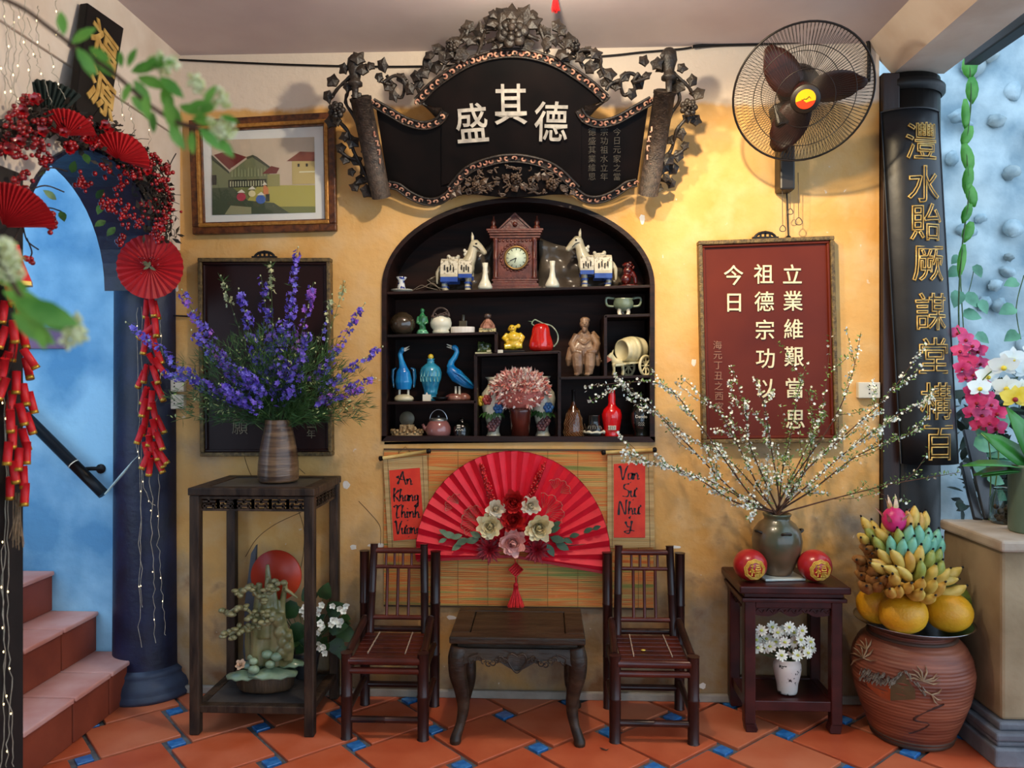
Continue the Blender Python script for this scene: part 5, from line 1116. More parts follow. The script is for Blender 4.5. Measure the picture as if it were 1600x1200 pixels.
# right bottom -------------------------------------------------------
o = at(896, s0); t = thing('netted_flask', 'amber glass flask wrapped in fine cord, bottom right compartment', 'flask', o)
b = MB(); b.lathe([(r * K, z * K) for r, z in ((0, 0), (14, 0), (16, 3), (16, 14), (13, 32), (9, 43), (4, 49), (2.6, 56), (2.6, 72), (4, 74), (0, 75))], 26, o, mis=[0, 0, 0, 0, 0, 0, 0, 1, 1, 1]); b.build('flask_body', [mat('amber_brown_glass', '#43200a', '#6a3a14', scale=10, rough=.12, coat=.7), M_BLACK], t)
b = MB()
for q in range(9):
    a = -PI / 2 + (q - 4) * .3; pts = [o + V((r + .4) * K * math.cos(a + .22 * (-1) ** j), (r + .4) * K * math.sin(a + .22 * (-1) ** j), z * K) for j, (r, z) in enumerate(((16, 3), (16, 9), (15.6, 15), (14.6, 22), (13.4, 30), (11, 37), (8.6, 43)))]; b.tube(pts, .4 * K, 4)
b.tube([o + V(15 * K, -.01, 8 * K), o + V(19 * K, -.02, 9 * K), o + V(17 * K, -.012, 22 * K)], .5 * K, 5); b.build('cord_net', mat('pale_cord', '#8a6a48', rough=.7), t)
o = at(928, s0, .05); t = thing('ring_jar', 'small black jar with cream shell ring, between the flask and the red bottle', 'jar', o); k = S(.05)
b = MB(); b.lathe([(r * k, z * k) for r, z in ((0, 0), (13, 1), (15, 6), (14, 14), (10, 20), (9, 24), (9.5, 26), (9, 34), (9.6, 35), (0, 35))], 24, o); b.build('body', M_BG, t)
b = MB(); n = 24
b.tube([o + V(15 * k * math.cos(2 * PI * j / n), 15 * k * math.sin(2 * PI * j / n), (9 + .8 * math.sin(j * 2.1)) * k) for j in range(n + 1)], [2.0 * k + .5 * k * math.sin(j * 1.7) for j in range(n + 1)], 8); b.ball(o + V(15 * k, -.012, 9 * k), 2.8 * k, 8, 6); b.build('shell_ring', M_CREAMV, t)
b = MB()
for q in range(7): a = -PI / 2 + (q - 3) * .28; b.tube(bez([o + V(13 * k * math.cos(a), 13 * k * math.sin(a), 12 * k), o + V(13.5 * k * math.cos(a + .1), 13.5 * k * math.sin(a + .1), 16 * k), o + V(11 * k * math.cos(a + .05), 11 * k * math.sin(a + .05), 19 * k)], 3), .5 * k, 4)
b.build('pale_relief', mat('pale_relief', '#8a8474', rough=.5), t)
o = at(956, s0); t = thing('red_bottle', 'glossy bright red bottle with white label, bottom right compartment', 'bottle', o)
b = MB(); b.lathe([(r * K, z * K) for r, z in ((0, 0), (11, 0), (11.5, 2), (11, 4), (13, 14), (15.5, 30), (15.5, 36), (13, 43), (6.5, 49), (5.5, 54), (6, 60), (5, 70), (5.4, 75), (0, 76))], 30, o); b.build('bottle_body', mat('bright_red_glaze', '#c80c10', '#d81618', scale=8, rough=.1, coat=.8), t)
b = MB(); A = []; B = []
for j in range(7): a = -PI / 2 - .5 + j * .15; A.append(o + V(13.4 * K * math.cos(a), 13.4 * K * math.sin(a), 12 * K)); B.append(o + V(13.9 * K * math.cos(a), 13.9 * K * math.sin(a), 18.5 * K))
b.strip(A, B, (0, -.0006, 0)); b.build('white_label', M_CER, t)
text('1EST', 6.5 * K, o + V(-1 * K, -14.9 * K, 15.2 * K), M_IRON, 'lettering', t, .0004)
o = at(1001, s0); t = thing('black_bottle', 'black glazed flask with white script, right end of the bottom shelf', 'bottle', o)
b = MB(); b.lathe([(r * K, z * K) for r, z in ((0, 0), (11, 0), (12, 3), (11, 6), (14, 12), (16.5, 24), (16, 36), (13, 45), (8, 49), (11, 50), (10, 52), (4, 55), (4, 62), (6, 66), (3, 70), (0, 71))], 28, o); b.build('bottle_body', M_BG, t)
b = MB(); scribble(b, o + V(-1 * K, -16.4 * K, 22 * K), 9 * K, 2); b.build('white_lettering', mat('dim_white', '#8c8c88', rough=.5), t); text('Dendo', 6.5 * K, o + V(-1 * K, -16.9 * K, 32 * K), M_CER, 'lettering', t, .0004)
# ================================================================ MAT, SCROLLS, RED PAPER FAN
def petal_bloom(b, c, d, r, layers, mis, wid=.9, t0=1.35, t1=.2, curl=-.25, seg=4, shape=None, jit=.15):
    c = Vector(c); d, s, u = basis(d)
    for L_, n in enumerate(layers):
        f = L_ / max(1, len(layers) - 1); t = lerp(t0, t1, f); a0 = rnd(0, 6.28)
        for k in range(n):
            a = a0 + 2 * PI * k / n + rnd(-jit, jit); e = s * math.cos(a) + u * math.sin(a); tt = t + rnd(-jit, jit)
            dd = d * math.cos(tt) + e * math.sin(tt); nn = d * math.sin(tt) - e * math.cos(tt); rr = r * lerp(1, .6, f) * rnd(.9, 1.08)
            b.leaf(c + e * r * .06, dd, nn, rr, rr * wid, mis[L_ % len(mis)], curl, seg, .18, shape or [.35, .9, 1.0, .7, .3])
    return b
def mat_stripes(nm, cols, sc):
    m = bpy.data.materials.new(nm); m.use_nodes = True; N = m.node_tree.nodes; L = m.node_tree.links; b = N['Principled BSDF']
    tc = N.new('ShaderNodeTexCoord'); mp = N.new('ShaderNodeMapping'); mp.inputs['Scale'].default_value = (1.3, 1, 46); L.new(tc.outputs['Object'], mp.inputs[0])
    n = N.new('ShaderNodeTexNoise'); n.inputs['Scale'].default_value = sc; n.inputs['Detail'].default_value = 3; L.new(mp.outputs[0], n.inputs['Vector'])
    r = N.new('ShaderNodeValToRGB'); e = r.color_ramp.elements
    for k, (p, c) in enumerate(cols):
        x = e[k] if k < 2 else e.new(p); x.position = p; x.color = lin(c)
    L.new(n.outputs['Fac'], r.inputs[0]); L.new(r.outputs[0], b.inputs['Base Color']); b.inputs['Roughness'].default_value = .7; return m
M_MAT = mat_stripes('woven_stripes', [(.35, '#868a40'), (.42, '#c69a50'), (.475, '#d88840'), (.53, '#d86e2a'), (.60, '#cca45c')], 1.0)
p, q = P(600, 945, -.006), P(1021, 941, -.006); top = P(600, 702, -.006).z
mt = thing('woven_mat', 'wide woven bamboo mat with orange and green streaks hanging behind the red fan', 'mat', ((p.x + q.x) / 2, -.006, p.z))
b = MB(); n = 84
for k in range(n):
    z0 = lerp(p.z, top, k / n); z1 = lerp(p.z, top, (k + .86) / n); y = -.006 - .0015 * (k % 2); b.bx(p.x, q.x, y - .002, y, z0, z1)
b.build('slats', M_MAT, mt, kind='stuff')
b = MB()
for k in range(9): x = lerp(p.x, q.x, (k + .5) / 9); b.bx(x - .001, x + .001, -.0105, -.009, p.z, top)
b.build('binding_threads', mat('mat_thread', '#7a5a2c', rough=.8), mt, kind='stuff')
b = MB(); b.bx(p.x, q.x, -.012, -.003, p.z - .006, p.z + .002); b.bx(p.x, q.x, -.012, -.003, top - .004, top + .004); b.build('edge_batten', mat('batten', '#4a3620', rough=.6), mt)
# brush lettering ---------------------------------------------------
GL = {'A': (.55, [[(0, .1), (.18, .6), (.30, 1.0), (.36, .6), (.50, .05)], [(-.06, .55), (.04, .68), (.10, .5), (.5, .38)]]),
      'K': (.45, [[(.10, 1.0), (.05, .5), (.08, 0)], [(.42, .85), (.10, .48), (.25, .3), (.46, .02)]]), 'T': (.45, [[(-.03, .78), (.1, .92), (.30, .88), (.48, 1.0)], [(.24, .9), (.16, .4), (.18, .04), (.34, .1)]]),
      'V': (.45, [[(-.02, .85), (.06, .95), (.18, .05), (.36, .7), (.48, 1.0)]]), 'S': (.45, [[(.40, .95), (.15, .9), (.1, .65), (.36, .45), (.30, .1), (.0, .12)]]), 'N': (.55, [[(.02, 0), (.08, .95), (.38, .05), (.44, .95), (.52, 1.0)]]),
      'Y': (.45, [[(0, .75), (.12, .4), (.32, .42)], [(.36, .8), (.30, .35), (.2, -.05), (-.06, .05), (.3, .15), (.5, .1)], [(.2, .95), (.3, 1.12)]]),
      'a': (.34, [[(.28, .48), (.08, .45), (.06, .12), (.22, .14), (.28, .48), (.30, .1), (.38, .12)]]), 'n': (.34, [[(.03, .5), (.03, .08)], [(.04, .35), (.16, .5), (.24, .36), (.25, .1), (.36, .14)]]),
      'h': (.34, [[(.10, .95), (.04, .5), (.03, .05)], [(.04, .32), (.16, .48), (.24, .3), (.25, .08), (.36, .12)]]), 'g': (.36, [[(.28, .48), (.08, .45), (.08, .15), (.24, .2), (.28, .48), (.27, -.25), (.05, -.28), (.34, .0)]]),
      'i': (.18, [[(.05, .5), (.05, .1), (.14, .1)], [(.06, .68), (.08, .72)], [(.06, -.12), (.08, -.16)]]), 'u': (.36, [[(.03, .5), (.05, .12), (.2, .12), (.25, .5), (.27, .1), (.36, .12)], [(.25, .5), (.36, .6), (.34, .7)]]), 'o': (.34, [[(.24, .48), (.06, .44), (.06, .12), (.24, .12), (.27, .42), (.34, .56)], [(.14, -.12), (.17, -.16)]]),
      'd': (.36, [[(.03, .5), (.05, .12), (.2, .12), (.25, .5), (.27, .1), (.36, .12)], [(.25, .5), (.36, .6), (.34, .7)], [(.15, -.12), (.17, -.16)]]), 'q': (.34, [[(.28, .48), (.08, .45), (.06, .12), (.22, .14), (.28, .48), (.30, .1), (.38, .12)], [(.16, -.12), (.18, -.16)]]),
      'e': (.34, [[(.28, .48), (.08, .45), (.06, .12), (.22, .14), (.28, .48), (.30, .1), (.38, .12)]])}
def brush(b, pts, w0, y):
    c = bez([V(*p_, 0) if len(p_) == 2 else p_ for p_ in pts], 6); k = len(c); A = []; B = []
    for i, p_ in enumerate(c):
        d = c[min(i + 1, k - 1)] - c[max(i - 1, 0)]; d = d.normalized() if d.length > 1e-7 else V(1, 0, 0); nn = V(-d.y, d.x, 0)
        w = w0 * (.5 + .5 * abs(d.y) + .25 * math.sin(i * 1.1)) * (1.3 if i < 3 else 1) * (.25 if i == k - 1 else 1); A.append(V(p_.x + nn.x * w, y, p_.y + nn.y * w)); B.append(V(p_.x - nn.x * w, y, p_.y - nn.y * w))
    b.strip(A, B, (0, -.0006, 0))
M_INK = mat('ink', '#0c0808', rough=.5); M_SLIP = mat('red_slip_paper', '#d22a12', '#de3a1c', scale=20, rough=.6); M_SCR = mat_stripes('bamboo_slats', [(.35, '#a8854e'), (.6, '#cbaa72')], 1.0); M_ROD = mat('bamboo_rod', '#c09a50', '#d8b870', scale=20, rough=.45)
def scroll(mat_c, rod, paper, words, lab, th0, sizes):
    f = quad(*mat_c, -.016); t = thing('hanging_scroll', lab, 'scroll', f(.5, 0))
    b = MB(); n = 48
    for k in range(n): b.hexa(slab(f, 0, 1, k / n, (k + .86) / n, .0008 * (k % 2), .002 + .0008 * (k % 2)))
    b.build('slats', M_SCR, t, kind='stuff')
    b = MB()
    for u in (.1, .9): b.hexa(slab(f, u - .004, u + .004, 0, 1, .002, .0036))
    b.build('binding_threads', mat('scroll_thread', '#5a4024', rough=.8), t, kind='stuff')
    a, c = P(*rod[0], -.022), P(*rod[1], -.022); b = MB(); b.tube([a, c], .008, 12); b.build('rod', M_ROD, t)
    for e, s in ((a, -1), (c, 1)):
        b = MB(); d = (c - a).normalized() * s; b.tube([e - d * .004, e + d * .004, e + d * .012, e + d * .015], [.009, .0115, .011, .005], 12); b.build('rod_cap', M_BLACK, t)
    b = MB(); m = (a + c) / 2; b.tube([m + V(-.03, 0, .006), m + V(0, .016, .034), m + V(.03, 0, .006)], .0012, 5); b.build('hanging_cord', M_BROWNTWIG, t)
    g = quad(*paper, -.020); b = MB(); b.hexa(slab(g, 0, 1, 0, 1, 0, .001)); b.build('red_paper', M_SLIP, t)
    for k, wd in enumerate(words):
        b = MB(); tot = sum(GL[ch][0] for ch in wd); H = g.sz / 4.6; Wd = min(g.sx * .84, H * 1.1 * tot); cx = g(.5, 1 - (k + .62) / 4.3); x = cx.x - Wd / 2; sc = Wd / tot
        for ch in wd:
            for stv in GL[ch][1]: brush(b, [(x + u * sc, cx.z + (v - .45) * H * .92) for u, v in stv], .0034, cx.y - .0012)
            x += GL[ch][0] * sc
        b.build('lettering', M_INK, t)
scroll(((607, 859), (673, 856), (667, 711), (599, 718)), ((597, 716), (668, 705)), ((615, 845), (663, 841), (656, 731), (608, 735)), ('An', 'Khang', 'Thinh', 'Vuong'), 'bamboo hanging scroll with red paper, left of the red fan', 0, 0)
scroll(((949, 856), (1023, 855), (1020, 708), (949, 711)), ((945, 707), (1021, 703)), ((959, 840), (1008, 840), (1008, 722), (959, 725)), ('Vqn', 'Sd', 'Nhu', 'Y'), 'bamboo hanging scroll with red paper, right of the red fan', 0, 0)
# ---- large pleated red fan
fanm = thing('paper_fan', 'large open red pleated fan decorated with cloth flowers and a tassel', 'fan', P(800, 868, -.05))
FC = P(801, 868, -.045); sF = S(-.05); nF = 52; vs = []; fs_ = []
M_FAN = mat('crimson_fan', '#cc0620', '#dc0c2a', scale=15, rough=.55)
for i in range(nF + 1):
    a = math.radians(lerp(183, -9, i / nF)); rx, rz_ = 152 * sF, 164 * sF; zz = -.014 if i % 2 else .004
    for k, f in enumerate((.16, .55, 1.0)): vs.append(FC + V(rx * f * math.cos(a), zz * (.3 + .7 * f) - .01, rz_ * f * math.sin(a)))
for i in range(nF):
    for k in range(2): q = i * 3 + k; fs_.append((q, q + 1, q + 4, q + 3))
b = MB(); b.add(vs, fs_); b.build('fan_leaf', M_FAN, fanm, solid=.0012)
b = MB()
for i in range(nF): b.tube([vs[i * 3 + 2], vs[i * 3 + 5]], .0016, 4)
for a in (183, -9): b.bar(FC + V(0, -.012, 0), FC + V(150 * sF * math.cos(math.radians(a)), -.012, 160 * sF * math.sin(math.radians(a))), .012, .004, (0, 1, 0))
b.build('rim_and_guards', mat('fan_rim', '#a00c1c', rough=.5), fanm)
def fp(px, py, d=.03): return P(px, py, -.06 - d)
FD = V(0, -1, .1); M_PC = mat('cream_petal', '#e2d09c', '#efe2bc', scale=40, rough=.65, sss=.05); M_PW = mat('white_cloth_petal', '#e8d8b8', '#f2e6d0', scale=40, rough=.65); M_PP = mat('pink_petal', '#dc948c', '#f0bcb0', scale=40, rough=.65); M_PR = mat('scarlet_petal', '#a00c10', '#cc1c16', scale=40, rough=.6); M_PM = mat('maroon_petal', '#7a0818', '#a41424', scale=40, rough=.55)
def pn(px, py, r, m, nm='peony', lay=(9, 9, 9, 9, 8, 8, 6)): b = MB(); petal_bloom(b, fp(px, py), FD + V(rnd(-.2, .2), 0, rnd(-.1, .2)), r * 1.08 * S(-.08), lay, [0], wid=.75, t0=1.4, t1=.08, curl=-.4, jit=.3); return b.build(nm, m, fanm)
pn(774, 795, 15, M_PW); pn(766, 822, 20, M_PC); pn(829, 790, 15, M_PW); pn(842, 824, 22, M_PC); pn(800, 847, 21, M_PP); pn(803, 784, 18, M_PR, 'red_peony'); pn(803, 813, 19, M_PR, 'red_peony')
for x, y in ((764, 859), (838, 859)):
    b = MB(); petal_bloom(b, fp(x, y, .02), FD, 22 * S(-.08), (12, 14, 12, 10, 8), [0], wid=.24, t0=1.5, t1=.3, curl=.1, shape=[.6, 1, .9, .6, .05]); b.build('dahlia', M_PM, fanm)
M_SAGE = mat('sage_leaf', '#3a5236', '#6a7f5e', scale=20, rough=.6); M_LEAF2 = mat('bronze_green_leaf', '#24402a', '#3c5a40', scale=20, rough=.5)
for px, py, a, ln, m in ((752, 840, 150, 20, 0), (748, 843, 185, 22, 0), (732, 842, 200, 22, 0), (722, 848, 215, 20, 0), (712, 838, 165, 22, 0), (700, 835, 150, 16, 0), (722, 836, 195, 18, 0), (698, 842, 200, 14, 0), (855, 830, 20, 22, 1), (860, 840, -10, 24, 1), (868, 848, -25, 24, 1), (855, 850, -60, 22, 1), (862, 825, 40, 18, 1), (890, 838, 15, 16, 1), (912, 832, 30, 16, 1), (926, 827, 25, 14, 1), (880, 842, -20, 16, 1)):
    b = MB(); d = V(math.cos(math.radians(a)), -.25, math.sin(math.radians(a))); b.leaf(fp(px, py, .012), d, V(0, -1, .3), ln * S(-.08), ln * .52 * S(-.08), 0, .1); b.build('leaf', (M_SAGE, M_LEAF2)[m], fanm)
b = MB()
for pts in ([(755, 842), (725, 845), (698, 838), (685, 836)], [(858, 838), (890, 840), (915, 833), (932, 824)], [(862, 846), (890, 852), (915, 850)], [(765, 780), (756, 755), (751, 727)], [(832, 770), (842, 750), (850, 726)]): b.tube(bez([fp(x, y, .005) for x, y in pts], 5), .0018, 5)
b.build('stems', M_BROWNTWIG, fanm)
b = MB()
for p0, p1, n in (((770, 782), (751, 724), 46), ((828, 776), (850, 724), 46)):
    for k in range(n): t = k / n; x, y = lerp(p0[0], p1[0], t), lerp(p0[1], p1[1], t); w = 7 * (1 - t * .7); b.ball(fp(x + rnd(-w, w), y + rnd(-3, 3), rnd(.0, .03)), rnd(1.6, 2.8) * S(-.08), 6, 5)
b.build('berry_sprays', mat('berry_red', '#a00c10', '#c8201a', scale=60, rough=.3), fanm, kind='stuff')
M_WIRE = mat('copper_wire', '#b0846a', rough=.4, metal=.3)
for px, py, r, a in ((708, 784, 16, 140), (735, 812, 22, 165), (875, 760, 18, 60), (862, 792, 26, 35), (738, 800, 16, 120)):
    b = MB(); c = fp(px + r * .6 * math.cos(math.radians(a + 180)), py - r * .6 * math.sin(math.radians(a + 180)), -.01); n = 13; rim = []
    for k in range(n):
        an = math.radians(a - 62 + 124 * k / (n - 1)); e = c + V(math.cos(an), -.3, math.sin(an)) * r * 1.25 * S(-.08) * (1 - .12 * (k % 3 == 1)); rim.append(e); b.tube([c, c.lerp(e, .5) + V(0, -.003, 0), e], .0007, 4)
    b.tube(rim, .0011, 4); b.build('ginkgo_outline', M_WIRE, fanm)
# tassel of the fan
b = MB(); c = fp(806, 890, -.02); b.tube([fp(804, 872, -.02), c + V(0, 0, .02)], .002, 5); w = 12 * sF
for k in range(5):
    o = (k - 2) * w * .42; b.tube([c + V(-w - .0, -.004 * (k % 2), 0) + V(w / 2 + o / 2, 0, w / 2 + o / 2) , c + V(w / 2 + o / 2, 0, -w / 2 + o / 2)], .0042, 6); b.tube([c + V(-w / 2 + o / 2, -.004 * ((k + 1) % 2), w / 2 - o / 2 - w * .0), c + V(w / 2 + o / 2 * 1, 0, w / 2 - o / 2)] if False else [c + V(-w / 2 - o / 2, -.005, -w / 2 + o / 2 + w * .0), c + V(w / 2 - o / 2, -.005, w / 2 + o / 2)], .0042, 6)
b.tube([c + V(0, 0, -w * .9), c + V(.002, 0, -w * 2.0)], .004, 6); b.build('chinese_knot', M_RED, fanm)
def tassel(b, top, L_, r0, r1, n=60):
    for k in range(n):
        a = rnd(0, 6.28); q = math.sqrt(rnd(.1, 1)); b.tube([top + V(r0 * q * math.cos(a), r0 * q * math.sin(a), 0), top + V(r0 * 1.3 * q * math.cos(a), r0 * q * math.sin(a), -L_ * .3), top + V(r1 * q * math.cos(a) + rnd(-.004, .004), r1 * .8 * q * math.sin(a), -L_ * rnd(.88, 1))], .0012, 4)
    b.lathe([(0, .004), (r0 * .9, .002), (r0 * 1.15, -.006), (r0 * .9, -.012), (0, -.014)], 12, top)
b = MB(); tassel(b, fp(806, 912, -.005), 38 * sF, .009, .038, 90); b.build('tassel', mat('red_silk', '#c40c18', '#e0202a', scale=90, rough=.5), fanm, kind='stuff')
# ---- hanging red tassel at the top of the frame
b = MB(); tp = P(868, -8, -.5); tassel(b, tp, .065, .008, .016, 40); b.tube([tp, V(tp.x, tp.y, ZC)], .003, 6); tag(b.build('hanging_tassel', M_RED), 'red tassel hanging from the ceiling above the carved plaque', 'tassel')
# ================================================================ WALL FAN
M_FB = mat('fan_black', '#15110e', '#241c16', scale=20, rough=.45)
ef = thing('wall_fan', 'black oscillating wall fan with wire cage and yellow-red hub badge', 'fan', P(1225, 262, -.02))
C0 = P(1254, 147, -.34); fn = V(-.13, -.82, -.54).normalized(); fd, fs1, fu = basis(fn)
RF = .263
def fpnt(r, a, d): return C0 + fs1 * (r * math.cos(a)) + fu * (r * math.sin(a)) + fd * d
def ringt(b, r, d, w, n=56): b.tube([fpnt(r, 2 * PI * k / n, d) for k in range(n + 1)], w, 6, cap=False)
M_CAGE = mat('cage_wire', '#1c1410', rough=.4, metal=.3)
b = MB(); ringt(b, RF, 0, .0045); b.build('cage_rim', M_CAGE, ef)
def dome(r, d1): return d1 * (1 - (r / RF) ** 2.6)
for nm, d1, sw_, n in (('front_grille', .075, .9, 116), ('rear_grille', -.075, -.7, 116)):
    b = MB()
    for k in range(n):
        a = 2 * PI * k / n; pts = []
        for j in range(7): t = j / 6; r = lerp(.045, RF, t); pts.append(fpnt(r, a + sw_ * .55 * (1 - (1 - t) ** 2) * .6, dome(r, d1)))
        b.tube(pts, .0011, 3, cap=False)
    for r in ((.11, .19) if d1 > 0 else (.15,)): ringt(b, r, dome(r, d1) + (.002 if d1 > 0 else -.002), .0016, 40)
    b.build(nm, M_CAGE, ef, kind='stuff')
b = MB(); b.lathe([(0, .005), (.052, .005), (.056, .0), (.05, -.012), (0, -.012)], 32, fpnt(0, 0, .075), axis=fd); b.build('hub_cap', M_FB, ef)
def disc(nm, m, r, d, a0, a1, cut=None):
    b = MB(); n = 28; c = fpnt(0, 0, .0805 + d); pts = []
    for k in range(n + 1):
        a = lerp(a0, a1, k / n); pts.append(c + fs1 * (r * math.cos(a)) + fu * (r * math.sin(a)))
    if cut: pts += [c + fs1 * (r * x) + fu * (r * y) for x, y in cut]
    b.prism(pts, fd * .001); return b.build(nm, m, ef)
disc('badge', mat('badge_yellow', '#e8a818', rough=.35), .037, .0, 0, 2 * PI - .2)
disc('badge_wave', mat('badge_red', '#d83818', rough=.35), .0365, .001, PI + .15, 2 * PI - .25, [(.3, -.05), (-.1, -.35), (-.5, -.22)])
b = MB(); c = fpnt(0, 0, .0822); b.tube([c + fs1 * x + fu * z for x, z in ((-.018, .002), (-.012, .010), (-.004, .002), (.0, .0), (.006, .002), (.009, -.002), (.015, .0))], .0013, 5); b.build('badge_lettering', M_IRON, ef)
for k, a in enumerate((2.87, .74, -1.33)):
    b = MB(); n = 12; m_ = 6; vs = []
    for j in range(n):
        t = j / (n - 1); r = lerp(.035, .225, t); wd = .05 + .085 * math.sin(PI * min(1, t * .85 + .1)); half = min(1.2, wd / 2 / max(r, .06)) * (1 if t < .9 else .8)
        for i in range(m_): u = i / (m_ - 1); vs.append(fpnt(r + (.012 * math.sin(PI * u) if j == n - 1 else 0), a + .15 * t + half * (2 * u - 1), lerp(.024, -.018, u)))
    b.add(vs, [(j * m_ + i, j * m_ + i + 1, (j + 1) * m_ + i + 1, (j + 1) * m_ + i) for j in range(n - 1) for i in range(m_ - 1)], 0, True); b.build('blade', mat('blade_brown', '#24100a', '#3a1810', scale=10, rough=.4), ef, solid=.002)
b = MB(); b.lathe([(0, .04), (.03, .04), (.042, .02), (.044, -.03), (0, -.03)], 24, C0, axis=fd); b.build('blade_hub', mat('hub_maroon', '#4a1410', rough=.4), ef)
b = MB(); b.lathe([(0, -.06), (.07, -.06), (.085, -.08), (.085, -.15), (.06, -.18), (0, -.185)], 28, C0, axis=fd); b.build('motor_housing', M_FB, ef)
b = MB(); mb_ = P(1228, 262, -.06); b.tube(bez([C0 - fd * .14, C0 - fd * .17 + V(-.02, 0, -.10), mb_ + V(0, 0, .05), mb_], 6), .018, 10); b.build('neck', M_FB, ef)
b = MB(); b.bx(mb_.x - .032, mb_.x + .032, -.085, -.001, mb_.z - .10, mb_.z + .09); b.build('wall_bracket', M_FB, ef, bevel=.008)
b = MB(); cb_ = P(1226, 180, -.24); b.box(cb_, (.10, .08, .09), rot=Matrix.Rotation(-.2, 3, 'Y')); b.build('switch_box', M_FB, ef, bevel=.01)
for px, y0, y1, rr in ((1222, 275, 352, .012), (1234, 270, 326, .011), (1247, 270, 340, .014)):
    b = MB(); p0, p1 = P(px, y0, -.07), P(px + 1, y1, -.06); b.tube([p0, p1], .0015, 5); n = 14
    b.tube([p1 + V(rr * math.sin(2 * PI * k / n) * (1 - .35 * math.cos(2 * PI * k / n)), 0, -rr * 1.5 * (1 - math.cos(2 * PI * k / n)) * .75) for k in range(n + 1)], .002, 6, cap=False); b.build('pull_cord', mat('cord_grey', '#4a4038', rough=.6), ef)
b = MB(); p0, p1 = P(1228, 275, -.012), P(1232, 372, -.012); b.tube(bez([p0, p0 + V(.004, 0, -.08), p1 + V(-.003, 0, .06), p1], 4), .0035, 6); b.ball(p1, (.012, .008, .012), 10, 7); b.build('power_cord', M_IRON, ef)
# ================================================================ TALL STAND: POTTERY VASE, LARKSPUR, CARVED ORNAMENT, FLOWER POT
M_POT = mat('ribbed_pottery', '#3c2618', '#7a5c40', scale=5, rough=.35, bump=.35, bscale=10, stretch=(1, 1, 12), coat=.25)
VX = P(435, 700, -.2).x
vk = S(-.2); b = MB(); prof = [(0, 0), (29, 0), (31, 2), (31.5, 10), (31, 28), (28, 52), (24, 72), (21, 86), (20.5, 95), (21.5, 97), (19.5, 97), (17, 88), (0, 80)]
pts = []
for i in range(len(prof) - 1):
    (r0, z0), (r1, z1) = prof[i], prof[i + 1]; m = max(1, int(abs(z1 - z0) / 1.6)) if 0 < i < 9 else 1
    for j in range(m): t = j / m; pts.append(((lerp(r0, r1, t) + (.35 if (len(pts) % 2) and 0 < i < 9 else 0)) * vk, lerp(z0, z1, t) * vk))
pts.append((0, 80 * vk)); b.lathe(pts, 36, (VX, -.2, SZ + .0005)); tag(b.build('pottery_vase', M_POT), 'ribbed brown pottery vase on the tall plant stand', 'vase')
MOUTH = V(VX, -.2, SZ + 92 * vk)
bq = thing('larkspur_bouquet', 'big bouquet of purple larkspur and feathery green stems in ribbed brown vase', 'bouquet', MOUTH)
MP = [mat('larkspur_violet', '#5238aa', '#7860cc', scale=40, rough=.6), mat('larkspur_blue', '#584cb8', '#8478d8', scale=40, rough=.6), mat('larkspur_purple', '#7a3cac', '#a468cc', scale=40, rough=.6), mat('pale_bud', '#c8c49a', '#a8b484', scale=40, rough=.6)]
M_STEM = mat('stem_green', '#2e4a22', '#4c6a30', scale=20, rough=.6); M_FERN = mat('feather_green', '#20401a', '#41682e', scale=12, rough=.6)
def floret(b, c, d, r, mi):
    d, s, u = basis(d); a0 = rnd(0, 6.28)
    for k in range(5):
        a = a0 + k * 1.257; e = s * math.cos(a) + u * math.sin(a); b.leaf(c, e * .85 + d * .45, d, r, r * .75, mi, .1, 2, .1)
def stalk(tip, bend, f0, nfl0, rad, mi, buds=6, y=-.2):
    nfl = int(nfl0 * 1.6); rad *= 1.15
    c0 = MOUTH + V(rnd(-.02, .02), rnd(-.02, .02), -.05); tp = P(*tip, y); md = P(*bend, (y - .2) / 2 - .02)
    path = bez([c0, MOUTH + (md - MOUTH) * .35, md, tp], 8); b = MB(); n = len(path)
    b.tube(path, [lerp(.0022, .0008, i / (n - 1)) for i in range(n)], 5); o = b.build('stalk', M_STEM, bq)
    b = MB(); 
    for k in range(nfl):
        t = lerp(f0, .96, math.sqrt(rnd(0, 1)) if False else rnd(0, 1)); i = min(n - 2, int(t * (n - 1))); p = path[i].lerp(path[i + 1], t * (n - 1) - i)
        off = rvec(); off.normalize(); w = rad * (1.25 - .75 * (t - f0) / (1 - f0)); floret(b, p + off * w * rnd(.5, 1), off, rnd(.010, .0155), R.choice(mi))
    for k in range(buds): t = 1 - .03 * k; i = min(n - 1, int(t * (n - 1))); p = path[i]; b.ball(p + rvec(.004), (.0035, .0035, .005), 6, 4, 3)
    b.build('florets', MP, o, kind='stuff')
    b = MB()
    for k in range(26):
        t = rnd(.25, f0 + .25); i = min(n - 2, int(t * (n - 1))); p = path[i]; d = rvec().normalized() + V(0, 0, .7)
        for q in range(4): b.leaf(p, d + rvec(.3), rvec(), rnd(.02, .05), .0022, 0, .2, 2)
    b.build('feathery_leaves', M_FERN, o, kind='stuff')
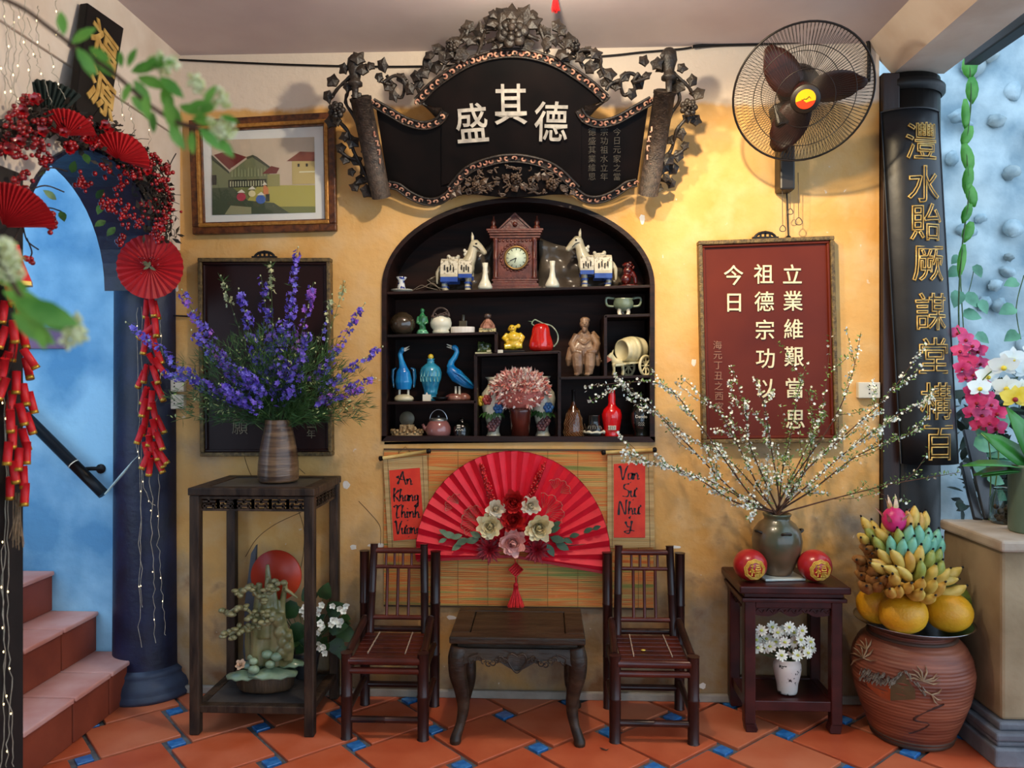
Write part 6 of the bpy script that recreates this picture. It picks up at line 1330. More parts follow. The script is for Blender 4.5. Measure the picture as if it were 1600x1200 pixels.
for args in (((465, 386), (450, 520), .62, 70, .022, [0, 0, 1], 6, -.2), ((283, 452), (345, 560), .5, 90, .03, [0, 1, 2], 5, -.24), ((196, 502), (315, 600), .62, 55, .022, [1, 1, 0], 5, -.3), ((408, 430), (425, 560), .5, 80, .032, [0, 0, 1], 6, -.16), ((372, 452), (405, 560), .55, 70, .028, [0, 1], 6, -.24), ((490, 440), (462, 560), .55, 60, .024, [2, 2, 0], 8, -.18),
             ((570, 474), (510, 570), .55, 50, .020, [0, 1, 2], 5, -.22), ((598, 540), (515, 600), .6, 38, .018, [1, 0], 5, -.2), ((588, 590), (520, 618), .55, 34, .016, [0, 2], 4, -.24), ((570, 608), (510, 625), .55, 30, .016, [0, 2], 4, -.3), ((248, 580), (340, 612), .5, 60, .024, [0, 1], 4, -.28), ((300, 520), (370, 590), .5, 70, .03, [0, 1, 1], 4, -.32),
             ((440, 500), (438, 580), .4, 80, .036, [0, 1], 4, -.3), ((480, 520), (462, 590), .45, 70, .034, [1, 0], 4, -.32), ((375, 575), (405, 610), .5, 60, .026, [1, 0], 3, -.36), ((340, 600), (390, 630), .55, 50, .024, [1, 0, 0], 3, -.36), ((300, 590), (370, 625), .55, 40, .022, [0], 3, -.34), ((540, 440), (500, 560), .9, 6, .01, [3], 10, -.18), ((345, 430), (390, 560), .85, 10, .012, [3, 3], 12, -.2), ((422, 408), (428, 540), .85, 10, .012, [3], 12, -.15), ((520, 460), (485, 580), .8, 12, .014, [3, 1], 10, -.14)):
    stalk(*args)
b = MB()
for k in range(1300):                          # dense feathery heart of the bouquet
    a = rnd(.05, PI - .05); L_ = rnd(.05, .38); d = V(math.cos(a) * rnd(.7, 1.2), rnd(-.55, .3), math.sin(a)); p = MOUTH + d * L_
    for q in range(6): b.leaf(p, d + rvec(.55), rvec(), rnd(.03, .065), rnd(.002, .0034), 0, .15, 2)
for k in range(50):
    a = rnd(0, PI); d = V(math.cos(a), rnd(-.5, .3), math.sin(a) * .9); b.tube([MOUTH + V(0, 0, -.04), MOUTH + d * .12, MOUTH + d * rnd(.2, .3)], .0012, 4)
b.build('feathery_foliage', M_FERN, bq, kind='stuff')
b = MB()
for k in range(420):
    a = rnd(.1, PI - .1); d = V(math.cos(a) * 1.1, rnd(-.6, .1), math.sin(a)); p = MOUTH + d * rnd(.16, .36); b.leaf(p, rvec(), rvec(), rnd(.012, .02), .006, 0, .1, 2)
b.build('pale_leaflets', mat('pale_green', '#8a9a54', '#b4bc80', scale=30, rough=.6), bq, kind='stuff')
# sprig hanging left of the vase
# ---- carved stone landscape ornament on the low shelf
zs = .1155; ok = S(-.22)
def og(px, py, y=-.22): q = P(px, 590, y); return V(q.x, y, zs + (1083 - py) * ok * 1.0)
M_JADE = mat('olive_soapstone', '#66663a', '#968e64', scale=12, rough=.3, coat=.3); M_LOT = mat('pale_green_stone', '#6c8468', '#94a888', scale=14, rough=.28, coat=.3); M_STUMP = mat('stump_wood', '#3a2818', '#5e442c', scale=10, rough=.6, bump=.5, stretch=(4, 4, .6))
cv = thing('carved_landscape', 'green carved stone landscape with pine, lotus leaves and red sun disc on the low shelf', 'ornament', og(414, 1083))
b = MB(); c = og(414, 1083); b.lathe([(0, 0), (.112, 0), (.118, .01), (.121, .07), (.11, .078), (0, .078)], 22, c)
for i, v in enumerate(b.v): v.y = c.y + (v.y - c.y) * .6; f = 1 + .035 * math.sin((i % 22) * 1.9); v.x = c.x + (v.x - c.x) * f
b.build('wooden_base', M_STUMP, cv)
b = MB()
for x, y, r, h, dy in ((388, 1052, 26, .014, -.06), (432, 1048, 40, .012, -.05), (452, 1040, 24, .012, .0), (395, 1045, 24, .012, .01)):
    q = og(x, y) + V(0, dy, 0); n = 18; R_ = r * ok; top_ = [q + V(R_ * math.cos(2 * PI * k / n) * (1 + .07 * math.sin(k * 3.1)), R_ * .6 * math.sin(2 * PI * k / n), -.006 - .006 * (k % 2)) for k in range(n)]
    b.add(top_ + [q + V(0, 0, h)] + [p_ + V(0, 0, -.008) for p_ in top_] + [q + V(0, 0, -.012)], [(k, (k + 1) % n, n) for k in range(n)] + [(n + 1 + (k + 1) % n, n + 1 + k, 2 * n + 1) for k in range(n)] + [(k, n + 1 + k, n + 1 + (k + 1) % n, (k + 1) % n) for k in range(n)], 0, True)
b.build('lotus_leaves', M_LOT, cv)
b = MB()
for x, y, r, dy in ((409, 1042, 9, -.09), (408, 1030, 7, -.085), (424, 1024, 9, -.05), (440, 1026, 9, -.06), (432, 1036, 8, -.075), (398, 1032, 8, -.03)): q = og(x, y) + V(0, dy, 0); b.ball(q, (r * ok, r * ok * .8, r * ok * .75), 12, 8)
b.build('lotus_pods', M_LOT, cv)
b = MB(); petal_bloom(b, og(389, 1036) + V(0, -.085, 0), V(0, -.8, .6), 9 * ok, (6, 5, 4), [0]); b.build('lotus_blossom', mat('blush_stone', '#c8a07c', '#dcbea0', scale=20, rough=.4), cv)
b = MB()
for x0, y0, x1, y1, r0, r1, dy in ((420, 1045, 418, 888, 18, 3, 0), (405, 1045, 408, 915, 13, 5, -.02), (432, 1045, 428, 920, 14, 5, -.015), (418, 1000, 422, 905, 12, 3, -.03), (445, 1045, 448, 990, 14, 10, -.01), (445, 1000, 438, 965, 12, 11, -.015), (453, 1035, 452, 1008, 9, 8, -.03), (390, 1040, 388, 985, 8, 6, .01), (440, 985, 446, 920, 7, 4, .0), (446, 925, 466, 940, 4, 2, -.01)):
    b.tube([og(x0, y0) + V(0, dy, 0), og((x0 + x1) / 2 + rnd(-3, 3), (y0 + y1) / 2) + V(0, dy, 0), og(x1, y1) + V(0, dy, 0)], [r0 * ok, (r0 * .55 + r1 * .45) * ok, r1 * ok], 10, flat=.8)
for x, y, r in ((448, 1004, 10), (454, 1014, 9), (447, 1022, 10), (443, 990, 10), (440, 970, 11), (430, 962, 9), (455, 996, 8)): b.ball(og(x, y) + V(0, -.04, 0), r * ok, 10, 7)
b.build('rock_and_trunk', M_JADE, cv, remesh=.0042, smooth=2)
def pinepad(pts, nm='pine_branch'):
    b = MB(); b.tube(bez([og(x, y) + V(0, -.045, 0) for x, y in pts], 4), .007, 8)
    for x, y in pts:
        for k in range(6): b.ball(og(x + rnd(-10, 10), y + rnd(-7, 4)) + V(0, rnd(-.075, -.03), 0), (rnd(4, 7) * ok, rnd(4, 7) * ok, rnd(3, 4.5) * ok), 8, 6)
    b.build(nm, M_JADE, cv)
pinepad([(412, 938), (396, 922), (378, 928)]); pinepad([(405, 968), (385, 950), (362, 962)]); pinepad([(402, 985), (385, 985), (366, 995)]); pinepad([(430, 925), (440, 912)]); pinepad([(420, 972), (416, 960), (426, 966)])
b = MB(); q = og(422, 913) + V(0, .075, 0); b.lathe([(0, -.008), (41 * ok, -.008), (41.5 * ok, 0), (41 * ok, .008), (0, .008)], 40, q, axis=(0, -1, 0)); b.bar(q + V(0, 0, -.09), q + V(0, 0, -.26), .05, .012, (0, 1, 0)); b.build('sun_disc', mat('red_disc', '#a82c14', '#c0401c', scale=3, rough=.4), cv)
b = MB(); b.prism([og(x, y) + V(0, .10, 0) for x, y in ((372, 1083), (365, 1040), (368, 960), (378, 880), (386, 866), (384, 930), (386, 1083))], (0, .02, 0)); tag(b.build('grey_slab', mat('grey_slate', '#3a3e44', '#565a60', scale=5, rough=.5, bump=.2)), 'tall grey slate slab leaning behind the carved stone landscape', 'slab')
# ---- white flower pot at the back of the shelf
fq = og(489, 1083, -.09); fq.x = P(478, 590, -.09).x
pf = thing('flower_pot', 'dark pot on the low shelf with white trumpet flowers and broad leaves', 'pot', fq)
b = MB(); b.lathe([(0, 0), (.045, 0), (.06, .09), (.066, .11), (.06, .11), (.045, .02), (0, .02)], 20, fq); b.build('pot_body', mat('grey_pot', '#2a2c2c', '#45484a', scale=12, rough=.5), pf)
tp = fq + V(0, 0, .11)
for k in range(16):
    a = rnd(0, 6.28); d = V(math.cos(a) * .8 + .25, math.sin(a) * .5 - .2, rnd(.4, 1.1)).normalized(); L_ = rnd(.08, .2); q = tp + d * L_
    b = MB(); b.tube([tp, tp + d * L_ * .6, q], .002, 4); b.leaf(q, d + V(0, -.4, -.5), V(0, -.6, .8), rnd(.05, .075), rnd(.045, .06), 1, .25); b.build('leaf', [M_STEM, mat('dark_leaf', '#122a12', '#24471e', scale=20, rough=.4)], pf)
for px, py, a, r_ in ((466, 948, 200, 22), (472, 975, 240, 22), (486, 940, 100, 20), (512, 958, 30, 22), (528, 984, -20, 22), (495, 985, 250, 18), (520, 1000, -50, 20), (480, 1000, 230, 18), (505, 935, 70, 18), (533, 1010, -70, 16), (515, 980, 10, 20)):
    b = MB(); q = P(px, py, rnd(-.16, -.1)); d = V(math.cos(math.radians(a)), -.3, math.sin(math.radians(a))); b.tube([tp, q], .0015, 4); b.leaf(q, d, V(.2, -1, .4), r_ * 1.5 * S(-.1), r_ * 1.3 * S(-.1), 1, .2, 4, .15, [.5, 1, .9, .6, .05]); b.build('leaf', [M_STEM, mat('dark_leaf', '#122a12')], pf)
def fflower(px, py, r=.013):
    q = P(px, py, rnd(-.24, -.16)); b = MB(); petal_bloom(b, q, V(rnd(-.4, .5), -1, rnd(-.2, .4)), r * 1.25, (5, 3), [0], t0=1.2, t1=.5); b.tube([q, q + V(-.01, .04, -.02), tp + V(0, 0, .03)], .0009, 4, 1); b.build('white_flower', [M_WHITE, M_STEM], pf)
for x, y in ((476, 948), (472, 953), (500, 950), (497, 958), (503, 945), (520, 946), (531, 950), (537, 955), (540, 946), (500, 974), (503, 982), (499, 988), (505, 978), (525, 970), (530, 976), (520, 968), (535, 970), (500, 1005), (506, 1010), (508, 1020), (500, 1012), (478, 962), (518, 975)): fflower(x, y)
# ================================================================ SIDE TABLE: JAR WITH BRANCHES, RED FRUIT, DAISIES
b = MB(); q = P(1214, 590, -.16); b.box((q.x, -.16, rz1 + .006), (.17, .17, .010), rot=Matrix.Rotation(.12, 3, 'Z')); tag(b.build('square_dish', mat('pale_dish', '#a8b4ae', '#c0c8c2', scale=8, rough=.3), bevel=.004), 'pale square dish under the stoneware jar on the side table', 'dish')
JX = q.x; jk = S(-.16); JB = rz1 + .0115
sj = thing('stoneware_jar', 'mottled brown-green stoneware jar with little lugs on the side table', 'jar', (JX, -.16, JB))
b = MB(); b.lathe([(r * jk, z * jk) for r, z in ((0, 0), (20, 0), (22, 3), (29, 18), (36, 38), (37.5, 52), (35, 66), (27, 78), (20, 83), (19, 87), (21.5, 91), (21, 93), (18, 93), (16, 86), (0, 80))], 36, (JX, -.16, JB)); b.build('jar_body', mat('stoneware', '#36402e', '#70523a', scale=5, rough=.3, coat=.35, detail=8), sj)
for a in (-1.45, -2.75, -.1):
    b = MB(); n = 8; c = V(JX + 33 * jk * math.cos(a), -.16 + 33 * jk * math.sin(a), JB + 66 * jk); b.tube([c + V(-math.sin(a), math.cos(a), 0) * (7 * jk * math.cos(PI * k / n)) + V(math.cos(a), math.sin(a), .5) * (5 * jk * math.sin(PI * k / n)) for k in range(n + 1)], 2 * jk, 7); b.build('lug', mat('lug_dark', '#1c1a16', rough=.4), sj)
NECK = V(JX, -.16, JB + 90 * jk)
br = thing('blossom_branches', 'spray of thin branches with tiny white blossoms in the stoneware jar', 'branches', NECK)
M_BLOS = mat('blossom_white', '#dfe2d6', rough=.6); M_BLEAF = mat('spring_leaf', '#4a7034', '#7a9c50', scale=30, rough=.55)
def blossom(b, c, r):
    d = (rvec() + V(0, -1, .4)).normalized(); d, s, u = basis(d)
    for k in range(5): a = k * 1.257 + .3; e = s * math.cos(a) + u * math.sin(a); w_ = (s * -math.sin(a) + u * math.cos(a)) * r * .5; b.add([c, c + e * r * .6 + w_ + d * r * .25, c + e * r * 1.0 + d * r * .2, c + e * r * .6 - w_ + d * r * .25], [(0, 1, 2, 3)], 0, True)
def branch(way, y1, dens=1.0, white=1.0, green=.5, start=.3, thick=.0048, nsub=5):
    m = len(way); pts = [NECK + V(rnd(-.02, .02), rnd(-.02, .02), -.06), NECK + V(rnd(-.012, .012), rnd(-.012, .012), 0)]
    for i, w_ in enumerate(way): pts.append(P(w_[0], w_[1], lerp(-.16, y1, (i + 1) / m)))
    path = bez(pts, 7); n = len(path); b = MB(); b.tube(path, [lerp(thick, .0009, i / (n - 1)) for i in range(n)], 6); subs = []
    for k in range(nsub):
        i = int(lerp(start, .92, (k + rnd(0, 1)) / nsub) * (n - 1)); d = (path[min(i + 1, n - 1)] - path[i - 1]).normalized(); dd = (d + rvec(.45)).normalized(); L_ = rnd(.07, .20); sp = bez([path[i], path[i] + dd * L_ * .5 + V(0, 0, -.005), path[i] + dd * L_ + V(0, 0, rnd(-.02, .03))], 5); b.tube(sp, [lerp(.0013, .0006, j / (len(sp) - 1)) for j in range(len(sp))], 4); subs.append(sp)
    o = b.build('branch', M_BROWNTWIG, br); bb = MB(); bl = MB()
    def dress(pl, s0, cnt):
        k_ = len(pl)
        for _ in range(cnt):
            t = lerp(s0, 1, rnd(0, 1)); i = min(k_ - 2, int(t * (k_ - 1))); c = pl[i].lerp(pl[i + 1], rnd(0, 1)) + rvec(.0055)
            if R.random() < white / (white + green * 2.1): blossom(bb, c, rnd(.004, .0068))
            else: bl.leaf(c, rvec() + V(0, 0, .4), rvec(), rnd(.010, .02), rnd(.0045, .007), 0, .1, 2)
    dress(path, start + .08, int(150 * dens))
    for sp in subs: dress(sp, .1, int(48 * dens))
    if bb.f: bb.build('blossoms', M_BLOS, o, kind='stuff')
    if bl.f: bl.build('leaves', M_BLEAF, o, kind='stuff')
branch([(1170, 770), (1090, 660), (1030, 600), (915, 604)], -.34, 1.2, 1, .25); branch([(1150, 770), (1070, 690), (1010, 630), (960, 585)], -.25, 1.0, 1, .25); branch([(1150, 785), (1080, 742), (1010, 720), (975, 706)], -.38, 1.2, 1, .3); branch([(1170, 785), (1110, 752), (1040, 730), (990, 722)], -.3, .9, 1, .3); branch([(1185, 760), (1150, 690), (1120, 640), (1065, 590)], -.22, 1.0, 1, .35)
branch([(1190, 740), (1170, 690), (1165, 640), (1142, 572)], -.26, 1.0, 1, .5); branch([(1215, 760), (1205, 700), (1195, 640), (1180, 590)], -.3, .9, 1, .6); branch([(1222, 740), (1235, 680), (1245, 620), (1262, 565)], -.22, .8, .4, 1); branch([(1235, 750), (1265, 690), (1285, 640), (1300, 510)], -.28, .8, .5, 1); branch([(1255, 740), (1320, 680), (1385, 620), (1448, 536)], -.36, 1.1, 1, .35, nsub=7)
branch([(1260, 760), (1330, 700), (1400, 650), (1462, 622)], -.40, 1.1, 1, .4, nsub=7); branch([(1270, 765), (1335, 715), (1390, 690), (1440, 672)], -.3, .9, .7, .7); branch([(1262, 790), (1330, 772), (1400, 755), (1500, 738)], -.42, .45, .3, 1, .5); branch([(1240, 770), (1262, 720), (1270, 670), (1262, 610)], -.18, .8, .5, 1); branch([(1195, 780), (1140, 720), (1090, 690), (1040, 660)], -.2, .8, 1, .4); branch([(1225, 770), (1300, 660), (1330, 590), (1345, 520)], -.24, .7, .6, .8)
# two red fruits with gold emblems
M_RF = mat('red_fruit', '#9c1014', '#b8282c', scale=4, rough=.3, coat=.3)
for px, lab in ((1172, 'red lacquered fruit with gold emblem, left of the stoneware jar'), (1273, 'red lacquered fruit with gold emblem, right of the stoneware jar')):
    q = P(px, 590, -.235); k = S(-.235); c = V(q.x, -.235, rz1 + 24.5 * k); t = thing('red_fruit', lab, 'fruit', (c.x, c.y, rz1))
    b = MB(); b.ball(c, (25.5 * k, 25.5 * k, 24 * k), 28, 18); b.build('fruit_skin', M_RF, t)
    b = MB(); r = 25.9 * k; f0 = V(.06, -.97, -.12).normalized(); _, s, u = basis(f0)
    def on(x, z): return c + (f0 + s * -x + u * z).normalized() * r
    for rr in (.74, .62, .52): b.tube([on(rr * math.cos(a) * (1 + .06 * math.sin(a * 9)), rr * math.sin(a) * (1 + .06 * math.sin(a * 9))) for a in [2 * PI * j / 40 for j in range(41)]], .0024, 5, cap=False)
    for x0, z0, x1, z1 in ((-.3, .28, -.1, .28), (-.2, .4, -.2, -.35), (-.3, .1, -.08, .0), (0, .32, .3, .32), (.02, .2, .28, .2), (.02, .2, .02, .05), (.28, .2, .28, .05), (.02, .05, .28, .05), (0, -.08, .32, -.08), (0, -.08, 0, -.36), (.32, -.08, .32, -.36), (0, -.36, .32, -.36), (.16, -.08, .16, -.36), (0, -.22, .32, -.22), (-.34, -.1, -.2, .05), (-.08, -.12, -.2, .0)): b.tube([on(x0, z0), on((x0 + x1) / 2, (z0 + z1) / 2), on(x1, z1)], .003, 5)
    b.build('gold_emblem', mat('emblem_gold', '#c89a30', '#e0b850', scale=40, rough=.4, metal=.2), t)
# white vase with daisies on the lower shelf
q = P(1230, 590, -.2); wv = V(q.x, -.2, .1255); k = S(-.2)
b = MB(); b.lathe([(r * k, z * k) for r, z in ((0, 0), (14, 0), (15, 3), (16, 14), (19, 26), (21, 36), (20.5, 44), (18, 50), (19, 53), (17, 53), (15, 46), (0, 40))], 26, wv); tag(b.build('speckled_vase', mat('speckled_white', '#2a2622', '#d8d0c8', scale=38, rough=.35, lo=.36, hi=.40)), 'white speckled vase with daisies on the side table lower shelf', 'vase')
dv = thing('daisy_bunch', 'bunch of white daisies in the speckled vase on the lower shelf', 'flowers', wv + V(0, 0, 50 * k)); tp = wv + V(0, 0, 48 * k)
M_DC = mat('daisy_centre', '#a8b040', '#c8c860', scale=60, rough=.7)
for x, y in ((1182, 1000), (1190, 985), (1198, 998), (1203, 1010), (1195, 1012), (1212, 1003), (1215, 988), (1207, 980), (1226, 1003), (1241, 1003), (1226, 985), (1240, 988), (1253, 985), (1251, 1000), (1266, 1003), (1255, 1012), (1221, 1024), (1238, 1020), (1246, 1024), (1262, 1020), (1268, 1012), (1184, 1012), (1233, 980)):
    c = P(x, y, rnd(-.30, -.22)); b = MB(); d = V((x - 1226) * .012, -1, rnd(-.1, .5)); petal_bloom(b, c, d, 8.6 * k, (11, 9), [0], wid=.42, t0=1.45, t1=1.2, curl=.05, shape=[.5, 1, .95, .5], seg=3); b.ball(c + d.normalized() * .004, (.007, .007, .005), 10, 6, 1); b.tube(bez([c, c + V(0, .03, -.03), tp], 4), .0013, 4, 2); b.build('daisy', [M_WHITE, M_DC, M_STEM], dv)
b = MB()
for k_ in range(60): a = rnd(0, 6.28); d = V(math.cos(a), math.sin(a) * .7, rnd(.4, 1.3)); b.leaf(tp + d * rnd(.01, .06), d, rvec(), rnd(.03, .05), .012, 0, .2)
b.build('dark_leaves', mat('dark_leaf', '#122a12'), dv, kind='stuff')
# ================================================================ RIGHT SIDE
M_COLB = mat('black_column_paint', '#0d0b0b', '#1a1614', scale=6, rough=.45, spec=.3, bump=.2)
c = V(1.60, .135, 0); dc = thing('dark_column', 'black round column carrying the beam, behind the gold-lettered board', 'column', c)
b = MB(); b.lathe([(.165, .0), (.165, 2.735), (0, 2.735)], 36, c); b.build('shaft', M_COLB, dc)
b = MB(); b.lathe([(.17, 2.66), (.185, 2.675), (.185, 2.70), (.175, 2.71)], 36, c); b.build('neck_ring', M_COLB, dc)
b = MB(); b.bx(1.458, 1.53, -.03, .28, 0, 2.73)
tag(b.build('door_jamb', mat('jamb_wood', '#1c0c09', '#2c1610', scale=6, rough=.5, bump=.2, stretch=(3, 3, .5)), bevel=.005), 'dark brown timber jamb between yellow wall and black column', 'jamb')
# curved couplet board
cp_ = thing('couplet_board', 'long curved black board with eight outlined gold characters, by the right column', 'plaque', P(1463, 727, -.1))
tA, bA = P(1431, 168, -.115), P(1463, 727, -.115); Rb = .155; ha = .88
def cb_pt(t, a, d=0.0): q = tA.lerp(bA, t); return q + V((Rb + d) * math.sin(a), Rb - (Rb + d) * math.cos(a), 0)
M_COUP = mat('couplet_lacquer', '#131418', '#1f2126', scale=5, rough=.38, spec=.4, bump=.1)
b = MB(); n = 18; m = 10; A = []; B = []
outer = [[cb_pt(j / m, lerp(-ha, ha, i / n)) for i in range(n + 1)] for j in range(m + 1)]; inner = [[cb_pt(j / m, lerp(-ha, ha, i / n), -.02) for i in range(n + 1)] for j in range(m + 1)]
vs = [p for row in outer for p in row] + [p for row in inner for p in row]; w = n + 1; K0 = (m + 1) * w
fs2 = [(j * w + i, j * w + i + 1, (j + 1) * w + i + 1, (j + 1) * w + i) for j in range(m) for i in range(n)]; fs2 += [tuple(K0 + q for q in f[::-1]) for f in fs2]
for i in range(n): fs2 += [(i + 1, i, K0 + i, K0 + i + 1), (m * w + i, m * w + i + 1, K0 + m * w + i + 1, K0 + m * w + i)]
for j in range(m): fs2 += [(j * w, (j + 1) * w, K0 + (j + 1) * w, K0 + j * w), ((j + 1) * w + n, j * w + n, K0 + j * w + n, K0 + (j + 1) * w + n)]
b.add(vs, fs2, 0, True); b.build('board', M_COUP, cp_)
b = MB(); b.tube([cb_pt(0, lerp(-ha, ha, i / 12), .002) for i in range(13)], .004, 6); b.tube([cb_pt(j / 8, -ha) for j in range(9)], .004, 6); b.tube([cb_pt(j / 8, ha) for j in range(9)], .004, 6); b.build('raised_edge', M_COUP, cp_)
M_COUG = mat('couplet_gold', '#a8843c', '#d8b870', scale=18, rough=.45, metal=.3)
for ch, y in zip('灃水貽厥謀堂構百', (220, 288, 347, 412, 487, 556, 627, 692)):
    t = (y - 168) / (727 - 168); q = cb_pt(t, .12, .007); o = text(ch, .165, q, M_COUG, 'character', cp_, outline=.003, rz=.12, sx=.86)
    for v in o.data.vertices: v.co.z -= Rb - math.sqrt(max(1e-6, Rb * Rb - v.co.x ** 2))
# stone courtyard wall
M_STW = mat('lime_washed_stone', '#8098a4', '#c0d0d4', scale=4, rough=.9, bump=.9, bscale=9, detail=9)
sw = MB(); nx, nz = 46, 60; x0, x1, yw = 1.2, 4.6, .95
vs = [V(lerp(x0, x1, i / nx), yw - .05 * (math.sin(i * .9 + j * .5) * math.cos(j * .7 - i * .3)) * rnd(.2, 1), lerp(-.1, 5.2, j / nz)) for j in range(nz + 1) for i in range(nx + 1)]
sw.add(vs, [(j * (nx + 1) + i, j * (nx + 1) + i + 1, (j + 1) * (nx + 1) + i + 1, (j + 1) * (nx + 1) + i) for j in range(nz) for i in range(nx)], 0, True); sw.bx(x0, x1, yw + .06, yw + .2, -.1, 5.2)
SWALL = struct(sw.build('wall_courtyard', M_STW, origin=(3, yw, 0)))
M_ST = [mat('stone_pale', '#8aa2ac', '#b4c6cc', scale=9, rough=.9, bump=.6), mat('stone_grey', '#829aa4', '#acbfc6', scale=9, rough=.9, bump=.6), mat('stone_brown', '#7e9096', '#a8b4b4', scale=9, rough=.9, bump=.6)]
placed = []
for k in range(400):
    px, py = rnd(1475, 1660), rnd(-40, 560)
    r = rnd(7, 17)
    if any(math.hypot(px - a, py - c_) < (r + q) * 1.0 for a, c_, q in placed): continue
    placed.append((px, py, r)); q = P(px, py, yw - .02); b = MB(); b.ball(q, (r * S(yw) * rnd(.8, 1.3), .028, r * S(yw) * rnd(.7, 1.1)), 8, 6, rot=Matrix.Rotation(rnd(-.5, .5), 3, 'Y'))
    for v in b.v: v += rvec(.004)
    b.build('stone', R.choice(M_ST), SWALL)
    if len(placed) > 32: break
# dark gutter bar
b = MB(); b.bar(P(1518, 92, .12), P(1518, 92, .12) + V(.075, -1.3, .02), .07, .06); tag(b.build('gutter_bar', mat('gutter_dark', '#140e0c', '#241a16', scale=8, rough=.5), bevel=.006), 'dark timber bar running under the sky at the upper right', 'bar')
# hanging vine with long green segments
M_VIN = mat('vine_green', '#3a8a2c', '#6cb84c', scale=8, rough=.4); M_VIN2 = mat('pothos_leaf', '#2a6a4a', '#5a9a78', scale=10, rough=.35)
hv = thing('hanging_vine', 'jointed bright green vine hanging down from the dark bar beside stone wall', 'vine', P(1512, 395, .25))
seg = [(1513, 90, 1516, 122, 11), (1518, 124, 1519, 160, 9), (1508, 158, 1509, 200, 6), (1517, 200, 1506, 228, 8), (1506, 228, 1516, 268, 9), (1515, 262, 1510, 300, 8), (1512, 290, 1522, 322, 8), (1516, 322, 1506, 348, 7), (1518, 350, 1508, 378, 8), (1506, 385, 1500, 430, 6)]
for x0_, y0_, x1_, y1_, w_ in seg:
    a, c_ = P(x0_, y0_, .25), P(x1_, y1_, .25); b = MB(); b.leaf(a + V(0, 0, .01), c_ - a, V(-.3, -1, .2), (c_ - a).length * 1.15, w_ * 2 * S(.25), 0, .05, 4, .25, [.4, .85, 1, .8, .15]); b.build('leaf_segment', M_VIN, hv, solid=.004)
b = MB(); b.tube(bez([P(1514, 85, .252), P(1517, 160, .252), P(1510, 230, .252), P(1514, 300, .252), P(1504, 380, .252), P(1498, 470, .252), P(1500, 560, .252)], 5), .004, 6); b.build('vine_stem', M_STEM, hv)
pv = thing('pothos_vine', 'heart-leaved green vine climbing behind the pink orchids', 'vine', P(1520, 800, -.1))
def heart(b, c, r, d, nrm, mi=0): b.leaf(c, d, nrm, r * 2.1, r * 1.7, mi, .2, 5, .2, [.55, 1.0, .95, .6, .04])
for px, py, r, a in ((1500, 420, 13, 200), (1498, 455, 14, 250), (1522, 415, 11, 60), (1508, 460, 15, 320), (1505, 490, 14, 0), (1530, 470, 12, 300), (1498, 400, 9, 220), (1525, 522, 12, 330), (1548, 650, 14, 20), (1522, 690, 16, 10), (1548, 712, 14, 0), (1560, 700, 13, 30), (1543, 745, 12, 350), (1545, 765, 14, 340), (1560, 790, 15, 200), (1590, 440, 12, 180), (1585, 480, 14, 190), (1590, 520, 13, 200), (1560, 640, 14, 60), (1535, 655, 13, 250), (1570, 700, 15, 170), (1525, 720, 12, 290), (1540, 800, 12, 20)):
    q = P(px, py, -.02 if py > 600 else .35); b = MB(); d = V(math.cos(math.radians(a)), -.3, -abs(math.sin(math.radians(a))) * .8 - .2); heart(b, q, r * S(0), d, V(0, -1, .5)); b.build('leaf', M_VIN2, pv)
b = MB(); b.tube(bez([P(1500, 400, .36), P(1502, 460, .36), P(1508, 540, .3), P(1520, 620, .1), P(1540, 690, -.01), P(1550, 745, -.01), P(1555, 805, -.03), P(1580, 815, -.05)], 6), .003, 6); b.tube(bez([P(1522, 420, .36), P(1514, 455, .36), P(1505, 470, .36)], 4), .002, 5); b.tube(bez([P(1600, 430, .36), P(1588, 480, .36), P(1595, 530, .36)], 4), .0025, 5); b.build('vine_stem', M_STEM, pv)
# dark shrub mass behind the orchids
b = MB()
for k in range(260): q = P(rnd(1498, 1640), rnd(600, 800), rnd(.35, .6)); b.leaf(q, rvec(), rvec() + V(0, -1, 0), rnd(.05, .12), rnd(.025, .05), 0, .2, 3)
tag(b.build('dark_shrub', mat('shrub_dark', '#0e1a12', '#1c3020', scale=8, rough=.5)), 'dark leafy shrub filling the gap behind the orchids', 'shrub', kind='stuff')
# leaning boards
for p0, p1, w_, lab in (((1509, 735), (1528, 812), .035, 'narrow pale-edged board leaning behind the plinth top'), ((1522, 690), (1552, 815), .075, 'wide dark board leaning beside the pothos vine')):
    q1 = P(*p1, -.095); q1.z = .8195; q0 = P(*p0, .10); q0 = q1 + (q0 - q1) * 1.15; b = MB(); b.bar(q1, q0, w_, .018, (0, 1, 0)); tag(b.build('leaning_board', mat('board_slate', '#23262c', '#3c4048', scale=6, rough=.35), bevel=.003), lab, 'board')
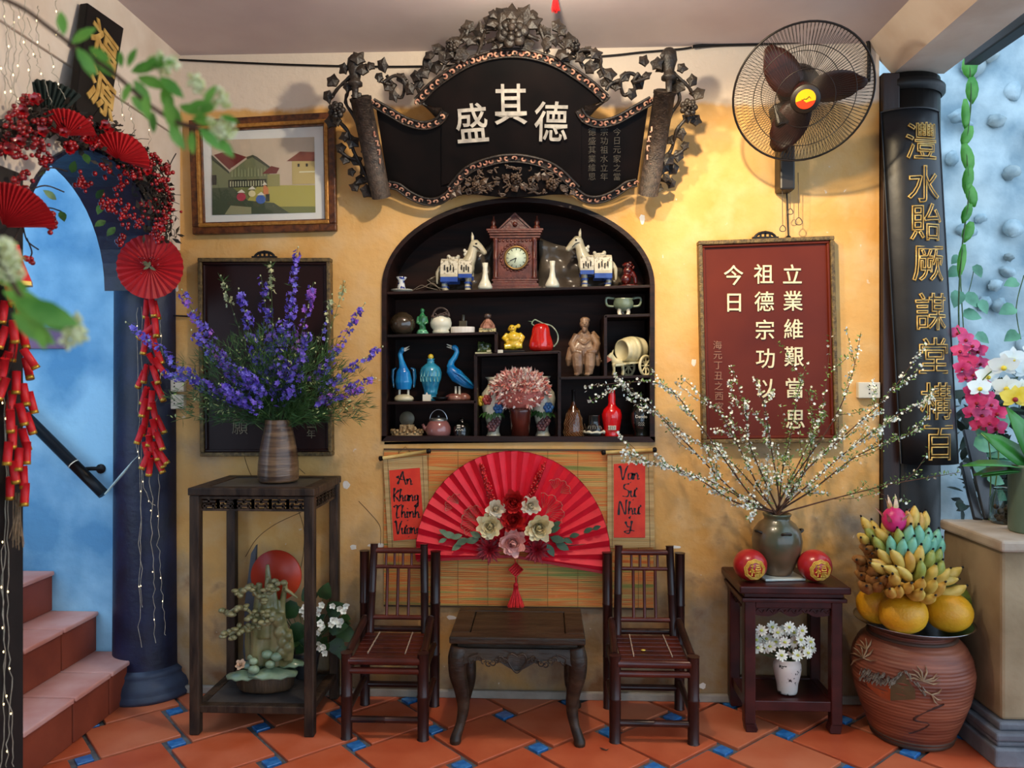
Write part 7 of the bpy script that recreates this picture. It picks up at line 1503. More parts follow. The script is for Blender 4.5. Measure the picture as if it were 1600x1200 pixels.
# orchids
M_PINK = mat('orchid_pink', '#b8185a', '#dc5088', scale=20, rough=.5); M_OW = mat('orchid_white', '#dce8ea', rough=.5, sss=.1); M_OY = mat('orchid_yellow', '#d8c420', '#e4d860', scale=20, rough=.5); M_LIP = mat('orchid_lip', '#8a1428', rough=.5); M_OL = mat('orchid_leaf', '#1e5a20', '#3a8434', scale=5, rough=.3)
pz = .8185; oc = V(1.905, -.34, pz)
op = thing('orchid_pot', 'grey-green cylindrical pot of white and yellow orchids on the plinth', 'pot', oc)
b = MB(); b.lathe([(0, 0), (.088, 0), (.092, .006), (.092, .245), (.097, .25), (.097, .262), (.088, .262), (.086, .22), (0, .21)], 36, oc); b.build('pot_body', mat('grey_green_pot', '#5a6e5c', '#6e8270', scale=4, rough=.4), op)
def oflower(px, py, y, r, m, root, parent, nm):
    q = P(px, py, y); b = MB(); d = V(rnd(-.5, .2), -1, rnd(-.3, .2)).normalized(); d, s, u = basis(d)
    for a, f, wd in ((90, 1, .62), (215, .95, .6), (325, .95, .6), (20, 1.1, 1.05), (160, 1.1, 1.05)):
        e = s * -math.cos(math.radians(a)) + u * math.sin(math.radians(a)); b.leaf(q, e + d * .15, d, r * f, r * wd, 0, .12, 4, .08, [.3, .95, 1, .75, .1])
    b.ball(q + d * r * .18 - u * r * .12, (r * .18, r * .25, r * .2), 8, 6, 1); b.tube(bez([q, q - d * .02 - u * .01, root], 3), .0012, 4, 2); b.build(nm, [m, M_LIP if m is not M_OW else M_OY, M_STEM], parent)
k = S(-.3); rt1 = [P(1600, 545, -.3), P(1560, 570, -.28)]
for x, y, r in ((1543, 588, 17), (1568, 572, 20), (1582, 560, 18), (1605, 575, 22), (1572, 605, 19), (1596, 610, 18), (1530, 606, 17), (1620, 550, 20)): oflower(x, y, rnd(-.34, -.28), r * k, M_OW, P(1590, 590, -.3), op, 'white_flower')
for x, y, r in ((1586, 622, 19), (1612, 618, 20)): oflower(x, y, -.38, r * k, M_OY, P(1600, 625, -.34), op, 'yellow_flower')
b = MB(); b.tube(bez([oc + V(0, 0, .2), P(1640, 640, -.3), P(1625, 570, -.28), P(1590, 560, -.28), P(1550, 580, -.3), P(1530, 600, -.3)], 6), .003, 6); b.tube(bez([oc + V(0, 0, .2), P(1625, 660, -.34), P(1600, 620, -.35)], 6), .003, 6); b.build('flower_stems', M_STEM, op)
for a, L_, wd, up_ in ((170, .30, .075, .25), (185, .24, .07, .0), (200, .2, .07, -.1), (150, .26, .08, .9), (120, .28, .085, 1.6), (60, .26, .08, 1.2), (20, .28, .08, .4), (100, .22, .08, 2.2)):
    b = MB(); d = V(math.cos(math.radians(a)), -.35 * math.sin(math.radians(a * 1.0)) - .15, up_ * .6 + .15); b.leaf(oc + V(0, 0, .235), d, V(0, -.25, 1) if up_ < .8 else V(.2, -1, .3), L_, wd, 0, .22, 5, .2, [.5, .9, 1, .8, .1]); b.build('strap_leaf', M_OL, op, solid=.003)
pk = thing('pink_orchids', 'arching spray of deep pink orchids beside the couplet board', 'flowers', P(1535, 812, -.1))
for x, y, r in ((1496, 520, 12), (1508, 530, 13), (1518, 540, 13), (1500, 548, 12), (1528, 548, 13), (1513, 565, 13), (1532, 568, 12), (1503, 575, 12), (1508, 590, 12), (1520, 585, 12), (1536, 600, 13), (1520, 612, 14), (1540, 620, 13), (1526, 628, 14), (1518, 645, 13), (1534, 648, 14), (1558, 645, 14), (1548, 632, 12), (1530, 665, 13), (1556, 668, 15), (1546, 660, 12), (1508, 560, 11)): oflower(x, y, rnd(-.14, -.04), r * S(-.1) * 1.05, M_PINK, P(1525, y + 12, -.08), pk, 'pink_flower')
b = MB(); b.tube(bez([P(1545, 815, -.1), P(1548, 720, -.1), P(1535, 640, -.08), P(1518, 560, -.08), P(1495, 512, -.08)], 6), .003, 6); b.tube(bez([P(1545, 815, -.1), P(1560, 720, -.1), P(1555, 650, -.08)], 6), .003, 6); b.build('flower_stems', M_STEM, pk)
b = MB(); q = P(1568, 815, -.16); q.z = pz; b.lathe([(0, .002), (.045, .002), (.052, .02), (.05, .10), (.036, .125), (.036, .14), (.04, .145)], 24, q); o = b.build('glass_jar', mat('jar_glass', '#c8d4d0', rough=.05, trans=1.0), solid=.002); tag(o, 'clear glass jar holding brown pebbles beside the green pot', 'jar')
b = MB()
for j in range(26): b.ball(q + V(rnd(-.03, .03), rnd(-.03, .03), rnd(.014, .07)), rnd(.009, .014), 7, 5)
tag(b.build('pebbles', mat('brown_pebbles', '#4a3426', '#7a5a44', scale=30, rough=.6)), 'brown pebbles inside the clear glass jar', 'pebbles', kind='stuff')
# ================================================================ URN, TRAY AND FRUIT
UC = V(1.455, -.29, 0); uk = 3.04 / 1200
UP = [(0, 0), (.142, 0), (.146, .012), (.158, .04), (.182, .10), (.206, .17), (.219, .23), (.223, .275), (.214, .33), (.192, .375), (.165, .40), (.150, .41), (.148, .425), (.135, .425), (.13, .40), (0, .36)]
def ur(z):
    for (r0, z0), (r1, z1) in zip(UP[1:], UP[2:]):
        if z0 <= z <= z1: return lerp(r0, r1, (z - z0) / max(1e-6, z1 - z0))
    return .15
M_URN = mat('urn_clay', '#66301e', '#905238', scale=3.5, rough=.5, bump=.25, bscale=6, stretch=(1, 1, 9))
un = thing('clay_urn', 'large reddish clay urn with a relief of a thatched hut, holding the fruit tray', 'urn', UC)
b = MB(); pr = []
for i in range(160): z = .425 * i / 159; pr.append((ur(z) + .0009 * math.sin(i * 1.25), z))
b.lathe([(0, 0)] + pr + [(.13, .41), (0, .38)], 56, UC); b.build('body', M_URN, un)
for z, h in ((.012, .010), (.028, .006), (.404, .008)):
    b = MB(); b.lathe([(ur(z) - .002, z - h), (ur(z) + .005, z - h * .4), (ur(z) + .005, z + h * .4), (ur(z) - .002, z + h)], 48, UC); b.build('ring', mat('urn_dark_band', '#3a2418', '#4e3424', scale=6, rough=.6), un)
def upt(px, py, d=.004):                      # spot on the urn's side seen at (px, py)
    a, b_, c_ = ray(px, py); t = 2.6
    for _ in range(60):
        q = V(t * a, -D0 + t * b_, HC + t * c_); dist = math.hypot(q.x - UC.x, q.y - UC.y) - ur(min(.42, max(.013, q.z)))
        if dist < .0005: break
        t += max(.001, dist * .6)
    n = V(q.x - UC.x, q.y - UC.y, 0).normalized(); return q + n * d
def urelief(nm, m, pts, d, n=1):
    b = MB(); P0 = [upt(*p_, d) for p_ in pts]; c_ = sum((upt(*p_, d + .002) for p_ in pts), V(0, 0, 0)) / len(pts); P1 = [upt(*p_, -.004) for p_ in pts]; k_ = len(pts)
    b.add(P0 + P1 + [c_], [(i, (i + 1) % k_, 2 * k_) for i in range(k_)] + [((i + 1) % k_, i, k_ + i, k_ + (i + 1) % k_) for i in range(k_)]); return b.build(nm, m, un)
urelief('hut_wall', mat('hut_orange', '#8a3a18', '#a84c22', scale=14, rough=.6), [(1352, 1056), (1392, 1068), (1392, 1095), (1375, 1088), (1357, 1072)], .004)
urelief('hut_gable', mat('hut_olive', '#4a3a20', '#5e4a2c', scale=14, rough=.6), [(1392, 1068), (1412, 1052), (1430, 1078), (1430, 1092), (1392, 1094)], .005)
b = MB(); M_TH = mat('thatch_grey', '#5a5248', '#857a6c', scale=30, rough=.8)
for k_ in range(130):
    u = rnd(0, 1); 
    if u < .6: t = u / .6; x, y = lerp(1348, 1396, t), lerp(1042, 1052, t) + rnd(0, 16); dx, dy = -4, 9
    elif u < .8: t = (u - .6) / .2; x, y = lerp(1396, 1412, t), lerp(1064, 1047, t) + rnd(-3, 4); dx, dy = -5, 6
    else: t = (u - .8) / .2; x, y = lerp(1412, 1442, t), lerp(1046, 1080, t) + rnd(-6, 3); dx, dy = 5, 7
    b.tube([upt(x, y, .007), upt(x + dx * rnd(.5, 1), y + dy * rnd(.5, 1), .008)], .0024, 4)
b.build('hut_thatch', M_TH, un, kind='stuff')
for cx, cy, L_, angs in ((1350, 1028, 22, (60, 90, 120, 150, 30, 200, -20)), (1355, 1015, 18, (50, 80, 110, 140)), (1442, 1064, 26, (100, 120, 140, 70, 20, 5, -15, 160)), (1455, 1085, 18, (20, -40, -70, 150))):
    b = MB()
    for a in angs: b.tube([upt(cx, cy, .004), upt(cx + L_ * .6 * math.cos(math.radians(a)), cy - L_ * .6 * math.sin(math.radians(a)), .008), upt(cx + L_ * math.cos(math.radians(a + 12)), cy - L_ * math.sin(math.radians(a + 12)), .005)], [.0025, .0035, .001], 5)
    b.build('palm_relief', mat('palm_tan', '#7a6048', '#a08464', scale=30, rough=.7), un)
b = MB(); b.tube(bez([upt(x, y, -.0005) for x, y in ((1475, 1100), (1448, 1112), (1428, 1124), (1452, 1132), (1420, 1146))], 4), [.004 + .002 * math.sin(i) for i in range(17)], 5); b.build('stream_mark', mat('urn_dark_mark', '#3a1c14', rough=.7), un)
TZ = .4255
TC = V(UC.x + .005, UC.y - .005, TZ)
b = MB(); b.lathe([(0, 0), (.12, 0), (.17, .008), (.205, .028), (.216, .034), (.218, .037), (.205, .032), (.168, .012), (.12, .004), (0, .004)], 48, TC); tag(b.build('steel_tray', M_STEEL), 'round shallow steel tray on the clay urn, full of fruit', 'tray')
M_POM = mat('pomelo_skin', '#c88a0c', '#dca41c', scale=9, rough=.45, bump=.25, bscale=120); M_POMG = mat('pomelo_green', '#6a7c30', '#8a9848', scale=9, rough=.45, bump=.2, bscale=120)
def pomelo(px, y, r, rx, m, lab, zc=None):
    q = P(px, 590, y); c_ = V(q.x, y, TZ + .016 + r * .92 if zc is None else zc); t = thing('pomelo', lab, 'fruit', (c_.x, c_.y, c_.z - r), 'yellow round fruit in the steel tray' if m is M_POM else None); b = MB(); b.ball(c_, (r * rx, r * rx, r * .94), 26, 16, rot=Matrix.Rotation(rnd(-.25, .25), 3, 'Y'))
    for v in b.v: v += (v - c_) * (.012 * math.sin(v.x * 60) * math.sin(v.z * 50 + v.y * 40))
    b.build('skin', m, t); b = MB(); d = V(rnd(-.3, .3), -.3, 1).normalized(); b.lathe([(0, .002), (.006, .002), (.005, -.004)], 8, c_ + d * r * .93, axis=d); b.build('stem_end', M_BROWNTWIG, t)
pomelo(1371, -.285, .080, 1.0, M_POM, 'yellow pomelo at the left of the tray, partly behind another'); pomelo(1411, -.405, .080, 1.1, M_POM, 'large yellow pomelo at the front middle of the tray'); pomelo(1482, -.375, .080, 1.07, M_POM, 'large yellow pomelo at the right of the tray'); pomelo(1492, -.225, .075, 1.0, M_POMG, 'green pomelo at the back right of the tray', TZ + .085)
BM = {}
for nm, c1, c2 in (('y', '#b8963a', '#d4b860'), ('g', '#5a9c80', '#84bca4'), ('k', '#7c8a3c', '#a8aa54'), ('b', '#7a5228', '#a0703c'), ('o', '#b08030', '#cfa44c')):
    b = MB(); pts = []; rr = []
    for i in range(11): t = i / 10; pts.append(V(0, -.020 * math.sin(PI * t) + .010, -.055 + .115 * t)); rr.append(.0205 * (min(1, .55 + t * 1.8) if t < .3 else 1) * (1 if t < .72 else max(.22, 1 - ((t - .72) / .28) ** 1.5 * .8)))
    b.tube(pts, rr, 7, 0); b.tube([pts[-1], pts[-1] + V(0, .002, .008)], [.0048, .0035], 6, 1)
    BM[nm] = b.build('banana', [mat('banana_' + nm, c1, c2, scale=14, rough=.45), M_IRON], origin=(0, 0, 0))
def fx(x): return 1330 + x / 5.455
def fy(y): return 770 + y / 5.455
def hand(lab, items, y0):
    t = None
    for x, y, a, m, pitch in items:
        px, py = fx(x), fy(y); hgt = (925 - py) / 100; Rc = lerp(.205, .07, min(1, max(0, hgt))); dx = (px - 1412) * 2.5 / 1000; yy = UC.y - .0 - math.sqrt(max(.0004, Rc * Rc - min(dx * dx, Rc * Rc * .96))) * .85 + y0
        q = P(px, py, yy)
        if t is None: t = thing('banana_hand', lab, 'bananas', q, 'hands of bananas heaped on the tray')
        M = Matrix.Translation(q - wloc(t)) @ Matrix.Rotation(math.radians(a), 4, 'Y') @ Matrix.Rotation(math.radians(pitch), 4, 'X') @ Matrix.Rotation(rnd(-.5, .5), 4, 'Z') @ Matrix.Scale(rnd(.9, 1.08), 4)
        inst(BM[m], 'banana', M, t)
    return t
hand('topmost ring of yellow bananas around the dragon fruit', [(140, 300, -32, 'y', 20), (215, 340, -28, 'y', 20), (300, 325, -15, 'y', 20), (385, 310, -5, 'y', 20), (465, 285, 5, 'o', 15), (520, 235, 8, 'y', 10), (600, 275, 15, 'y', 15), (175, 385, -32, 'k', 25), (270, 400, -35, 'y', 25), (560, 290, 8, 'o', 20)], .0)
hand('ring of green bananas below the topmost yellow bananas', [(250, 465, -40, 'k', 25), (330, 475, -8, 'g', 25), (395, 420, -5, 'k', 25), (420, 505, 0, 'g', 28), (480, 400, 0, 'g', 25), (505, 495, 0, 'g', 28), (550, 405, 5, 'g', 25), (605, 475, 8, 'g', 28), (625, 410, 10, 'g', 25), (690, 430, 14, 'g', 25), (665, 490, 10, 'g', 28), (725, 495, 14, 'g', 28)], .0)
hand('middle ring of yellow bananas under the green ones', [(290, 555, -48, 'y', 30), (390, 585, -32, 'y', 30), (480, 605, -5, 'o', 32), (560, 570, 0, 'y', 30), (640, 595, 14, 'k', 30), (700, 580, 20, 'k', 30), (570, 675, 0, 'k', 35), (245, 620, -55, 'o', 35)], .0)
hand('lower yellow bananas lying slantwise above the pomelos', [(260, 650, -62, 'y', 30), (360, 680, -56, 'y', 30), (455, 695, -48, 'y', 30), (650, 700, 24, 'y', 40), (720, 675, 15, 'k', 35), (800, 700, 62, 'y', 20), (780, 760, 68, 'y', 25), (830, 835, 72, 'y', 20), (740, 720, 40, 'y', 35)], .0)
hand('lowest bananas with blunt ends pointing outwards over the pomelos', [(455, 795, 0, 'o', 75), (350, 745, -30, 'o', 60), (330, 845, -40, 'o', 65), (390, 835, -30, 'o', 65), (560, 785, 0, 'o', 60), (650, 795, 10, 'y', 60), (545, 855, -5, 'y', 72), (640, 885, 20, 'y', 78), (725, 825, 10, 'o', 55)], -.02)
hand('browned bananas seen end-on at the left of the heap', [(95, 385, -70, 'y', 70), (130, 475, -60, 'b', 75), (170, 525, -50, 'b', 75), (60, 570, -60, 'b', 70), (155, 585, -40, 'b', 80), (100, 635, -40, 'b', 80), (180, 655, -30, 'b', 80), (85, 700, -60, 'b', 75), (175, 735, -30, 'b', 80), (260, 730, -20, 'b', 78), (120, 800, -50, 'b', 75), (210, 785, -30, 'b', 78), (320, 770, -20, 'b', 75), (210, 600, -40, 'b', 70)], .01)
for o in BM.values(): bpy.data.objects.remove(o)
b = MB(); q = P(1408, 590, UC.y + .03); b.lathe([(0, .03), (.10, .03), (.12, .10), (.10, .22), (.055, .32), (.02, .36), (0, .365)], 14, V(q.x, UC.y + .035, TZ)); tag(b.build('banana_stalk', mat('stalk_brown', '#4a3a20', '#6a5630', scale=10, rough=.7)), 'thick stalk in the middle of the banana heap', 'stalk')
q = P(1397, 812, UC.y - .06); df = thing('dragon_fruit', 'pink dragon fruit with curling scales on top of the banana heap', 'fruit', q + V(0, 0, -.045))
b = MB(); b.ball(q, (.045, .043, .050), 18, 12); b.build('skin', mat('dragon_pink', '#b01458', '#d8307c', scale=8, rough=.4), df)
for a, z, L_, m in ((0, .2, .04, 0), (1.3, .0, .045, 0), (2.6, .25, .04, 0), (-1.2, .1, .045, 0), (-2.3, -.1, .06, 0), (3.2, .3, .05, 0), (-.6, .5, .04, 0), (.6, .95, .05, 1), (-1.5, .95, .06, 1), (2.2, .95, .055, 1), (-2.9, .9, .05, 1), (-.3, .98, .05, 1)):
    d = V(math.cos(a) * math.sqrt(1 - z * z), math.sin(a) * math.sqrt(1 - z * z), z); b = MB(); b.leaf(q + d * .042, d * .6 + V(0, 0, .9), d, L_, .018, 0, -.25, 4, .2, [.8, 1, .7, .4, .05]); b.build('scale', mat('scale_green', '#b8a860', '#d8b8a0', scale=30, rough=.5) if m else mat('scale_pink', '#c04878', '#c8a878', scale=20, rough=.5), df)
# ================================================================ GARLAND OVER THE STAIR ARCH
M_BERRY = mat('berry', '#6a040a', '#a80c14', scale=50, rough=.25, coat=.3); M_TW = mat('dark_twigs', '#1c120c', '#34241a', scale=30, rough=.85)
def G(px, py, x=-1.59): return PX(px, py, x)
gl = thing('berry_garland', 'garland of red berries, twigs and leaves over the blue stair arch', 'garland', G(140, 250))
arch_px = [(8, 215), (40, 195), (75, 185), (110, 190), (150, 205), (185, 225), (215, 250), (238, 285), (250, 320), (252, 350)]
ap = [(p.x, p.y) for p in bez([V(a, c_, 0) for a, c_ in arch_px], 8)]
b = MB()
for k in range(260):
    i = R.randrange(len(ap)); x, y = ap[i]; j = min(len(ap) - 1, i + R.randrange(4, 16)); x2, y2 = ap[j]; s_ = 18
    b.tube(bez([G(x + rnd(-s_, s_), y + rnd(-s_, s_), rnd(-1.63, -1.56)), G((x + x2) / 2 + rnd(-s_, s_), (y + y2) / 2 + rnd(-s_, s_), rnd(-1.62, -1.54)), G(x2 + rnd(-s_, s_), y2 + rnd(-s_, s_) * 1.3, rnd(-1.63, -1.56))], 4), rnd(.0015, .0035), 4)
for k in range(60): x, y = R.choice(ap); a = rnd(0, 6.28); b.tube(bez([G(x, y), G(x + 22 * math.cos(a), y + 22 * math.sin(a), rnd(-1.6, -1.52)), G(x + rnd(25, 42) * math.cos(a + .4), y + rnd(25, 42) * math.sin(a + .4), rnd(-1.6, -1.5))], 3), .0013, 4)
b.build('twig_bundle', M_TW, gl, kind='stuff')
b = MB()
for k in range(520): x, y = R.choice(ap); b.leaf(G(x + rnd(-30, 26), y + rnd(-22, 34), rnd(-1.63, -1.53)), rvec(), rvec(), rnd(.02, .045), rnd(.012, .02), 0, .2, 2)
b.build('dark_foliage', mat('garland_dark_leaf', '#1c120c', '#2e2414', scale=20, rough=.7), gl, kind='stuff')
for cx, cy, n, rad in ((20, 185, 18, 16), (35, 200, 20, 16), (10, 225, 20, 16), (28, 240, 16, 14), (60, 225, 20, 15), (70, 250, 16, 14), (62, 195, 14, 14), (108, 230, 12, 10), (130, 208, 14, 14), (138, 195, 10, 10), (150, 225, 14, 12), (165, 195, 8, 8), (240, 250, 14, 14), (222, 262, 18, 16), (250, 280, 20, 16), (262, 300, 18, 14), (265, 325, 22, 16), (255, 345, 22, 16), (238, 320, 22, 18), (245, 365, 16, 12), (205, 275, 16, 14), (190, 290, 14, 14), (175, 318, 16, 14), (160, 315, 10, 10), (195, 335, 20, 16), (215, 345, 16, 14), (130, 285, 18, 14), (30, 285, 14, 12), (40, 155, 10, 10), (50, 155, 8, 9), (170, 260, 14, 14), (260, 262, 12, 10), (188, 375, 12, 9), (62, 330, 7, 7), (85, 342, 8, 7), (78, 355, 8, 7), (45, 405, 6, 7), (38, 275, 8, 10)):
    b = MB(); x_ = rnd(-1.57, -1.5) if cx > 95 else rnd(-1.56, -1.5)
    for k in range(n): b.ball(G(cx + R.gauss(0, .5) * rad, cy + R.gauss(0, .5) * rad, x_ + rnd(-.02, .02)), rnd(.0062, .0095), 7, 5)
    b.build('berry_cluster', M_BERRY, gl, kind='stuff')
for k in range(16):
    x, y = R.choice([(18, 182), (38, 178), (55, 160), (28, 225), (70, 205), (110, 228), (135, 210), (142, 220), (165, 200), (230, 270), (258, 300), (266, 330), (250, 350), (50, 215), (10, 232), (100, 210)]); b = MB(); petal_bloom(b, G(x + rnd(-6, 6), y + rnd(-6, 6), -1.5), V(.6, -.7, .1), .018, (5, 4), [0]); b.build('red_blossom', M_BERRY, gl)
for x, y in ((112, 270), (150, 310), (135, 215), (165, 345), (60, 275), (160, 318), (88, 312), (180, 355), (132, 240), (95, 330)):
    b = MB(); b.leaf(G(x, y, -1.52), V(rnd(-.4, .6), -.3, rnd(-.6, .4)), V(.5, -.8, .3), .045, .024, 0, .2); b.build('leaf', M_GREEN, gl)
b = MB()
for pts in ([(22, 375), (40, 345), (70, 325), (95, 330)], [(30, 350), (50, 335), (82, 345)], [(35, 345), (42, 375), (60, 390)], [(42, 372), (50, 395), (42, 408)], [(60, 270), (80, 262), (105, 268)], [(40, 300), (70, 290), (100, 300)], [(260, 290), (265, 260), (275, 240)], [(262, 280), (266, 262), (262, 250)]): b.tube(bez([G(x, y, -1.55) for x, y in pts], 5), .0024, 5)
b.build('bare_twigs', M_TW, gl, kind='stuff')
# pleated red fans and the round rosette
def pleats(nm, px, py, rpx, a0, a1, x, nrm, lab, m, folds=30, cat='fan', x_by_plane=True):
    c = PX(px, py, x) if x_by_plane else P(px, py, x); t = thing(nm, lab, cat, c); sc = (c - co.location).length / FPX; r = rpx * sc; d, s, u = basis(nrm); s = -s; vs = []; fs_ = []
    for i in range(folds * 2 + 1):
        a = math.radians(lerp(a0, a1, i / (folds * 2))); z = .010 if i % 2 else -.002
        for f in (.06, .5, 1.0): vs.append(c + (s * math.cos(a) + u * math.sin(a)) * r * f + d * z * (.25 + .75 * f))
    for i in range(folds * 2):
        for k in range(2): q = i * 3 + k; fs_.append((q, q + 1, q + 4, q + 3))
    b = MB(); b.add(vs, fs_); b.build('pleated_paper', m, t, solid=.001); return t, c, s, u, d, r
M_RP = mat('red_pleat', '#a00a10', '#b81018', scale=12, rough=.6)
FN = V(.5, -.85, .05)
pleats('paper_fan', 103, 212, 35, 10, 170, -1.52, FN, 'small red pleated fan on the garland top, left of the black signboard foot', M_RP, 16)
pleats('paper_fan', 185, 250, 38, -12, 150, -1.5, FN, 'small red pleated fan on the garland right of the black signboard', M_RP, 16)
pleats('paper_fan', 6, 355, 58, 5, 110, -1.5, FN, 'red pleated fan at the left picture edge below the garland', M_RP, 18)
pleats('green_fan', 74, 200, 62, 52, 168, -1.605, FN, 'dark green pleated fan behind the berry garland', mat('dark_green_pleat', '#0e1c18', '#16261f', scale=10, rough=.6), 18)
t, c, s, u, d, r = pleats('paper_rosette', 235, 417, 45, 0, 360, -.245, V(.15, -1, 0), 'round red pleated paper rosette hanging by the blue column', M_RP, 28, 'rosette', False)
b = MB()
for k in range(14): b.ball(c + (s * rnd(-.3, .3) + u * rnd(-.32, .3)) * r + d * rnd(.012, .02), .005, 6, 5)
b.build('berries', M_BERRY, t)
b = MB()
for k in range(8): b.leaf(c + d * .012, s * rnd(-1, 1) + u * rnd(-1, 1) + d * .3, d, rnd(.02, .04), .012, 0, .2)
b.build('leaves', mat('dry_leaf', '#4a4a30', '#7a7450', scale=30, rough=.7), t)
# firecracker strings
M_FC = mat('firecracker_red', '#c00a14', '#d81420', scale=20, rough=.55); M_FG = mat('gold_foil', '#b88a28', '#d8b050', scale=40, rough=.35, metal=.6)
def fcmesh(L_, r):
    b = MB(); b.tube([V(0, 0, 0), V(0, 0, -L_)], r, 12); b.tube([V(0, 0, -L_ * .86), V(0, 0, -L_ * .86), V(0, 0, -L_ - .001), V(0, 0, -L_ - .001)], [r, r * 1.05, r * 1.05, r * .6], 12, 1); b.tube([V(0, 0, .0), V(0, 0, .012)], .0012, 4, 2); return b.build('firecracker', [M_FC, M_FG, M_TW], origin=(0, 0, 0))
def string(lab, items, y, L_, r, pl=None):
    P = globals()['P'] if pl is None else (lambda a, c_, y_: PX(a, c_, pl + (y_ - y)))
    src = fcmesh(L_, r); t = None
    for px, py, a in items:
        q = P(px, py, y + rnd(-.02, .02))
        if t is None: t = thing('firecracker_string', lab, 'firecrackers', q)
        inst(src, 'firecracker', Matrix.Translation(q - wloc(t)) @ Matrix.Rotation(math.radians(-a), 4, 'Y') @ Matrix.Rotation(rnd(-.2, .3), 4, 'X'), t)
    bpy.data.objects.remove(src); b = MB(); b.tube(bez([P(x, yy, y) for x, yy in [items[0][:2]] + [(px * .5 + items[0][0] * .5, py) for px, py, a in items[3::5]] + [items[-1][:2]]], 4), .0015, 5); b.build('string', M_TW, t); return t
string('red paper firecracker string hanging below the round rosette', [(236, 465, 4), (230, 468, -12), (240, 470, 8), (232, 495, -14), (242, 498, 10), (240, 510, -50), (236, 520, 20), (230, 525, -10), (242, 540, 14), (232, 552, 24), (240, 560, 30), (230, 570, -18), (238, 572, 22), (226, 580, -30), (240, 595, 20), (230, 605, -24), (238, 610, -4), (244, 600, 26), (228, 622, -14), (238, 628, 2), (230, 640, -16), (244, 650, 24), (228, 652, -12), (238, 655, 6), (224, 665, -16), (236, 668, -6), (244, 675, 20), (232, 680, 4), (226, 690, 10), (240, 690, 12), (234, 705, -22), (240, 705, 24), (242, 712, 22), (236, 715, -14), (244, 700, 30)], -.19, .082, .0128)
string('red paper firecracker string at the left edge, in front of the blue stairwell', [(12, 440, 5), (25, 445, -8), (8, 470, -10), (30, 478, 10), (20, 500, 0), (10, 510, -14), (34, 512, 18), (22, 530, -4), (36, 545, 26), (14, 550, -24), (8, 560, -18), (40, 560, 20), (26, 580, 2), (10, 590, -16), (36, 600, 14), (20, 610, -6), (45, 612, 12), (30, 630, 8), (16, 640, -4), (40, 645, 10), (20, 665, -2), (34, 670, 6), (14, 690, -2), (30, 700, 4), (42, 690, 0), (20, 720, 2), (36, 728, 4), (16, 745, -3), (40, 755, 4)], -1.0, .068, .0115, -1.57)
b = MB(); q = PX(28, 770, -1.57)
for k in range(26): b.tube([q + V(rnd(-.012, .012), rnd(-.01, .01), 0), q + V(rnd(-.02, .02), rnd(-.012, .012), -rnd(.12, .17))], .0011, 4)
tag(b.build('tan_tassel', mat('tan_cord', '#7a6248', '#a08466', scale=60, rough=.8)), 'tan cord tassel below the left firecracker string', 'tassel')
# red lantern remnant above the left string
b = MB(); q = PX(26, 440, -1.57); b.lathe([(.0, .11), (.008, .11), (.02, .06), (.045, .0), (.046, -.012), (.04, -.012), (.0, .0)], 6, q, smooth=False, mis=[0, 0, 0, 1, 1, 1]); tag(b.build('red_lantern', [M_RED, M_FG]), 'small red bell-shaped lantern over the left firecracker string', 'lantern')
# fairy lights
M_LW = mat('light_wire', '#9a8f7c', '#c4b8a2', scale=40, rough=.5); M_LB = mat('fairy_bulb', (1.0, .78, .42), emit=3.0)
def lights(lab, strands, nb, r=.0013):
    t = thing('fairy_lights', lab, 'lights', strands[0][0])
    b = MB()
    for s_ in strands:
        p = bez(s_, 8); p = [q + rvec(.003) for q in p]; b = MB(); b.tube(p, r, 4); b.build('wire', M_LW, t)
    
    for s_ in strands:
        p = bez(s_, 8)
        for k in range(nb): q = p[int((k + rnd(.2, .8)) / nb * (len(p) - 1))]; b = MB(); b.ball(q + V(0, -.004, 0), (.0017, .0017, .0034), 6, 5); b.build('bulb', M_LB, t)
lights('fairy light wires trailing down the blue column below the firecrackers', [[P(215, 480, -.16), P(216, 640, -.16), P(219, 760, -.16), P(218, 900, -.16), P(219, 1012, -.16)], [P(222, 480, -.17), P(221, 700, -.17), P(220, 860, -.17), P(222, 950, -.17)], [P(235, 745, -.17), P(238, 860, -.17), P(241, 940, -.17), P(242, 1003, -.17)], [P(247, 740, -.16), P(248, 850, -.16), P(254, 930, -.16), P(259, 992, -.16)], [P(213, 690, -.16), P(228, 770, -.17), P(240, 790, -.17)], [P(250, 500, -.15), P(253, 560, -.15), P(243, 640, -.15), P(246, 690, -.15)]], 3)
lights('fairy light wires wound down the black timber post', [[PX(4, 600, -1.608), PX(10, 760, -1.608), PX(3, 900, -1.608), PX(8, 1060, -1.608), PX(3, 1200, -1.608)], [PX(10, 640, -1.608), PX(12, 820, -1.608), PX(15, 980, -1.608), PX(18, 1100, -1.608), PX(22, 1200, -1.608)], [PX(2, 850, -1.608), PX(6, 1000, -1.608), PX(14, 1130, -1.608), PX(10, 1200, -1.608)]], 4)
lights('fairy light wires hanging over the garland below the ceiling', [[G(a, c_, -1.56) for a, c_ in pts] for pts in ([(5, 0), (10, 60), (8, 120), (12, 180)], [(15, 0), (25, 50), (22, 110), (24, 170)], [(30, 10), (32, 70), (26, 130)], [(45, 30), (52, 80), (58, 95), (70, 130), (80, 165)], [(75, 70), (85, 105), (95, 140), (108, 165)], [(60, 10), (58, 50), (64, 90)], [(88, 0), (90, 40), (88, 60)], [(20, 30), (14, 90), (18, 150), (6, 190)], [(185, 120), (190, 165), (194, 190)], [(200, 160), (208, 195), (214, 220), (220, 240)], [(230, 140), (234, 190), (232, 240)], [(0, 100), (18, 140), (38, 165)], [(40, 0), (38, 60), (46, 110), (40, 160)])], 2)
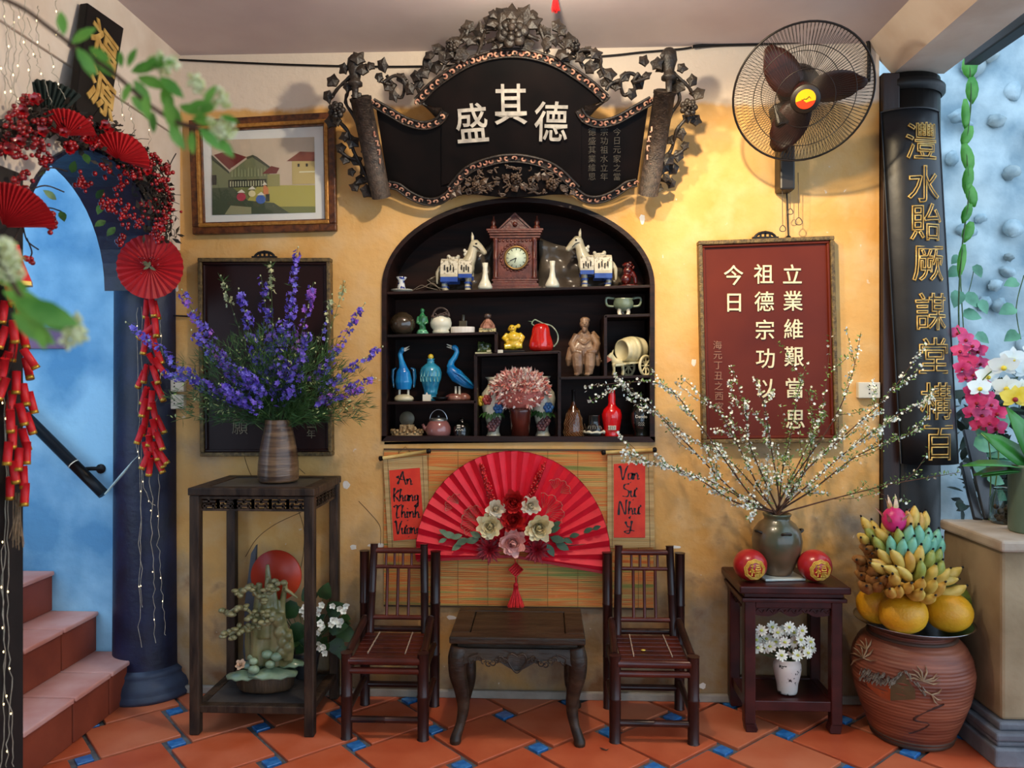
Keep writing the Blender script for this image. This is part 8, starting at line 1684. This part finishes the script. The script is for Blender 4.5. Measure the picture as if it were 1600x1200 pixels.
# ================================================================ FOREGROUND SHRUB BRANCHES (near the camera, entering from the left)
M_FL = mat('fresh_leaf', '#468420', '#80b444', scale=14, rough=.5, sss=.05); M_FBL = mat('green_white_bud', '#c4c674', '#f0ecc0', scale=60, rough=.6)
fb = thing('flowering_shrub', 'out-of-focus leafy branches with greenish white blossoms, near left foreground', 'shrub', (-1.45, -2.45, 0))
def fpt(px, py, y): return P(px, py, y)
b = MB(); root = V(-1.45, -2.45, 0); b.tube(bez([root, V(-1.5, -2.45, .6), V(-1.42, -2.45, 1.2), V(-1.36, -2.45, 1.9), fpt(-60, -30, -2.3)], 6), .012, 8); b.build('trunk', M_BROWNTWIG, fb)
def fbranch(pts, y, leaves, blooms, lab):
    pp_ = [fpt(x, yy, y) for x, yy in pts]; b = MB(); b.tube(bez(pp_, 6), .0035, 6); o = b.build('branch', M_BROWNTWIG, fb)
    for x, yy, a, L_ in leaves:
        q = fpt(x, yy, y + rnd(-.04, .04)); b = MB(); k = (y + D0) / FPX; b.leaf(q, V(math.cos(math.radians(a)), rnd(-.2, .2), math.sin(math.radians(a))), V(rnd(-.3, .3), -1, rnd(0, .5)), L_ * k, L_ * k * .42, 0, .15, 4); b.build('leaf', M_FL, o)
    for x, yy, r in blooms:
        b = MB(); k = (y + D0) / FPX; q = fpt(x, yy, y)
        for j in range(34): v = rvec().normalized(); b.ball(q + v * r * k * rnd(.4, 1), r * k * rnd(.16, .26), 6, 5)
        b.build('blossom_cluster', M_FBL, o)
fbranch([(-60, -30), (30, 10), (75, 42), (125, 80), (165, 105), (190, 125), (235, 165), (275, 190), (310, 200)], -2.3,
        [(100, 55, 95, 38), (112, 68, 40, 48), (120, 75, -55, 46), (130, 80, -70, 44), (140, 75, -30, 40), (150, 92, -40, 46), (190, 105, 100, 30), (200, 105, 70, 34), (205, 112, 15, 50), (215, 120, -20, 52), (210, 125, -60, 44), (205, 130, -120, 34), (220, 110, 40, 44), (235, 105, 20, 40), (250, 120, -40, 48), (255, 135, -70, 50), (262, 150, -90, 52), (262, 160, -60, 46), (280, 165, -20, 44), (270, 185, -80, 46), (265, 195, -60, 44), (290, 170, 20, 40), (300, 185, -10, 44), (312, 200, -45, 44), (340, 215, -50, 40), (300, 205, -90, 36), (320, 165, 60, 36), (310, 178, 30, 40), (205, 150, -45, 44), (225, 150, -80, 40), (240, 175, -100, 34), (345, 180, -20, 30)],
        [(255, 100, 18), (268, 100, 14), (305, 130, 16), (312, 138, 12), (342, 152, 16), (352, 160, 10), (328, 188, 7), (345, 200, 18), (352, 205, 17), (338, 210, 15), (240, 95, 9), (98, 28, 6)], '')
fbranch([(-60, -30), (-70, 200), (-40, 330), (0, 400), (30, 460), (70, 500)], -2.42,
        [(-10, 425, -30, 60), (5, 455, -20, 70), (20, 465, -30, 80), (30, 470, -25, 90), (20, 490, -40, 80), (55, 490, -25, 60), (45, 500, -55, 50), (60, 510, -70, 40), (0, 440, 40, 50)],
        [(8, 385, 20), (20, 400, 18), (0, 410, 20), (25, 425, 14), (10, 430, 16), (115, 515, 20), (125, 525, 16), (108, 530, 16), (118, 500, 12)], '')
# ================================================================ SMALL THINGS
WB_ = bpy.data.objects['wall_back']
M_CHIP = mat('bare_lime_patch', '#d8d0c2', '#e8e2d8', scale=30, rough=.9)
for px, py, w, h in ((1004, 343, 5, 9), (541, 757, 8, 7), (590, 852, 16, 4), (612, 856, 10, 4), (1052, 855, 14, 3), (705, 965, 8, 4), (1084, 566, 5, 7), (276, 450, 4, 8), (1098, 1072, 6, 7), (552, 855, 7, 5)):
    c = P(px, py, -.0006); n = 9; ring = [c + V(w * S(0) * math.cos(2 * PI * k / n) * rnd(.6, 1.1), 0, h * S(0) * math.sin(2 * PI * k / n) * rnd(.6, 1.1)) for k in range(n)]
    b = MB(); b.prism(ring, (0, .0005, 0)); b.build('plaster_chip', M_CHIP, WB_)
b = MB()
for pts in ([(560, 785), (580, 800), (592, 822), (596, 850)], [(375, 640), (380, 700), (392, 740), (405, 760)], [(325, 640), (345, 665), (365, 690)], [(440, 715), (460, 725), (478, 742)], [(385, 870), (400, 840), (430, 820), (470, 800)], [(465, 790), (475, 830), (474, 870), (466, 910)], [(1100, 620), (1105, 700), (1120, 760)]):
    b.tube(bez([P(x + rnd(-2, 2), y + rnd(-2, 2), -.001) for x, y in pts], 5), .0011, 4)
b.build('hairline_cracks', mat('crack_dark', '#4a3424', rough=.9), WB_, kind='stuff')
b = MB(); p, q = P(164, 772, -.2), P(192, 740, -.2); b.tube([p, p.lerp(q, .5), q, P(206, 722, -.2), P(216, 712, -.2)], [.006, .010, .012, .004, .003], 8, flat=.4); tag(b.build('plastic_strip', mat('pale_strip', '#a8c4c8', '#c4dcdc', scale=20, rough=.4)), 'pale plastic strip tied from the handrail end to the blue column', 'strip')
q = PF(944, 1172); b = MB(); b.tube([q + V(-.016, .012, .004), q + V(-.006, -.002, .006), q + V(.008, -.006, .003), q + V(.018, -.004, .008)], [.001, .004, .0045, .001], 7, flat=.4); tag(b.build('dry_leaf', M_BROWNTWIG), 'curled dry brown leaf on the floor tiles between table and right chair', 'leaf')
